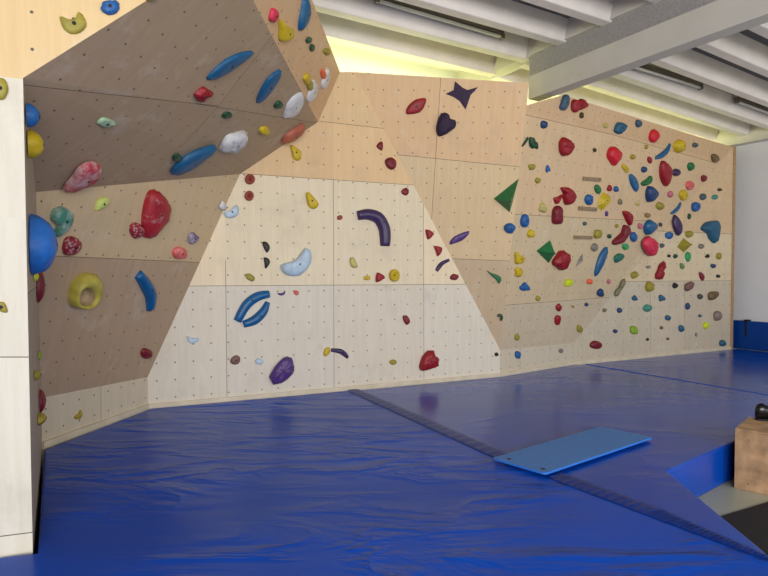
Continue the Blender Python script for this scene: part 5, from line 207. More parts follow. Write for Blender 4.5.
["small red bow hold on the roof below the left blue blade","red","dome",[-1.3882,4.464,3.149],[0.6976,-0.0413,-0.7153],[[-0.1135,-0.0366],[-0.1168,-0.0199],[-0.1125,0.0007],[-0.1062,0.0187],[-0.1004,0.0322],[-0.0926,0.0433],[-0.0806,0.0509],[-0.0628,0.0536],[-0.0406,0.0528],[-0.0167,0.0528],[0.0134,0.0569],[0.0455,0.0617],[0.0639,0.0611],[0.0567,0.0521],[0.0355,0.0377],[0.0192,0.0203],[0.0178,-0.0025],[0.0211,-0.0283],[0.0169,-0.0478],[-0.0012,-0.0565],[-0.0265,-0.0587],[-0.0511,-0.0574],[-0.075,-0.054],[-0.0981,-0.0472]],0.0472,112,{"rough":1}],
["small dark green nub on the roof above the lower white hold","darkgreen","dome",[-1.3637,5.0541,3.1484],[0.6354,-0.0131,-0.7721],[[-0.0803,-0.0309],[-0.09,-0.018],[-0.0957,-0.0004],[-0.0897,0.0148],[-0.0633,0.0268],[-0.0246,0.0366],[0.0078,0.0399],[0.0297,0.0332],[0.0448,0.0197],[0.0465,0.0054],[0.027,-0.0094],[-0.0056,-0.0247],[-0.0341,-0.035],[-0.0534,-0.0384],[-0.0689,-0.037]],0.0284,34,{}],
["small dark green nub on the roof left of the upper white slab","darkgreen","dome",[-1.033,5.7025,3.4239],[0.6976,-0.0413,-0.7153],[[-0.0942,-0.0386],[-0.1062,-0.0203],[-0.1135,0.0043],[-0.106,0.0238],[-0.0716,0.0352],[-0.0215,0.0416],[0.0178,0.0408],[0.0367,0.0287],[0.0441,0.0093],[0.04,-0.0087],[0.0198,-0.0231],[-0.0116,-0.0358],[-0.0399,-0.0439],[-0.0615,-0.0472],[-0.0802,-0.0461]],0.0356,35,{}],
["white smooth slab hold on the roof near its right corner","white","dome",[-0.9314,6.0298,3.5041],[0.6976,-0.0413,-0.7153],[[-0.0648,-0.1486],[-0.1131,-0.1219],[-0.1696,-0.0848],[-0.2115,-0.0468],[-0.2313,-0.0087],[-0.2376,0.0308],[-0.2328,0.0661],[-0.2171,0.0977],[-0.19,0.1254],[-0.1531,0.1422],[-0.1017,0.1446],[-0.0393,0.1356],[0.0189,0.119],[0.0707,0.0941],[0.1178,0.0611],[0.1504,0.0257],[0.1652,-0.0122],[0.1647,-0.0519],[0.1479,-0.0867],[0.1064,-0.1148],[0.0496,-0.1375],[0.0021,-0.1523],[-0.0227,-0.1598],[-0.0391,-0.1598]],0.0417,276,{}],
["yellow knob hold on the roof between the two white holds","yellow","dome",[-1.2331,6.0025,3.2397],[0.6354,-0.0131,-0.7721],[[-0.1751,-0.0344],[-0.1878,-0.0161],[-0.1818,0.0081],[-0.1648,0.028],[-0.1356,0.0409],[-0.095,0.0495],[-0.0533,0.0517],[-0.0068,0.0457],[0.0409,0.0331],[0.0668,0.0172],[0.0586,-0.0042],[0.0282,-0.0284],[-0.012,-0.0444],[-0.0673,-0.0482],[-0.1313,-0.0442]],0.0563,51,{"ball":1}],
["salmon brown long hold along the lower edge of the roof","salmon","dome",[-1.0387,6.7266,3.3855],[0.6354,-0.0131,-0.7721],[[-0.1567,-0.1519],[-0.1854,-0.1326],[-0.2142,-0.1048],[-0.2272,-0.0682],[-0.2143,-0.015],[-0.1857,0.0478],[-0.1561,0.0988],[-0.1319,0.1298],[-0.1068,0.1486],[-0.0775,0.1563],[-0.0364,0.1527],[0.0095,0.1377],[0.0413,0.1129],[0.0517,0.0763],[0.0474,0.0301],[0.0309,-0.0176],[-0.0026,-0.0696],[-0.0478,-0.1224],[-0.0873,-0.1584],[-0.1138,-0.1699],[-0.1352,-0.1652]],0.0667,127,{}],
["white ridged hold on the lower roof, beside the blue chalky blade","white","dome",[-1.4654,5.6923,3.0538],[0.6354,-0.0131,-0.7721],[[-0.1794,-0.1273],[-0.2236,-0.0932],[-0.2717,-0.046],[-0.2982,-0.0041],[-0.2906,0.0257],[-0.262,0.0512],[-0.2269,0.0765],[-0.188,0.1069],[-0.1422,0.1372],[-0.0957,0.1551],[-0.0479,0.1538],[0.0007,0.1394],[0.041,0.1184],[0.0701,0.0914],[0.0903,0.0578],[0.1,0.0234],[0.1,-0.0118],[0.0894,-0.0475],[0.064,-0.0776],[0.015,-0.1],[-0.0475,-0.1165],[-0.0999,-0.1273],[-0.1308,-0.1356],[-0.1528,-0.1385]],0.0831,288,{"rough":1}],
["chalky blue blade hold on the lower roof beside the crease","midblue2","dome",[-1.7689,5.3662,2.8167],[0.5778,-0.0081,-0.8161],[[-0.1619,-0.1762],[-0.1891,-0.1454],[-0.2132,-0.1056],[-0.2273,-0.063],[-0.2288,-0.017],[-0.2205,0.0322],[-0.2041,0.0781],[-0.177,0.1193],[-0.1412,0.1576],[-0.1057,0.1905],[-0.0726,0.2186],[-0.0398,0.2411],[-0.0112,0.253],[0.0117,0.2549],[0.0302,0.2459],[0.044,0.2177],[0.0537,0.1595],[0.0587,0.082],[0.0572,0.0103],[0.0479,-0.0485],[0.0322,-0.101],[0.0125,-0.1434],[-0.0111,-0.1747],[-0.0385,-0.1959],[-0.0676,-0.2066],[-0.0991,-0.2064],[-0.1322,-0.1959]],0.0693,395,{}],
["small chalky green nub on the roof above the chalky blue blade","darkgreen","dome",[-1.8133,5.0869,2.788],[0.5778,-0.0081,-0.8161],[[-0.0959,-0.0094],[-0.1102,0.0073],[-0.1185,0.0269],[-0.1114,0.0404],[-0.0769,0.0448],[-0.026,0.0432],[0.0155,0.0363],[0.0388,0.0213],[0.0517,0.0009],[0.0518,-0.0158],[0.0338,-0.0261],[0.0033,-0.0325],[-0.0262,-0.0341],[-0.0521,-0.03],[-0.0771,-0.0211]],0.0316,42,{}],
["pale mint chalky hold on the left part of the roof","palegreen","dome",[-1.8452,3.8615,2.7776],[0.5778,-0.0081,-0.8161],[[-0.0865,-0.0242],[-0.0924,-0.0092],[-0.0951,0.0104],[-0.0859,0.026],[-0.0552,0.0343],[-0.0116,0.0386],[0.0255,0.04],[0.0496,0.039],[0.0662,0.0348],[0.0726,0.0264],[0.0664,0.0105],[0.05,-0.0094],[0.0287,-0.0244],[0.0002,-0.0305],[-0.0329,-0.0318],[-0.059,-0.0315],[-0.0735,-0.0317],[-0.0816,-0.0303]],0.0213,96,{"rough":1}],
["chalky red horn shaped hold on the roof edge at left","chalkred","dome",[-2.2285,4.3186,2.4929],[0.5778,-0.0081,-0.8161],[[-0.0905,-0.1408],[-0.1085,-0.1111],[-0.1264,-0.0706],[-0.1446,-0.0307],[-0.1666,0.0064],[-0.189,0.0429],[-0.2017,0.0752],[-0.2015,0.1029],[-0.1918,0.1268],[-0.1735,0.1452],[-0.143,0.1585],[-0.103,0.1663],[-0.0638,0.1651],[-0.0274,0.1515],[0.0082,0.1283],[0.0378,0.101],[0.0619,0.0702],[0.0797,0.0353],[0.0843,0.0008],[0.0681,-0.0324],[0.0389,-0.0644],[0.0126,-0.0925],[-0.0047,-0.1176],[-0.0195,-0.139],[-0.0351,-0.1524],[-0.053,-0.1575],[-0.0718,-0.1547]],0.0715,467,{}],
["pink red hold on the bright side face of the roof","pinkred","dome",[-0.8408,4.4649,3.7477],[0.9292,-0.0421,-0.367],[[-0.1013,-0.048],[-0.1085,-0.0312],[-0.1135,-0.0101],[-0.1074,0.0082],[-0.0817,0.0229],[-0.0442,0.0351],[-0.0115,0.0403],[0.0127,0.0355],[0.0316,0.0234],[0.0394,0.0078],[0.0307,-0.0133],[0.0108,-0.0376],[-0.0107,-0.0558],[-0.0327,-0.064],[-0.0562,-0.0663],[-0.0753,-0.0655],[-0.0875,-0.0631],[-0.0955,-0.0577]],0.0395,69,{}],
["yellow L shaped hold on the bright side face of the roof","yellow","dome",[-0.8135,4.8448,3.7732],[0.9292,-0.0421,-0.367],[[-0.2632,-0.0018],[-0.2366,0.0018],[-0.1879,0.0002],[-0.1363,0.0036],[-0.0858,0.0193],[-0.0323,0.0406],[0.0157,0.0567],[0.0567,0.0645],[0.0914,0.0667],[0.1132,0.0599],[0.1215,0.0411],[0.1164,0.0133],[0.092,-0.0163],[0.0378,-0.0513],[-0.0337,-0.0872],[-0.0946,-0.1065],[-0.1356,-0.0994],[-0.1676,-0.0771],[-0.1958,-0.0547],[-0.2279,-0.0353],[-0.2562,-0.0159]],0.0534,165,{}],
["dark blue blade hold on the bright side face of the roof","midblue2","dome",[-0.6978,5.1543,4.0608],[0.9551,-0.0565,-0.2908],[[-0.1877,0.0624],[-0.1574,0.0797],[-0.1103,0.0904],[-0.0653,0.093],[-0.0275,0.087],[0.0077,0.0726],[0.0345,0.0501],[0.0518,0.0161],[0.0601,-0.026],[0.0558,-0.0658],[0.0329,-0.1026],[-0.0022,-0.1364],[-0.0357,-0.1577],[-0.0638,-0.1633],[-0.0904,-0.157],[-0.1137,-0.1403],[-0.1329,-0.1096],[-0.1489,-0.0689],[-0.1623,-0.0301],[-0.1778,0.0044],[-0.1908,0.0369]],0.0514,176,{}],
["small dark green nub on the roof side face, upper of two","darkgreen","dome",[-0.7066,5.4916,3.9696],[0.9292,-0.0421,-0.367],[[-0.1092,-0.0405],[-0.106,-0.0277],[-0.0928,-0.0105],[-0.0715,0.005],[-0.0355,0.0191],[0.0092,0.0317],[0.0407,0.0358],[0.0491,0.0255],[0.0436,0.0064],[0.0297,-0.0114],[0.0051,-0.026],[-0.0275,-0.0392],[-0.0563,-0.0475],[-0.0797,-0.0498],[-0.0995,-0.0473]],0.0239,23,{}],
["small dark green nub on the roof side face, lower of two","darkgreen","dome",[-0.6984,5.6724,3.9694],[0.9292,-0.0421,-0.367],[[-0.1046,-0.0365],[-0.1063,-0.0242],[-0.0975,-0.0081],[-0.0821,0.0057],[-0.0575,0.0163],[-0.0261,0.0247],[0.0006,0.0274],[0.0205,0.0215],[0.0354,0.0096],[0.0383,-0.0035],[0.023,-0.0184],[-0.0042,-0.0344],[-0.0316,-0.0448],[-0.0594,-0.0469],[-0.0874,-0.0436]],0.0268,20,{}],
["mustard knob hold at the far edge of the roof side face","darkyellow","dome",[-0.6046,6.2603,4.1521],[0.9551,-0.0565,-0.2908],[[0.0797,0.0348],[0.0886,0.0255],[0.0838,0.0122],[0.0588,-0.0056],[0.0226,-0.0248],[-0.0193,-0.0441],[-0.0627,-0.0601],[-0.1016,-0.0676],[-0.1374,-0.071],[-0.1722,-0.0747],[-0.1981,-0.0743],[-0.2082,-0.0656],[-0.2035,-0.052],[-0.1796,-0.0341],[-0.1442,-0.0148],[-0.1023,0.0029],[-0.0566,0.0188],[-0.0098,0.032],[0.0323,0.0404],[0.0613,0.0404]],0.0396,38,{"ball":1}],
["yellow oval hold on the roof side face, upper of a yellow pair","yellow","dome",[-0.7784,5.8879,3.7423],[0.9292,-0.0421,-0.367],[[0.0395,0.0206],[0.0568,0.0086],[0.0645,-0.0049],[0.0582,-0.02],[0.0413,-0.0349],[0.0149,-0.0489],[-0.0178,-0.0591],[-0.0545,-0.0609],[-0.0918,-0.0585],[-0.129,-0.0558],[-0.1574,-0.0495],[-0.1647,-0.0361],[-0.1618,-0.0205],[-0.1571,-0.0063],[-0.145,0.0071],[-0.1213,0.0195],[-0.09,0.0297],[-0.0516,0.0368],[-0.0133,0.0388],[0.0164,0.0319]],0.0388,48,{}],
["olive oval hold on the roof side face overlapping a white slab","olive","dome",[-0.7721,6.0761,3.7366],[0.9292,-0.0421,-0.367],[[0.0285,0.014],[0.0532,0.0031],[0.0695,-0.0084],[0.0643,-0.0232],[0.0464,-0.0371],[0.0192,-0.047],[-0.0134,-0.0536],[-0.0472,-0.0566],[-0.0805,-0.056],[-0.1113,-0.0512],[-0.1373,-0.043],[-0.156,-0.0316],[-0.1658,-0.0183],[-0.1637,-0.0034],[-0.1504,0.0103],[-0.1229,0.0186],[-0.0883,0.025],[-0.0512,0.0342],[-0.0162,0.0385],[0.0081,0.0286]],0.0365,40,{}],
["white slab hold on the roof side face beside the olive oval","white","dome",[-0.7673,6.2688,3.7266],[0.9292,-0.0421,-0.367],[[-0.1824,0.0789],[-0.1213,0.0897],[-0.031,0.0946],[0.0436,0.0871],[0.0876,0.0606],[0.1135,0.021],[0.1136,-0.0197],[0.076,-0.0632],[0.0138,-0.1067],[-0.044,-0.1329],[-0.092,-0.1341],[-0.136,-0.119],[-0.1655,-0.0957],[-0.1717,-0.0618],[-0.1639,-0.0193],[-0.1595,0.0176],[-0.1739,0.0439],[-0.1915,0.0644]],0.0336,109,{}],
["orange oval hold on the roof side face beside a white slab","orange","dome",[-0.6672,6.4055,3.9643],[0.9292,-0.0421,-0.367],[[0.0242,0.0201],[0.0576,0.0135],[0.0811,0.0047],[0.0857,-0.0065],[0.0783,-0.0187],[0.0651,-0.0314],[0.0411,-0.0421],[-0.0009,-0.0478],[-0.0472,-0.0495],[-0.0873,-0.0469],[-0.122,-0.0414],[-0.1495,-0.0341],[-0.1678,-0.0252],[-0.1736,-0.0147],[-0.1684,-0.0038],[-0.1517,0.0062],[-0.1257,0.0151],[-0.0911,0.0224],[-0.0522,0.0265],[-0.013,0.025]],0.0299,32,{}],
["white slab hold on the roof side face beside the orange oval","white","dome",[-0.6559,6.5972,3.9709],[0.9292,-0.0421,-0.367],[[-0.1511,0.0855],[-0.0966,0.0909],[-0.021,0.0869],[0.0408,0.0731],[0.0767,0.0459],[0.097,0.0087],[0.0978,-0.028],[0.072,-0.0646],[0.0272,-0.1001],[-0.0191,-0.1222],[-0.0661,-0.1261],[-0.1144,-0.1172],[-0.1494,-0.0985],[-0.1632,-0.0661],[-0.1644,-0.0238],[-0.1628,0.0139],[-0.1672,0.0439],[-0.1688,0.0693]],0.0321,83,{}],
["olive yellow moon shaped hold with a bitten edge, top left panel","olive","dome",[-1.6409,3.0889,3.096],[0.4226,-0.9063,0.0],[[-0.0634,0.0261],[-0.0513,0.0242],[-0.0348,0.0184],[-0.0184,0.0176],[-0.0035,0.0203],[0.006,0.0289],[0.013,0.0403],[0.0177,0.0555],[0.0239,0.0645],[0.0388,0.0535],[0.0529,0.0346],[0.058,0.0156],[0.056,-0.0043],[0.045,-0.0247],[0.0284,-0.042],[0.0081,-0.0522],[-0.0126,-0.0556],[-0.0296,-0.0502],[-0.0436,-0.0389],[-0.0537,-0.0232],[-0.0604,-0.0057],[-0.0647,0.0128]],0.0208,338,{}],
["blue knobbly hold on the top left panel","blue","dome",[-1.4811,3.1634,3.2195],[0.4226,-0.9063,0.0],[[-0.045,-0.0162],[-0.043,-0.0061],[-0.0388,0.0055],[-0.0325,0.0154],[-0.0239,0.0226],[-0.0133,0.0282],[-0.002,0.032],[0.0108,0.0346],[0.0242,0.0354],[0.0347,0.0326],[0.0409,0.0243],[0.044,0.0125],[0.0442,0.0009],[0.0412,-0.0097],[0.0354,-0.0201],[0.0279,-0.029],[0.0188,-0.0365],[0.0081,-0.0425],[-0.0029,-0.0454],[-0.0149,-0.0441],[-0.0273,-0.0397],[-0.0367,-0.0345],[-0.0421,-0.0295],[-0.0447,-0.0236]],0.0289,192,{"rough":1}],
["olive rounded hold cut off by the left frame edge, below the seam","olive","dome",[-1.9425,2.9483,2.7129],[0.4226,-0.9063,0.0],[[-0.0269,0.0243],[-0.0199,0.0382],[-0.0097,0.0478],[-0.0,0.0531],[0.0077,0.0539],[0.0149,0.0505],[0.0212,0.0435],[0.0272,0.0321],[0.0324,0.0169],[0.0345,0.0014],[0.0319,-0.0149],[0.0263,-0.0315],[0.0199,-0.0445],[0.0133,-0.0522],[0.0059,-0.0562],[-0.0016,-0.0573],[-0.01,-0.0568],[-0.0186,-0.0534],[-0.0248,-0.044],[-0.0281,-0.0238],[-0.0291,0.0025]],0.0241,233,{}],
["olive hold cut off by the top frame edge on the left panel","olive","dome",[-1.2991,3.2483,3.3132],[0.4226,-0.9063,0.0],[[0.0381,0.0046],[0.0345,-0.0026],[0.0273,-0.0098],[0.019,-0.0159],[0.0091,-0.0209],[-0.0026,-0.025],[-0.0138,-0.0267],[-0.0216,-0.0239],[-0.0276,-0.0193],[-0.0328,-0.0151],[-0.0358,-0.0102],[-0.0356,-0.0036],[-0.0319,0.0033],[-0.0235,0.0093],[-0.0128,0.0143],[-0.0016,0.0174],[0.0096,0.0187],[0.0198,0.0179],[0.0284,0.0152],[0.0351,0.0106]],0.0163,79,{}],
["small olive hold cut off by the left frame edge, low on the panel","olive","dome",[-1.9543,2.9428,1.6047],[0.4226,-0.9063,0.0],[[-0.0255,0.0187],[-0.0202,0.0242],[-0.0119,0.0272],[-0.004,0.0284],[0.0029,0.0285],[0.0095,0.0267],[0.0153,0.0216],[0.0206,0.011],[0.0252,-0.0029],[0.0277,-0.0145],[0.028,-0.022],[0.0262,-0.0272],[0.0221,-0.0297],[0.0143,-0.0282],[0.0042,-0.0239],[-0.0047,-0.02],[-0.0112,-0.0184],[-0.0165,-0.0172],[-0.0206,-0.0132],[-0.024,-0.0036],[-0.0262,0.0088]],0.0186,95,{}],
["pale lime chip hold on the left leaning panel","limepale","dome",[-2.2935,4.7068,2.3434],[0.9173,-0.2268,-0.3272],[[-0.0697,-0.0474],[-0.0703,-0.0255],[-0.0684,0.003],[-0.061,0.0268],[-0.0454,0.0431],[-0.0242,0.0547],[-0.0028,0.0597],[0.0212,0.0562],[0.0455,0.0458],[0.0572,0.0312],[0.0479,0.0111],[0.026,-0.0128],[0.0035,-0.0328],[-0.0176,-0.047],[-0.0393,-0.0574],[-0.0558,-0.0627],[-0.0646,-0.0631],[-0.0684,-0.0586]],0.0356,96,{}],
["chalky green curled hold at the left of the leaning panel","chalkgreen","dome",[-2.4326,4.38,2.1801],[0.9173,-0.2268,-0.3272],[[-0.1284,0.0261],[-0.1277,0.0533],[-0.1157,0.0793],[-0.0832,0.0985],[-0.0422,0.107],[0.0009,0.0959],[0.038,0.0726],[0.0565,0.0418],[0.0612,0.0049],[0.0522,-0.0379],[0.0321,-0.0777],[-0.0007,-0.1062],[-0.0332,-0.122],[-0.0527,-0.1195],[-0.0627,-0.1042],[-0.0553,-0.0755],[-0.0515,-0.0445],[-0.0788,-0.0261],[-0.1096,-0.0106],[-0.1234,0.0065]],0.0705,370,{}],
["dark red hold with white chalk dots below the chalky green hold","chalkmaroon","dome",[-2.4574,4.5527,1.9909],[0.9173,-0.2268,-0.3272],[[-0.0998,-0.0076],[-0.1028,0.0169],[-0.1018,0.0432],[-0.094,0.0636],[-0.0754,0.0754],[-0.0496,0.0815],[-0.0244,0.0821],[-0.0012,0.0766],[0.0212,0.0654],[0.0386,0.0507],[0.0502,0.0321],[0.0566,0.0101],[0.055,-0.0112],[0.0427,-0.032],[0.0226,-0.0518],[0.0006,-0.0654],[-0.0237,-0.0709],[-0.0499,-0.0702],[-0.0711,-0.0635],[-0.0851,-0.0494],[-0.0944,-0.0294]],0.0625,211,{}],
["large dark red shell hold on the left leaning panel","chalkred2","dome",[-2.1285,5.4021,2.3242],[0.9173,-0.2268,-0.3272],[[-0.1899,0.2119],[-0.1571,0.2213],[-0.1137,0.2179],[-0.0667,0.2056],[-0.014,0.1834],[0.0427,0.1517],[0.0889,0.1164],[0.1188,0.0786],[0.1371,0.0377],[0.1437,-0.0019],[0.1361,-0.0378],[0.1168,-0.0719],[0.0935,-0.1062],[0.0682,-0.145],[0.039,-0.1837],[0.0074,-0.2114],[-0.0277,-0.2263],[-0.065,-0.2303],[-0.0996,-0.2181],[-0.1309,-0.1845],[-0.1597,-0.1353],[-0.1832,-0.081],[-0.2014,-0.0203],[-0.2145,0.0456],[-0.2201,0.1029],[-0.2183,0.1488],[-0.2091,0.1867]],0.0993,805,{}],
["chalky pink ball hold touching the large dark red shell hold","chalkmaroon","dome",[-2.2276,5.2383,2.1599],[0.9173,-0.2268,-0.3272],[[0.0567,0.0113],[0.0579,-0.0101],[0.05,-0.0296],[0.0353,-0.0437],[0.015,-0.0547],[-0.0095,-0.0664],[-0.0362,-0.0711],[-0.0641,-0.0589],[-0.0896,-0.04],[-0.109,-0.0218],[-0.1231,-0.0019],[-0.1332,0.0212],[-0.1343,0.0434],[-0.1196,0.0614],[-0.0961,0.0737],[-0.0673,0.0763],[-0.0362,0.0723],[-0.0069,0.0641],[0.0196,0.051],[0.042,0.0324]],0.074,154,{"ball":1}],
["large yellow pocket hold with a deep hollow on the left leaning panel","yellow2","pocket",[-2.5106,4.8637,1.6261],[0.9173,-0.2268,-0.3272],[[-0.1931,-0.0542],[-0.2014,0.0855],[-0.1093,0.1706],[0.0227,0.1593],[0.0923,0.0911],[0.1157,-0.012],[0.0595,-0.1005],[-0.041,-0.1395],[-0.1447,-0.1176]],0.11,753,{"hole":[[0.0268,-0.0266],[0.0309,-0.0478],[0.0276,-0.0672],[0.0169,-0.0834],[-0.0001,-0.0954],[-0.0224,-0.1022],[-0.0481,-0.1035],[-0.0756,-0.0992],[-0.1028,-0.0898],[-0.128,-0.0759],[-0.1494,-0.0585],[-0.1658,-0.0389],[-0.1762,-0.0184],[-0.1799,0.0019],[-0.1767,0.0205],[-0.1669,0.0362],[-0.1509,0.0481],[-0.1299,0.0554],[-0.105,0.0574],[-0.078,0.0541],[-0.0506,0.0454],[-0.0247,0.032],[-0.0021,0.0147],[0.0155,-0.0053]]}],
["blue curved rail hold on the left leaning panel","blue2","sweep",[-2.3191,5.7332,1.5602],[0.9173,-0.2268,-0.3272],[[-0.299,0.2237],[-0.1632,0.1289],[-0.0306,0.0085],[0.0462,-0.1492]],0.0683,411,{"hw":[0.0447,0.0596,0.0621,0.0472]}],
["dark red ball hold at the right lower corner of the left leaning panel","maroon","dome",[-2.4743,6.0109,0.9328],[0.9173,-0.2268,-0.3272],[[0.0583,-0.0004],[0.0659,-0.0209],[0.0652,-0.0381],[0.0494,-0.0485],[0.0254,-0.0531],[-0.0025,-0.0513],[-0.0327,-0.044],[-0.0634,-0.0313],[-0.0909,-0.0147],[-0.1113,0.0053],[-0.125,0.0264],[-0.1318,0.0473],[-0.1293,0.0651],[-0.1132,0.0771],[-0.089,0.082],[-0.0597,0.0749],[-0.0278,0.0628],[0.0044,0.053],[0.0323,0.0404],[0.0486,0.021]],0.0546,87,{"ball":1}],
["mustard crescent hold on the white kickboard at left","darkyellow","dome",[-2.7564,5.1786,0.4924],[0.9751,-0.2217,0.0],[[-0.0562,0.0077],[-0.044,0.0118],[-0.026,0.0145],[-0.0105,0.0192],[-0.0013,0.03],[0.0053,0.0427],[0.0115,0.048],[0.0195,0.0403],[0.0272,0.025],[0.0293,0.0097],[0.023,-0.0049],[0.0113,-0.0193],[-0.0022,-0.0282],[-0.0188,-0.0283],[-0.0371,-0.0229],[-0.0506,-0.0162],[-0.0575,-0.0087],[-0.0597,0.0002]],0.0232,30,{}],
["blue dome hold on the narrow side panel, topmost there","blue","dome",[-1.9261,3.13,2.6298],[0.8724,0.4887,-0.0001],[[0.0514,0.0],[0.0547,0.0193],[0.0438,0.0394],[0.0311,0.0501],[0.0174,0.0641],[0.0,0.0602],[-0.0164,0.0607],[-0.0361,0.0538],[-0.0469,0.0396],[-0.0515,0.0202],[-0.0567,0.0],[-0.0524,-0.0203],[-0.0417,-0.039],[-0.0339,-0.0541],[-0.0162,-0.0613],[-0.0,-0.0663],[0.0162,-0.0616],[0.0352,-0.0518],[0.0456,-0.0416],[0.0523,-0.0198]],0.062,270,{"ball":1}],
["yellow dome hold on the narrow side panel below the topmost blue dome","yellow","dome",[-1.9989,3.26,2.5034],[0.8724,0.4887,-0.0001],[[0.0801,0.0],[0.0882,0.024],[0.064,0.0443],[0.0501,0.0652],[0.0251,0.0765],[0.0,0.0793],[-0.0271,0.0762],[-0.0487,0.0628],[-0.0709,0.0436],[-0.0818,0.0247],[-0.0904,0.0],[-0.08,-0.0243],[-0.0658,-0.0456],[-0.0512,-0.0639],[-0.0246,-0.0733],[-0.0,-0.0806],[0.0254,-0.075],[0.0467,-0.063],[0.0706,-0.0477],[0.0742,-0.0249]],0.075,367,{"ball":1}],
["huge blue dome hold bulging from the narrow side panel","blue3","dome",[-2.055,3.36,1.9477],[0.8724,0.4887,-0.0001],[[0.1682,0.0],[0.1662,0.0531],[0.135,0.0994],[0.1012,0.141],[0.0519,0.1592],[0.0,0.1768],[-0.0565,0.1653],[-0.1083,0.1407],[-0.1284,0.1048],[-0.1521,0.0546],[-0.1807,0.0],[-0.1606,-0.0591],[-0.1393,-0.1033],[-0.1045,-0.1402],[-0.0522,-0.168],[-0.0,-0.1838],[0.0491,-0.1583],[0.103,-0.1409],[0.1271,-0.1031],[0.1505,-0.0523]],0.135,1386,{"ball":1}],
["small yellow hold peeking out above the huge blue dome","yellow","dome",[-2.6655,4.45,2.2173],[0.8724,0.4887,-0.0001],[[0.0454,0.0],[0.0486,0.019],[0.0412,0.0374],[0.0293,0.0483],[0.0152,0.0621],[0.0,0.0621],[-0.0153,0.0589],[-0.0301,0.0496],[-0.04,0.0349],[-0.0451,0.0192],[-0.0522,0.0],[-0.0477,-0.0183],[-0.0419,-0.0369],[-0.0267,-0.0512],[-0.016,-0.0622],[-0.0,-0.0582],[0.0162,-0.0541],[0.0281,-0.0474],[0.038,-0.0333],[0.0468,-0.0197]],0.06,124,{"ball":1}],
["long dark red hold on the side panel below the huge blue dome","maroon","dome",[-2.4975,4.15,1.6928],[0.8724,0.4887,-0.0001],[[0.0615,0.0],[0.0558,0.0423],[0.05,0.0793],[0.032,0.1062],[0.0173,0.1248],[0.0,0.1237],[-0.0187,0.1288],[-0.0363,0.1072],[-0.046,0.0741],[-0.0533,0.0402],[-0.0643,0.0],[-0.0571,-0.0382],[-0.0498,-0.0754],[-0.0313,-0.0976],[-0.0182,-0.1188],[-0.0,-0.1297],[0.0174,-0.1208],[0.0386,-0.1008],[0.0508,-0.0775],[0.0621,-0.0409]],0.05,250,{"ball":1}],
["tiny lime hold on the side panel left of the long red hold","lime","dome",[-2.2734,3.75,1.7549],[0.8724,0.4887,-0.0001],[[0.039,0.0],[0.0382,0.0099],[0.0323,0.0196],[0.0234,0.0254],[0.0119,0.0295],[0.0,0.0311],[-0.013,0.0287],[-0.0223,0.0261],[-0.0318,0.0177],[-0.0407,0.0098],[-0.0337,0.0],[-0.0399,-0.0099],[-0.0314,-0.0193],[-0.0224,-0.0248],[-0.0125,-0.0294],[-0.0,-0.0321],[0.0123,-0.031],[0.0226,-0.0248],[0.0357,-0.0182],[0.0405,-0.0094]],0.025,37,{"ball":1}],
["small lime green hold low on the narrow side panel","limegreen","dome",[-2.5536,4.25,1.1696],[0.8724,0.4887,-0.0001],[[0.0493,0.0],[0.0481,0.0102],[0.0406,0.0202],[0.0316,0.0271],[0.0161,0.0329],[0.0,0.0313],[-0.017,0.0334],[-0.0295,0.0274],[-0.0383,0.0186],[-0.0485,0.0097],[-0.0528,0.0],[-0.0485,-0.0111],[-0.0451,-0.0194],[-0.0313,-0.0259],[-0.0149,-0.0322],[-0.0,-0.0326],[0.016,-0.0319],[0.0272,-0.0269],[0.0441,-0.0196],[0.0491,-0.0107]],0.02,25,{"ball":1}],
["small olive hold low on the narrow side panel, below the lime one","olive","dome",[-2.1614,3.55,1.1493],[0.8724,0.4887,-0.0001],[[0.0479,0.0],[0.0519,0.0102],[0.0437,0.0179],[0.0284,0.0243],[0.0146,0.0286],[0.0,0.0329],[-0.0149,0.0305],[-0.0272,0.0248],[-0.0381,0.0171],[-0.0478,0.0096],[-0.0488,0.0],[-0.0448,-0.0095],[-0.039,-0.0184],[-0.0273,-0.0253],[-0.0159,-0.031],[-0.0,-0.0313],[0.0148,-0.0274],[0.0294,-0.0265],[0.0445,-0.0164],[0.0454,-0.0095]],0.035,57,{"ball":1}],
["dark red hold low on the side panel beside the white kickboard","maroon","dome",[-2.5816,4.3,0.8203],[0.8724,0.4887,-0.0001],[[0.075,0.0],[0.0763,0.0251],[0.0646,0.0456],[0.0443,0.0647],[0.0261,0.0737],[0.0,0.0855],[-0.0247,0.0814],[-0.0452,0.0682],[-0.0683,0.0531],[-0.0794,0.0271],[-0.0801,0.0],[-0.0833,-0.0262],[-0.0703,-0.0501],[-0.053,-0.0735],[-0.0235,-0.0847],[-0.0,-0.0845],[0.0246,-0.0811],[0.0439,-0.0652],[0.0618,-0.0493],[0.0804,-0.0264]],0.04,119,{"ball":1}],
["mustard finger shaped hold lowest on the narrow side panel","darkyellow","dome",[-2.3855,3.95,0.7738],[0.8724,0.4887,-0.0001],[[0.0717,0.0],[0.0597,0.0131],[0.0572,0.0248],[0.0447,0.0334],[0.0214,0.0359],[0.0,0.0416],[-0.0207,0.0402],[-0.0386,0.033],[-0.0634,0.0252],[-0.0704,0.0133],[-0.0728,0.0],[-0.0758,-0.0128],[-0.0592,-0.0243],[-0.0403,-0.0304],[-0.0192,-0.042],[-0.0,-0.0409],[0.0216,-0.0406],[0.0387,-0.0361],[0.0532,-0.0238],[0.0556,-0.0136]],0.05,89,{"ball":1}]]
BEAMP=(5.612,5.804); BEAMZ=4.100
BASEPTS=[[-2.8492,4.7706,0.33],[-2.5336,6.1587,0.33],[1.6318,8.0818,0.33],[3.009,9.1513,0.33],[6.5941,10.9623,0.33]]
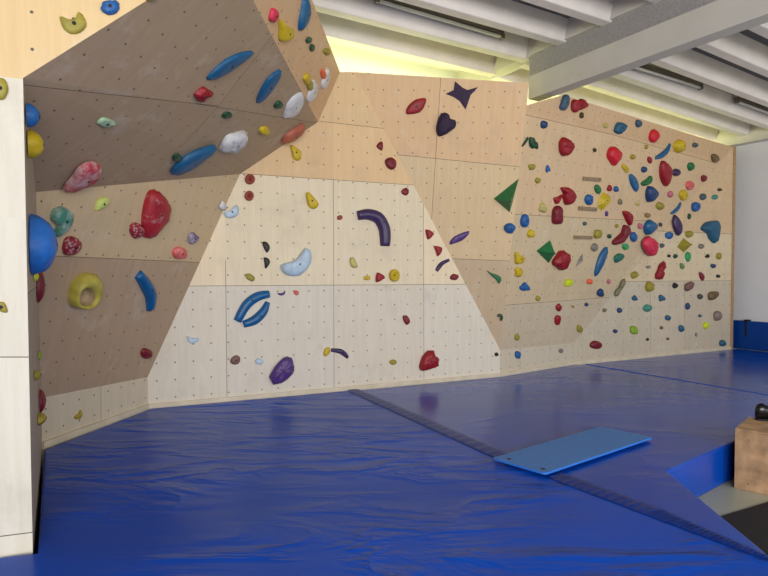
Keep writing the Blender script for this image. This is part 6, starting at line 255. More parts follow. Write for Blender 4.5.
EYELETS=[[0.952,4.36],[1.15,4.137]]

# ------------------------------------------------------------------ helpers
def lin(c):
    return tuple((v/255/12.92 if v/255 <= .04045 else ((v/255+.055)/1.055)**2.4) for v in c)

def nt(m):
    m.use_nodes = True
    t = m.node_tree
    return t, t.nodes, t.links, t.nodes['Principled BSDF']

def link_obj(name, bm, mats, parent=None, loc=None, smooth=False, recalc=True):
    me = bpy.data.meshes.new(name)
    if recalc and bm.faces: bmesh.ops.recalc_face_normals(bm, faces=bm.faces)
    if smooth:
        for f in bm.faces: f.smooth = True
    bm.to_mesh(me); bm.free()
    o = bpy.data.objects.new(name, me); COL.objects.link(o)
    for m in (mats if isinstance(mats, (list, tuple)) else [mats]): me.materials.append(m)
    if parent is not None: o.parent = parent
    if loc is not None: o.location = loc
    return o

def empty(name, loc=(0,0,0), rz=0):
    o = bpy.data.objects.new(name, None); COL.objects.link(o)
    o.location = loc; o.rotation_euler = (0,0,rz); o.empty_display_size = .1
    return o

def tag(o, label=None, cat=None, group=None, kind=None):
    if label: o['label'] = label
    if cat: o['category'] = cat
    if group: o['group'] = group
    if kind: o['kind'] = kind
    return o

def box(bm, lo, hi, M=None):
    vs = [Vector((x,y,z)) for x in (lo[0],hi[0]) for y in (lo[1],hi[1]) for z in (lo[2],hi[2])]
    if M is not None: vs = [M @ v for v in vs]
    v = [bm.verts.new(p) for p in vs]
    for f in ((0,1,3,2),(4,6,7,5),(0,4,5,1),(2,3,7,6),(0,2,6,4),(1,5,7,3)): bm.faces.new([v[i] for i in f])
    return v

def prism(bm, poly, z0, z1):
    a = [bm.verts.new((x,y,z0)) for x,y in poly]; b = [bm.verts.new((x,y,z1)) for x,y in poly]
    n = len(poly)
    bm.faces.new(b); bm.faces.new(a[::-1])
    for i in range(n): bm.faces.new((a[i],a[(i+1)%n],b[(i+1)%n],b[i]))

def bevel(o, w, seg=2):
    m = o.modifiers.new('bevel','BEVEL'); m.width = w; m.segments = seg; m.limit_method = 'ANGLE'; m.angle_limit = math.radians(40)
    return o

def cyl(bm, p0, p1, r, n=14, r2=None):
    p0, p1 = Vector(p0), Vector(p1); d = (p1-p0).normalized()
    a = d.orthogonal().normalized(); b = d.cross(a); r2 = r if r2 is None else r2
    A = [bm.verts.new(p0+(a*math.cos(t)+b*math.sin(t))*r) for t in [2*math.pi*k/n for k in range(n)]]
    B = [bm.verts.new(p1+(a*math.cos(t)+b*math.sin(t))*r2) for t in [2*math.pi*k/n for k in range(n)]]
    for k in range(n): bm.faces.new((A[k],A[(k+1)%n],B[(k+1)%n],B[k]))
    bm.faces.new(A[::-1]); bm.faces.new(B)

# room axes: p runs along the ribs, q runs from the camera side to the wall
YAW = math.radians(30.5)
PX = Vector((math.cos(YAW), math.sin(YAW), 0)); QX = Vector((-math.sin(YAW), math.cos(YAW), 0))
def pq(p, q, z=0.): return PX*p + QX*q + Vector((0,0,z))
MPQ = Matrix(((PX.x,QX.x,0,0),(PX.y,QX.y,0,0),(0,0,1,0),(0,0,0,1)))
CZ, MZ = 1.78, .33

# ------------------------------------------------------------------ materials
def node(N, typ, **kw):
    n = N.new(typ)
    for k, v in kw.items():
        if k in n.inputs: n.inputs[k].default_value = v
        else: setattr(n, k, v)
    return n

def mixc(N, L, fac, a, b, blend='MIX'):
    m = N.new('ShaderNodeMix'); m.data_type = 'RGBA'; m.blend_type = blend
    for idx, val in ((0,fac),(6,a),(7,b)):
        if isinstance(val, bpy.types.NodeSocket): L.new(val, m.inputs[idx])
        elif idx == 0: m.inputs[0].default_value = val
        else: m.inputs[idx].default_value = (*val, 1) if len(val) == 3 else val
    return m.outputs[2]

def ramp(N, L, src, a, b):
    r = N.new('ShaderNodeMapRange'); r.clamp = True
    r.inputs[1].default_value = a; r.inputs[2].default_value = b
    L.new(src, r.inputs[0]); return r.outputs[0]

def mat_ply():
    m = bpy.data.materials.new('plywood'); t, N, L, B = nt(m)
    at = node(N, 'ShaderNodeAttribute', attribute_name='tone')
    uv = N.new('ShaderNodeUVMap'); uv.uv_map = 'UVMap'
    mp = node(N, 'ShaderNodeMapping'); mp.inputs['Scale'].default_value = (9, .8, 1); L.new(uv.outputs[0], mp.inputs[0])
    g = node(N, 'ShaderNodeTexNoise', Scale=2.2, Detail=5., Roughness=.6, Distortion=.9); L.new(mp.outputs[0], g.inputs['Vector'])
    g1 = ramp(N, L, g.outputs[0], .3, .7)
    c = mixc(N, L, g1, at.outputs['Color'], (.80,.75,.66), 'MULTIPLY')
    c1 = mixc(N, L, .42, at.outputs['Color'], c)
    # smudges of rubber and chalk
    d = node(N, 'ShaderNodeTexNoise', Scale=1.5, Detail=6., Roughness=.65); L.new(uv.outputs[0], d.inputs['Vector'])
    d1 = ramp(N, L, d.outputs[0], .56, .78)
    mu = N.new('ShaderNodeMath'); mu.operation = 'MULTIPLY'; mu.inputs[1].default_value = .36; L.new(d1, mu.inputs[0])
    c2 = mixc(N, L, mu.outputs[0], c1, (.36,.31,.26))
    e = node(N, 'ShaderNodeTexNoise', Scale=2.6, Detail=7., Roughness=.7)
    mp2 = node(N, 'ShaderNodeMapping'); mp2.inputs['Location'].default_value = (7,3,0); L.new(uv.outputs[0], mp2.inputs[0]); L.new(mp2.outputs[0], e.inputs['Vector'])
    e1 = ramp(N, L, e.outputs[0], .56, .8)
    mu2 = N.new('ShaderNodeMath'); mu2.operation = 'MULTIPLY'; mu2.inputs[1].default_value = .36; L.new(e1, mu2.inputs[0])
    c3 = mixc(N, L, mu2.outputs[0], c2, (.80,.78,.75))
    # grid of threaded bolt holes
    vm = node(N, 'ShaderNodeVectorMath', operation='SCALE'); vm.inputs['Scale'].default_value = 1/.19; L.new(uv.outputs[0], vm.inputs[0])
    jit = node(N, 'ShaderNodeTexNoise', Scale=1.1); L.new(vm.outputs[0], jit.inputs['Vector'])
    fr = node(N, 'ShaderNodeVectorMath', operation='FRACTION'); L.new(vm.outputs[0], fr.inputs[0])
    sb = node(N, 'ShaderNodeVectorMath', operation='SUBTRACT'); sb.inputs[1].default_value = (.5,.5,0); L.new(fr.outputs[0], sb.inputs[0])
    sp = N.new('ShaderNodeSeparateXYZ'); L.new(sb.outputs[0], sp.inputs[0])
    cb = N.new('ShaderNodeCombineXYZ'); L.new(sp.outputs[0], cb.inputs[0]); L.new(sp.outputs[1], cb.inputs[1])
    ln = node(N, 'ShaderNodeVectorMath', operation='LENGTH'); L.new(cb.outputs[0], ln.inputs[0])
    h = ramp(N, L, ln.outputs['Value'], .056, .028)
    c4 = mixc(N, L, h, c3, (.09,.075,.065))
    L.new(c4, B.inputs['Base Color']); B.inputs['Roughness'].default_value = .55
    B.inputs['Specular IOR Level'].default_value = .3
    return m

def mat_simple(name, rgb, rough=.5, var=.12, scale=8., metal=0., bump=0., spec=.5):
    m = bpy.data.materials.new(name); t, N, L, B = nt(m)
    tc = N.new('ShaderNodeTexCoord')
    n = node(N, 'ShaderNodeTexNoise', Scale=scale, Detail=4.); L.new(tc.outputs['Object'], n.inputs['Vector'])
    c = lin(rgb); f = ramp(N, L, n.outputs[0], .3, .7)
    L.new(mixc(N, L, f, tuple(v*(1-var) for v in c), tuple(min(1,v*(1+var)) for v in c)), B.inputs['Base Color'])
    B.inputs['Roughness'].default_value = rough; B.inputs['Metallic'].default_value = metal
    B.inputs['Specular IOR Level'].default_value = spec
    if bump:
        b = node(N, 'ShaderNodeBump', Strength=bump, Distance=.01)
        n2 = node(N, 'ShaderNodeTexNoise', Scale=scale*14, Detail=3.); L.new(tc.outputs['Object'], n2.inputs['Vector'])
        L.new(n2.outputs[0], b.inputs['Height']); L.new(b.outputs[0], B.inputs['Normal'])
    return m

def mat_hold(name, rgb, chalk=0., dots=False, rough=.5):
    m = bpy.data.materials.new('hold_'+name); t, N, L, B = nt(m)
    tc = N.new('ShaderNodeTexCoord'); ob = N.new('ShaderNodeObjectInfo')
    vm = node(N, 'ShaderNodeVectorMath', operation='ADD'); L.new(tc.outputs['Object'], vm.inputs[0]); L.new(ob.outputs['Random'], vm.inputs[1])
    n = node(N, 'ShaderNodeTexNoise', Scale=14., Detail=5., Roughness=.6); L.new(vm.outputs[0], n.inputs['Vector'])
    c = lin(rgb)
    L1 = mixc(N, L, ramp(N, L, n.outputs[0], .3, .7), tuple(v*.8 for v in c), tuple(min(1,v*1.12) for v in c))
    # chalk worn onto the surface
    k = node(N, 'ShaderNodeTexNoise', Scale=9. if not dots else 1., Detail=5., Roughness=.65); L.new(vm.outputs[0], k.inputs['Vector'])
    src = k.outputs[0]
    if dots:
        v = node(N, 'ShaderNodeTexVoronoi', Scale=38.); L.new(vm.outputs[0], v.inputs['Vector']); f = ramp(N, L, v.outputs['Distance'], .42, .3)
    else: f = ramp(N, L, src, .72-.34*chalk, .9-.25*chalk)
    mu = N.new('ShaderNodeMath'); mu.operation = 'MULTIPLY'; mu.inputs[1].default_value = .3+.45*chalk; L.new(f, mu.inputs[0])
    L.new(mixc(N, L, mu.outputs[0], L1, (.75,.72,.72)), B.inputs['Base Color'])
    B.inputs['Roughness'].default_value = rough
    b = node(N, 'ShaderNodeBump', Strength=.25, Distance=.004)
    n2 = node(N, 'ShaderNodeTexNoise', Scale=160., Detail=2.); L.new(tc.outputs['Object'], n2.inputs['Vector'])
    L.new(n2.outputs[0], b.inputs['Height']); L.new(b.outputs[0], B.inputs['Normal'])
    return m

def mat_vinyl(name, rgb, rough=.3, bump=.5, sx=1.1, sy=5., rot=-10, spec=.3):
    m = bpy.data.materials.new(name); t, N, L, B = nt(m)
    tc = N.new('ShaderNodeTexCoord')
    mp = node(N, 'ShaderNodeMapping'); mp.inputs['Rotation'].default_value = (0,0,math.radians(rot)); mp.inputs['Scale'].default_value = (sx,sy,1)
    L.new(tc.outputs['Object'], mp.inputs[0])
    n = node(N, 'ShaderNodeTexNoise', Scale=1.3, Detail=4., Roughness=.5, Distortion=.5); L.new(mp.outputs[0], n.inputs['Vector'])
    n1 = node(N, 'ShaderNodeTexNoise', Scale=.9, Detail=2.); L.new(tc.outputs['Object'], n1.inputs['Vector'])
    # ridged creases, faded in and out over the cover
    ab = N.new('ShaderNodeMath'); ab.operation = 'SUBTRACT'; ab.inputs[1].default_value = .5; L.new(n.outputs[0], ab.inputs[0])
    ab2 = N.new('ShaderNodeMath'); ab2.operation = 'ABSOLUTE'; L.new(ab.outputs[0], ab2.inputs[0])
    rd = ramp(N, L, ab2.outputs[0], .12, 0.)
    pw = N.new('ShaderNodeMath'); pw.operation = 'POWER'; pw.inputs[1].default_value = 1.6; L.new(rd, pw.inputs[0])
    mk = N.new('ShaderNodeMath'); mk.operation = 'MULTIPLY'; L.new(pw.outputs[0], mk.inputs[0]); L.new(ramp(N, L, n1.outputs[0], .35, .65), mk.inputs[1])
    big = node(N, 'ShaderNodeTexNoise', Scale=.8, Detail=3.); L.new(mp.outputs[0], big.inputs['Vector'])
    ad = N.new('ShaderNodeMath'); ad.operation = 'MULTIPLY_ADD'; ad.inputs[1].default_value = 1.6; L.new(big.outputs[0], ad.inputs[0]); L.new(mk.outputs[0], ad.inputs[2])
    b = node(N, 'ShaderNodeBump', Strength=bump, Distance=.03); L.new(ad.outputs[0], b.inputs['Height']); L.new(b.outputs[0], B.inputs['Normal'])
    c = lin(rgb)
    L.new(mixc(N, L, ramp(N, L, n1.outputs[0], .3, .7), tuple(v*.85 for v in c), tuple(v*1.12 for v in c)), B.inputs['Base Color'])
    B.inputs['Roughness'].default_value = rough; B.inputs['Specular IOR Level'].default_value = spec
    B.inputs['Specular Tint'].default_value = (.62,.78,1,1)
    return m

PLY = mat_ply()
SEAMM = mat_simple('panel_joint', (96,80,62), .8)
EDGE = mat_simple('plywood_edge', (172,138,100), .6, .15, 20)
PALEB = mat_simple('pale_batten', (214,202,178), .6, .1, 6)
VINYL = mat_vinyl('blue_vinyl', (8,72,182), .26, .6, .7, 2.0, -12, .15)
VINYLR = mat_vinyl('blue_vinyl_right', (8,70,176), .2, .16, .6, 1.3, 20, .32)
FLAP = mat_vinyl('dark_blue_vinyl', (5,46,132), .34, .05, 2., 1., 30)
PADM = mat_vinyl('wall_pad_vinyl', (6,58,138), .4, .1)
FOAM = mat_simple('foam_blue', (76,128,198), .75, .06, 30, bump=.15)
FOAME = mat_simple('foam_edge', (40,118,220), .6, .05)
WHITE = mat_simple('white_wall_paint', (226,228,232), .7, .03, 2)
CEILD = mat_simple('ceiling_recess_shade', (112,108,108), .8, .05, 3)  # shade between the ribs put into a darker ceiling colour
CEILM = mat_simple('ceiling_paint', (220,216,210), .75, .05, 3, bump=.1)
RIBM = mat_simple('rib_paint', (234,227,222), .7, .05, 4, bump=.1)
BEAMM = mat_simple('beam_paint', (206,202,192), .7, .04, 3)
SPRAY = mat_simple('sprayed_coating', (176,172,170), .95, .13, 40, bump=.8)
FLOORM = mat_simple('linoleum', (170,172,150), .35, .05, 3)
RUBBER = mat_simple('black_rubber', (26,26,28), .75, .2, 40, bump=.3)
BOXW = mat_simple('box_wood', (176,140,104), .65, .34, 9)
BOXE = mat_simple('box_wood_edge', (120,84,56), .7, .2, 20)
BLACKG = mat_simple('black_gloss', (14,14,15), .22, .2)
METAL = mat_simple('bolt_metal', (60,58,56), .4, .1, 20, .8)
HOLE = mat_simple('bolt_recess', (28,25,24), .7)
TUBE = mat_simple('lamp_tube', (236,236,232), .35, .02)
HOUS = mat_simple('lamp_housing', (112,104,96), .5, .1)
STRAPM = mat_simple('strap', (16,18,26), .8)

HC = dict(slate=(58,88,112), red=(150,20,34), darkolive=(70,62,28), navy=(32,64,112), darkgreen=(24,74,48), olive=(158,146,52), blue=(30,92,158),
 paleyellow=(190,178,104), brightred=(206,24,46), blueteal=(36,92,124), yellow=(204,176,28), yellow2=(192,180,78), maroon=(122,22,38), green=(34,112,62), purple=(84,54,122),
 greyteal=(70,92,98), grey=(132,126,120), midblue=(30,94,142), midblue2=(14,88,132), blue2=(6,92,150), blue3=(36,110,196), lime=(206,224,30), orange=(232,100,62), pink=(196,110,128), greyolive=(124,120,88),
 darkyellow=(160,144,44), brown=(112,90,54), darkpurple=(60,42,88), deeppurple=(46,26,60), coral=(222,98,96), teal=(72,142,130), tan=(150,120,80), black=(30,28,32), darkgrey=(72,68,70),
 brightgreen=(50,160,92), pinkred=(216,50,82), greenteal=(34,110,92), dullgreen=(104,136,80), mauvebrown=(122,88,84), mauvegrey=(138,118,110), limegreen=(138,172,36),
 brickred=(150,62,50), paleblue=(186,208,228), white=(214,214,216), purplegrey=(104,92,134), salmon=(178,96,74), palegreen=(164,196,160), chalkred=(186,52,66), chalkred2=(164,28,44),
 limepale=(206,220,120), chalkgreen=(64,140,120), chalkmaroon=(150,34,50), wood=(150,128,100))
CHALK = dict(chalkred=.9, chalkred2=.45, chalkgreen=.85, coral=.6, purplegrey=.7, palegreen=.7, midblue2=.25, blue3=.3, darkgreen=.25, limegreen=.1)
HM = {k: mat_hold(k, v, CHALK.get(k, .12), k == 'chalkmaroon', .38 if k in ('blue2','midblue','darkpurple') else .5) for k, v in HC.items()}
HM['deeppurple'] = mat_hold('deeppurple', HC['deeppurple'], .1, False, .7)
HM['purple'] = mat_hold('purple', HC['purple'], .1, False, .4)
POCKET = mat_simple('pocket_inside', (168,146,112), .8, .25, 20)

# ------------------------------------------------------------------ climbing wall
TONE = dict(front=[(9,(236,228,210)),], )
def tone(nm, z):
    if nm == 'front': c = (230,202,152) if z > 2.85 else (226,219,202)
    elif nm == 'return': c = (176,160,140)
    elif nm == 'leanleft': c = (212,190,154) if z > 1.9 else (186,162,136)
    elif nm == 'roof': c = (178,154,126)  # shade of the underside partly put into this darker tint
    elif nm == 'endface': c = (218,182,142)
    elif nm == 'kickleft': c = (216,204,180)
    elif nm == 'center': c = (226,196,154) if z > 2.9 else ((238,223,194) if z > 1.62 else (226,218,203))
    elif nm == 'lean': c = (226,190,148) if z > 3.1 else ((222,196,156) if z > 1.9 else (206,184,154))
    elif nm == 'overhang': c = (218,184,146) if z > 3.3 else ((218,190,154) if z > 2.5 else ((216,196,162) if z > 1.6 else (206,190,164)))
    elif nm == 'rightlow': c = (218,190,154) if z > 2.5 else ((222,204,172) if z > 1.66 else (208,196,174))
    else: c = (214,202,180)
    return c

def normal_frame(n):
    n = Vector(n).normalized(); u = Vector((0,0,1)).cross(n).normalized(); return u, n.cross(u), n

WALL = empty('climbing_wall', (0,0,0))
tag(WALL, 'tall plywood bouldering wall with leaning panels and bolt holes behind the blue mats', 'climbing wall', kind='thing')
KIND = dict(kickleft='kick_board', kickright='kick_board')
OFFS = {}
for nm, vs, n, seams, tris in FACETS:
    u, v, n = normal_frame(n)
    P3 = [Vector(p) for p in vs]; cen = sum(P3, Vector())/len(P3)
    bm = bmesh.new()
    bv = [bm.verts.new(p) for p in P3]
    for tr in tris: bm.faces.new([bv[i] for i in tr])
    cuts = []
    for (u0, v0, u1, v1) in seams:
        a = cen+u*u0+v*v0; b = cen+u*u1+v*v1; d = (b-a).normalized(); s = n.cross(d).normalized()
        cuts.append((a, b, d, s))
        for off in (-.0026, .0026):
            bmesh.ops.bisect_plane(bm, geom=bm.verts[:]+bm.edges[:]+bm.faces[:], plane_co=a+s*off, plane_no=s, dist=1e-5)
    uvl = bm.loops.layers.uv.new('UVMap'); cl = bm.loops.layers.float_color.new('tone')
    bm.normal_update()
    info = []; zs = {}
    for fc in bm.faces:
        c = fc.calc_center_median(); fc.normal_flip() if fc.normal.dot(n) < 0 else None
        key = 0; sm = False
        for i, (a, b, d, s) in enumerate(cuts):
            t = (c-a).dot(s); key = key*2+(t > 0)
            L_ = (b-a).length; k = (c-a).dot(d)
            if abs(t) < .0025 and -.3 < k < L_+.3: sm = True
        fc.material_index = 1 if sm else 0
        ar = fc.calc_area(); info.append((fc, key)); z0, a0 = zs.get(key, (0, 0)); zs[key] = (z0+c.z*ar, a0+ar)
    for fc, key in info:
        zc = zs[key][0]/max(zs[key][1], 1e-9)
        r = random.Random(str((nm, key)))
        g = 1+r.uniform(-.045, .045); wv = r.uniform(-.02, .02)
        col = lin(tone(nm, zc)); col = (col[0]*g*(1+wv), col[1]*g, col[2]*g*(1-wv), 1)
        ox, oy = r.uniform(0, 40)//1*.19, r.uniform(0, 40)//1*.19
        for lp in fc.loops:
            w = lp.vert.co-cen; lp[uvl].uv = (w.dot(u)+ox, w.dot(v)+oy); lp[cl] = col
    me = bpy.data.meshes.new('wall_panel'); bm.to_mesh(me); bm.free()
    o = bpy.data.objects.new(KIND.get(nm, 'wall_panel'), me); COL.objects.link(o); o.parent = WALL
    me.materials.append(PLY); me.materials.append(SEAMM)

# pale batten along the foot of the wall
BASE = [Vector(p) for p in BASEPTS]
bn = [Vector((b.y-a.y, -(b.x-a.x), 0)).normalized() for a, b in zip(BASE, BASE[1:])]
for (a, b), n in zip(zip(BASE, BASE[1:]), bn):
    bm = bmesh.new(); d = (b-a)
    pts = [a-n*.002, b-n*.002, b+n*.022, a+n*.022]
    prism(bm, [(p.x,p.y) for p in pts], MZ-.02, MZ+.045)
    link_obj('base_batten', bm, PALEB, WALL)
# side board closing the right end of the wall
e = BASE[-1]; dr = (BASE[-1]-BASE[-2]).normalized(); nr = bn[-1]
bm = bmesh.new()
pts = [e+nr*.01, e+dr*.075+nr*.01, e+dr*.075-nr*.5, e-nr*.5]
prism(bm, [(p.x,p.y) for p in pts], 0, 4.16); link_obj('side_board', bm, EDGE, WALL)

# ------------------------------------------------------------------ holds
def catmull(P, per):
    out = []
    for i in range(len(P)-1):
        p0 = P[max(i-1,0)]; p1 = P[i]; p2 = P[i+1]; p3 = P[min(i+2,len(P)-1)]
        for k in range(per):
            t = k/per
            out.append(tuple(.5*((2*b)+(-a+c)*t+(2*a-5*b+4*c-d)*t*t+(-a+3*b-3*c+d)*t**3) for a,b,c,d in zip(p0,p1,p2,p3)))
    out.append(tuple(P[-1])); return out

def loops_to_mesh(bm, loops, cap=None):
    V = [[bm.verts.new(p) for p in lp] for lp in loops]
    n = len(loops[0]); F = []
    for A, B in zip(V, V[1:]):
        for i in range(n): F.append(bm.faces.new((A[i],A[(i+1)%n],B[(i+1)%n],B[i])))
    if cap is not None:
        c = bm.verts.new(cap)
        for i in range(n): F.append(bm.faces.new((V[-1][i],V[-1][(i+1)%n],c)))
    return F

def polar(pts, c, k):
    # outline resampled at k even angles about c
    out = []; m = len(pts)
    for j in range(k):
        a = 2*math.pi*j/k; dx, dy = math.cos(a), math.sin(a); best = None
        for i in range(m):
            x0,y0 = pts[i][0]-c[0], pts[i][1]-c[1]; x1,y1 = pts[(i+1)%m][0]-c[0], pts[(i+1)%m][1]-c[1]
            ex, ey = x1-x0, y1-y0; den = dx*ey-dy*ex
            if abs(den) < 1e-12: continue
            t = (x0*ey-y0*ex)/den; s = (x0*dy-y0*dx)/den
            if t > 0 and -1e-6 <= s <= 1+1e-6 and (best is None or t > best): best = t
        best = best or .01
        out.append((c[0]+dx*best, c[1]+dy*best))
    return out

def build_hold(row):
    label, colr, kind, o, n, uv, h, area, ex = row
    u, v, n = normal_frame(n); o = Vector(o)+n*.0015
    rnd = random.Random(label)
    W = lambda a, b, z: u*a+v*b+n*z
    bm = bmesh.new(); smooth = True; mats = [HM[colr]]; top = None
    name = 'climbing_hold'
    if kind in ('dome','ring','pocket','star'):
        A = cx = cy = 0
        for (x0,y0),(x1,y1) in zip(uv, uv[1:]+uv[:1]):
            w = x0*y1-x1*y0; A += w; cx += (x0+x1)*w; cy += (y0+y1)*w
        c = (cx/(3*A), cy/(3*A))
        if A < 0: uv = uv[::-1]
    if kind == 'dome':
        K = len(uv)
        amp = .05 if area > 30 else .07; hz = .05
        if ex.get('rough'): amp = .1; hz = .2
        # a slightly off-centre crown keeps the blocks from looking turned
        cc = (c[0]+rnd.uniform(-.1,.1)*h, c[1]+rnd.uniform(-.1,.15)*h)
        loops = []
        for s, z in (((1,0),(.97,.26),(.87,.5),(.71,.71),(.5,.87),(.25,.97)) if ex.get('ball') else ((1,0),(1.0,.25),(.965,.5),(.87,.75),(.68,.93),(.4,1.0))):
            lp = []
            for i,(x,y) in enumerate(uv):
                k = s*(1+(rnd.uniform(-amp,amp) if 0 < z < 1 else 0))
                mx, my = c[0]+(cc[0]-c[0])*z, c[1]+(cc[1]-c[1])*z
                lp.append(W(mx+(x-c[0])*k, my+(y-c[1])*k, h*z*(1+rnd.uniform(-hz,hz))))
            loops.append(lp)
        loops_to_mesh(bm, loops, W(cc[0],cc[1],h*1.0)); top = W(cc[0],cc[1],h*1.0)
    elif kind == 'ring':
        loops = [[W(c[0]+(x-c[0])*s, c[1]+(y-c[1])*s, h*z) for x,y in uv] for s,z in ((1,0),(1.02,.4),(.92,.85),(.74,1.),(.54,.85),(.36,.45))]
        F = loops_to_mesh(bm, loops, W(c[0],c[1],h*.42)); top = W(c[0],c[1],h*.44)
    elif kind == 'pocket':
        ho = ex['hole']; hc = (sum(p[0] for p in ho)/len(ho), sum(p[1] for p in ho)/len(ho))
        K = 28; O = polar(uv, hc, K); Hh = polar(ho, hc, K)
        mid = [(a[0]*.5+b[0]*.5, a[1]*.5+b[1]*.5) for a,b in zip(O,Hh)]
        sc = lambda P, s: [(hc[0]+(x-hc[0])*s, hc[1]+(y-hc[1])*s) for x,y in P]
        loops = [[W(x,y,z*h) for x,y in P] for P,z in ((O,0),(O,.3),([(a[0]*.85+b[0]*.15,a[1]*.85+b[1]*.15) for a,b in zip(O,Hh)],.75),(mid,1.),([(a[0]*.15+b[0]*.85,a[1]*.15+b[1]*.85) for a,b in zip(O,Hh)],.9),(Hh,.7),(sc(Hh,.93),.3),(sc(Hh,.8),.06))]
        F = loops_to_mesh(bm, loops, W(hc[0],hc[1],.03*h)); mats.append(POCKET)
        for f in F[5*K:]: f.material_index = 1
    elif kind == 'star':
        loops = [[W(c[0]+(x-c[0])*s, c[1]+(y-c[1])*s, z*h) for x,y in uv] for s,z in ((1,0),(.99,.45),(.9,.6))]
        loops_to_mesh(bm, loops, W(c[0],c[1],h)); smooth = False; top = W(c[0],c[1],h)
    elif kind == 'pyramid':
        m = len(uv); ap = ex.get('apex') or (sum(p[0] for p in uv)/m, sum(p[1] for p in uv)/m)
        loops = [[W(x,y,0) for x,y in uv],[W(x+(ap[0]-x)*.015,y+(ap[1]-y)*.015,.05*h) for x,y in uv]]
        if m > 4: loops.append([W(x+(ap[0]-x)*.45,y+(ap[1]-y)*.45,h*.97) for x,y in uv])
        loops_to_mesh(bm, loops, W(ap[0],ap[1],h)); smooth = False; top = W(ap[0],ap[1],h)
    elif kind == 'sweep':
        P = catmull([(a,b,w) for (a,b),w in zip(uv,ex['hw'])], 6); K = 9; loops = []
        m = len(P)
        for i,(a,b,w) in enumerate(P):
            a0,b0,_ = P[max(i-1,0)]; a1,b1,_ = P[min(i+1,m-1)]
            t = Vector((a1-a0,b1-b0,0)).normalized(); sx, sy = -t.y, t.x
            ee = min(i, m-1-i); fz = 1 if ee > 1 else (.94 if ee == 1 else .8)
            loops.append([W(a+sx*w*math.cos(math.pi*k/(K-1)), b+sy*w*math.cos(math.pi*k/(K-1)), h*fz*w/max(ex['hw'])*max(0,math.sin(math.pi*k/(K-1)))**.75) for k in range(K)])
        V = [[bm.verts.new(p) for p in lp] for lp in loops]
        for A_, B_ in zip(V, V[1:]):
            for i in range(K-1): bm.faces.new((A_[i],A_[i+1],B_[i+1],B_[i]))
        bm.faces.new(V[0]); bm.faces.new(V[-1][::-1])
        a,b,w = P[m//2]; top = W(a,b,h*w/max(ex['hw'])*1.0)
    elif kind == 'rung':
        name = 'wooden_rung'; smooth = False
        a, b = Vector((*uv[0],0)), Vector((*uv[1],0)); t = (b-a).normalized(); s = Vector((-t.y,t.x,0)); w = ex['hw'][0]
        q = [a-s*w, b-s*w, b+s*w, a+s*w]
        lo = [bm.verts.new(W(p.x,p.y,0)) for p in q]; hi = [bm.verts.new(W(p.x,p.y,h)) for p in q]
        bm.faces.new(hi)
        for i in range(4): bm.faces.new((lo[i],lo[(i+1)%4],hi[(i+1)%4],hi[i]))
    ob = link_obj(name, bm, mats, None, o, smooth)
    if kind == 'rung':
        bevel(ob, .006)
        for k in (.12,.88):
            q = Vector((*uv[0],0)).lerp(Vector((*uv[1],0)), k); bb = bmesh.new()
            cyl(bb, W(q.x,q.y,h-.002), W(q.x,q.y,h+.004), .008); link_obj('bolt', bb, METAL, ob)
        tag(ob, label, 'climbing rung', 'wooden bar rungs on the right wall')
    else:
        tag(ob, label, 'climbing hold', 'coloured climbing holds on the wall')
        if top is not None and area >= 55:
            bb = bmesh.new()
            d0 = top-n*.006; cyl(bb, d0, top+n*.002, .0105, 12)
            link_obj('bolt', bb, [HOLE], ob)
    return ob
for row in HOLDS: build_hold(row)

# ------------------------------------------------------------------ mats
def xy(v): return (v[0], v[1])
SEAM1 = [(-.421,7.065),(.86,4.559),(1.59,3.44),(1.955,2.88),(3.4,.55)]
A_,B_,C_,D_,E_ = BASE
off = lambda i, d=.03: bn[i]*d
def wallpt(i, t, d=.036):
    p = BASE[i].lerp(BASE[i+1], t)+bn[i]*d; return (p.x,p.y)
lm = empty('landing_mat', (-.3,3.5,0)); 
tag(lm, 'large wrinkled blue vinyl crash mat filling the left foreground below the overhang', 'crash mat', 'blue crash mats under the climbing wall')
def mesh_at(o, bm):
    bmesh.ops.translate(bm, verts=bm.verts, vec=-Vector(o.location))
p1 = [(-2.79,4.70), wallpt(0,.999), wallpt(1,.495)] + SEAM1 + [(3.4,-1.6),(-4.6,-1.6),(-4.6,1.66),(-1.93,2.925),(-1.80,2.96)]
bm = bmesh.new(); prism(bm, p1, 0.0, MZ); mesh_at(lm, bm)
bevel(link_obj('mat_cover', bm, VINYL, lm), .025, 3)
bm = bmesh.new()
S0 = [Vector((*p,0)) for p in SEAM1[:4]]
L0 = []; R0 = []
for i,p in enumerate(S0):
    t = (S0[min(i+1,3)]-S0[max(i-1,0)]).normalized(); s = Vector((-t.y,t.x,0)); 
    L0.append(p-s*.03); R0.append(p+s*(.13 if i < 3 else .02))
def along(P, f):
    f *= len(P)-1; i = min(int(f), len(P)-2); return P[i].lerp(P[i+1], f-i)
rows = []; NF = 210; rf = random.Random(8); ph = 0
for i in range(NF+1):
    a, b = along(L0, i/NF), along(R0, i/NF); ph += rf.uniform(1.5,2.5)
    row = []
    for j in range(6):
        p = a.lerp(b, j/5); e = min(j, 5-j)
        z = MZ+.005+(0 if e == 0 else -.001+.007+.006*math.sin(ph+j*.35)*(1 if e == 2 else .7))
        row.append(bm.verts.new((p.x,p.y,z)))
    rows.append(row)
for A, B in zip(rows, rows[1:]):
    for j in range(5):
        f = bm.faces.new((A[j],B[j],B[j+1],A[j+1])); f.normal_update()
        if f.normal.z < 0: f.normal_flip()
mesh_at(lm, bm); tag(link_obj('seam_flap', bm, FLAP, lm, None, True, False), 'dark blue seam flap')

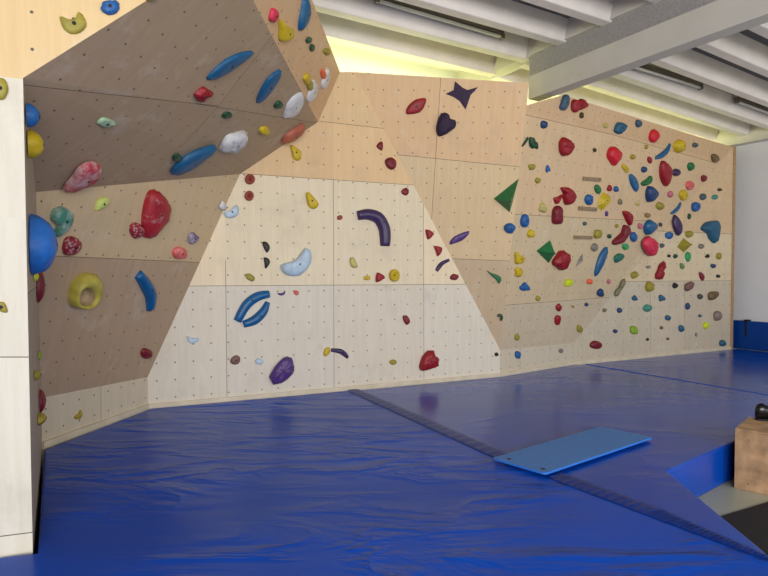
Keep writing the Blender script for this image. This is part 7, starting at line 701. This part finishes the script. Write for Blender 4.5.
FR0 = Vector((2.079,4.188)); FR1 = Vector((2.959,4.892)); fd = (FR1-FR0).normalized()
SE2 = [(3.19,9.10),(4.561,6.818),(4.827,6.362)]
sh = .012
mm = empty('landing_mat', (1.8,6.5,0)); tag(mm, 'flat glossy blue crash mat under the light blue exercise mat, up to the leaning panel', 'crash mat', 'blue crash mats under the climbing wall')
p2 = [(SEAM1[0][0]+sh,SEAM1[0][1])] + [wallpt(1,.999)] + [wallpt(2,.999)] + [(x-sh,y) for x,y in SE2] + [xy(FR0), (1.985,2.95)] + [(x+sh,y) for x,y in SEAM1[3:0:-1]]
bm = bmesh.new(); prism(bm, p2, 0, MZ); mesh_at(mm, bm); bevel(link_obj('mat_cover', bm, VINYLR, mm), .02, 3)
rm = empty('landing_mat', (6,8.5,0)); tag(rm, 'farthest blue crash mat, in the right corner beside the padded white wall', 'crash mat', 'blue crash mats under the climbing wall')
p3 = [(SE2[0][0]+.02,SE2[0][1]+.01), wallpt(3,.998), xy(pq(11.40,6.05)), xy(pq(11.40,1.35)), (4.842,6.362)]
p3 = [(SE2[0][0]+sh,SE2[0][1]+.06), wallpt(3,.998), xy(pq(11.42,6.05)), xy(pq(11.42,2.9)), (SE2[2][0]+sh,SE2[2][1])]
bm = bmesh.new(); prism(bm, p3, 0, MZ); mesh_at(rm, bm); bevel(link_obj('mat_cover', bm, VINYLR, rm), .02, 3)

# light blue exercise mat with two eyelets
fm = [Vector((1.139,4.044)),Vector((.828,4.389)),Vector((1.994,5.291)),Vector((2.321,4.942))]
fc = sum(fm, Vector((0,0)))/4
fo = empty('exercise_mat', (fc.x,fc.y,MZ+.018)); tag(fo, 'thin light blue foam exercise mat lying on the dark blue crash mats', 'exercise mat')
def round_poly(P, r, k=5):
    out = []
    for i in range(len(P)):
        p, a, b = P[i], (P[i-1]-P[i]).normalized(), (P[(i+1)%len(P)]-P[i]).normalized()
        for j in range(k+1):
            t = j/k; q = p+a*r*(1-t)**2+b*r*t**2; out.append((q.x,q.y))
    return out
rp = round_poly([p-fc for p in fm], .03)
bm = bmesh.new(); prism(bm, rp, 0, .016)
ob = link_obj('foam_sheet', bm, [FOAM, FOAME], fo)
for p in ob.data.polygons:
    if abs(p.normal.z) < .5: p.material_index = 1
bevel(ob, .003)
for ex_, ey_ in ((-.63,-.155),(-.465,-.335)):
    pass
for pt in EYELETS:
    bm = bmesh.new(); cyl(bm, (pt[0]-fc.x,pt[1]-fc.y,.0155), (pt[0]-fc.x,pt[1]-fc.y,.0175), .017, 16)
    tag(link_obj('eyelet', bm, HOLE, fo), 'dark round eyelet')

# ------------------------------------------------------------------ floor, rubber mat, wooden box, shoe
bm = bmesh.new(); box(bm, (-8,-6,-.1), (14,14,0)); tag(link_obj('floor', bm, FLOORM), kind='structure')
rx = Vector((.893,.45,0)); ry = Vector((.45,-.893,0)); r0 = Vector((2.20,4.03,0))
bm = bmesh.new(); prism(bm, [xy(r0),xy(r0+rx*.95),xy(r0+rx*.95+ry*1.1),xy(r0+ry*1.1)], .0, .012)
tag(bevel(link_obj('rubber_mat', bm, RUBBER), .004), 'black rubber floor mat on the pale floor in the lower right corner', 'floor mat')
bx = empty('plyo_box', (2.897,4.731,0), math.atan2(-.68,.73)); tag(bx, 'wooden plywood jump box standing on the floor at the right frame edge', 'box')
W_, D_2, H_ = .72, .5, .5; T_ = .02
def panel(name, lo, hi, m=BOXW):
    bm = bmesh.new(); box(bm, lo, hi); return bevel(link_obj(name, bm, m, bx), .004)
panel('front_panel', (0,0,0), (W_,T_,H_-T_)); panel('back_panel', (0,D_2-T_,0), (W_,D_2,H_-T_))
panel('side_panel', (0,T_,0), (T_,D_2-T_,H_-T_), BOXE); panel('side_panel', (W_-T_,T_,0), (W_,D_2-T_,H_-T_), BOXE)
panel('top_panel', (0,0,H_-T_), (W_,D_2,H_))
bm = bmesh.new()
for x in (.1,.25,.42,.6): cyl(bm, (x,.001,.06), (x,-.002,.06), .006); cyl(bm, (x,.001,.42), (x,-.002,.42), .006)
link_obj('screw_heads', bm, BOXE, bx)['kind'] = 'stuff'
# black shoe on the box
def shoe(loc, rz):
    s = empty('climbing_shoe', loc, rz); tag(s, 'glossy black climbing shoe on the back of the wooden box, cut by the frame', 'shoe')
    prof = [(-.125,.020,.022,.05),(-.105,.034,.03,.06),(-.06,.043,.034,.068),(0,.044,.038,.085),(.05,.040,.05,.115),(.09,.036,.055,.14),(.125,.030,.05,.125),(.14,.012,.05,.10)]
    bm = bmesh.new(); loops = []
    for x,w,zc,ht in prof:
        loops.append([(x, w*math.cos(t), .012+max(0,ht*.5*(1+math.sin(t)))) for t in [2*math.pi*k/14 for k in range(14)]])
    F = loops_to_mesh(bm, loops); bm.faces.new([v for v in bm.verts][:14]); bm.faces.new([v for v in bm.verts][-14:])
    link_obj('shoe_upper', bm, BLACKG, s, None, True)
    bm = bmesh.new(); prism(bm, [(x,w) for x,w,_,_ in prof]+[(x,-w) for x,w,_,_ in prof[::-1]], 0, .014); link_obj('sole', bm, RUBBER, s)
    for k in (-.02,.015,.05):
        bm = bmesh.new(); box(bm, (k-.009,-.03,.07), (k+.009,.03,.105+k*.5)); bevel(link_obj('strap', bm, STRAPM, s), .006)
shoe((3.37,4.97,.501), math.radians(172))

# ------------------------------------------------------------------ room
def pqbox(name, lo, hi, m, kind='structure', z_slope=0., p_ref=0.):
    bm = bmesh.new(); vs = box(bm, lo, hi)
    for v in vs:
        if z_slope: v.co.z -= z_slope*(v.co.x-p_ref)
        v.co = MPQ @ v.co
    o = link_obj(name, bm, m)
    if kind: o['kind'] = kind
    return o
ZR = CZ+2.86                                   # underside of the ribs
PB0, PB1 = BEAMP                               # main beam, left and right face
pqbox('wall_back', (-4.5,7.25,0), (12.2,7.45,5.2), WHITE)
pqbox('wall_right', (11.55,-4,0), (11.75,7.25,5.2), WHITE)
bm = bmesh.new()
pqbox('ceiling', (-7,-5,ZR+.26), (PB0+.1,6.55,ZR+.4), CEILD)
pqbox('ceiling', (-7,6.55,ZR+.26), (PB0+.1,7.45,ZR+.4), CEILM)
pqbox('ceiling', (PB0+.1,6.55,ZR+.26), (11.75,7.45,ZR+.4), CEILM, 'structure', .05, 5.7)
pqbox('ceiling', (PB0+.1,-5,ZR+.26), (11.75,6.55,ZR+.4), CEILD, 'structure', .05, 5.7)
def rib(p0, p1, q, slope):
    bm = bmesh.new()
    cs = [(q,0),(q+.14,0),(q+.19,.27),(q-.07,.27)]
    ends = []
    for p in (p0,p1):
        ends.append([bm.verts.new(MPQ @ Vector((p, a, ZR+z-slope*(p-5.7)))) for a,z in cs])
    for i in range(4): bm.faces.new((ends[0][i],ends[0][(i+1)%4],ends[1][(i+1)%4],ends[1][i]))
    bm.faces.new(ends[0]); bm.faces.new(ends[1][::-1])
    o = link_obj('ceiling_rib', bm, RIBM); o['kind'] = 'structure'; bevel(o, .012)
for k in range(14): rib(-6.5, PB0+.06, 6.42-.665*k, 0)
for q in (6.5,5.9,5.38,4.76,4.13,3.52,2.9,2.28,1.66,1.04,.42,-.2): rib(PB1-.06, 11.5, q, .05)
# main beam: painted lower flange box and sprayed upper web
ZB = BEAMZ
pqbox('ceiling_beam', (PB0,-5,ZB), (PB1,5.72,ZB+.30), BEAMM)
pqbox('ceiling_beam', (PB0+.012,-5,ZB+.30), (PB1-.012,5.72,ZR+.02), SPRAY)
pqbox('ceiling_beam', (PB0-.03,-5,ZR+.02), (PB1+.03,7.25,ZR+.3), BEAMM)
pqbox('ceiling_beam', (11.36,-4,CZ+2.44), (11.55,7.25,5.0), BEAMM)

# fluorescent lights in the ceiling bays
def lamp(p0, p1, q, z0, z1, label):
    mid = pq((p0+p1)/2, q, (z0+z1)/2); r = empty('fluorescent_light', mid, YAW)
    tag(r, label, 'ceiling light', 'unlit fluorescent tubes between the ceiling ribs')
    L = (p1-p0)/2; tl = math.atan2(z1-z0, p1-p0); r.rotation_euler = (0,-tl,YAW)
    bm = bmesh.new(); box(bm, (-L,-.045,.035), (L,.045,.085)); link_obj('housing', bm, HOUS, r)
    bm = bmesh.new(); cyl(bm, (-L+.03,-.01,.012), (L-.03,-.01,.012), .02, 12); link_obj('tube', bm, TUBE, r, None, True)
    for s in (-1,1):
        bm = bmesh.new(); box(bm, (s*L-.02,-.035,-.012), (s*L+.02,.03,.05)); link_obj('tube_holder', bm, HOUS, r)
lamp(3.2,5.02,5.59,CZ+2.985,CZ+2.96,'unlit fluorescent tube lamp left of the main concrete beam')
lamp(7.0,8.73,5.24,CZ+2.86,CZ+2.83,'unlit fluorescent tube lamp directly right of the main concrete beam')
lamp(9.74,11.2,5.24,CZ+2.77,CZ+2.70,'unlit fluorescent tube lamp at the far right edge of the ceiling')

# blue pad on the right wall with its strap
pad = empty('wall_pad', pq(11.5,4.5,.334), YAW); tag(pad, 'dark blue vinyl pad along the foot of the white right wall', 'wall pad')
bm = bmesh.new(); box(bm, (-.07,-3.5,0), (.045,1.72,.535)); bevel(link_obj('pad_cover', bm, PADM, pad), .02, 3)
bm = bmesh.new(); box(bm, (-.078,1.40,.24), (-.068,1.43,.54)); box(bm, (-.078,1.38,.525), (.04,1.45,.56)); link_obj('strap', bm, STRAPM, pad)

# ------------------------------------------------------------------ light
w = bpy.data.worlds.new('world'); SC.world = w; w.use_nodes = True
bg = w.node_tree.nodes['Background']; bg.inputs[0].default_value = (.86,.93,1,1); bg.inputs[1].default_value = .62
def area(name, loc, target, sx, sy, power, color):
    l = bpy.data.lights.new(name, 'AREA'); l.shape = 'RECTANGLE'; l.size = sx; l.size_y = sy; l.energy = power; l.color = color
    o = bpy.data.objects.new(name, l); COL.objects.link(o); o.location = loc
    o.rotation_euler = (Vector(target)-Vector(loc)).to_track_quat('-Z','Y').to_euler(); return o
area('window_light', (1.2,-4.6,2.6), (1.5,6,1.7), 6, 2.4, 590, (1,.97,.93))
area('side_window_light', (8.2,-1.2,2.6), (7.5,8,1.9), 4, 2.2, 300, (1,.97,.93))
# yellow green light strips hidden behind the top of the climbing wall
for p0, p1, q, pw in ((2.4,5.3,6.85,26),(5.9,11.2,6.75,44)):
    c = pq((p0+p1)/2, q, 3.95)
    o = area('cove_light', c, c+Vector((0,0,1)), p1-p0, .12, pw, (.96,1,.42)); o.rotation_euler = (math.pi,0,YAW)

# ------------------------------------------------------------------ camera
cd = bpy.data.cameras.new('camera'); cam = bpy.data.objects.new('camera', cd); COL.objects.link(cam)
cd.sensor_width = 36; cd.lens = 577/768*36; cd.clip_start = .05
cam.location = (0,0,CZ); cam.rotation_euler = (math.radians(90-1.5),0,0)
SC.camera = cam
SC.view_settings.view_transform = 'Standard'
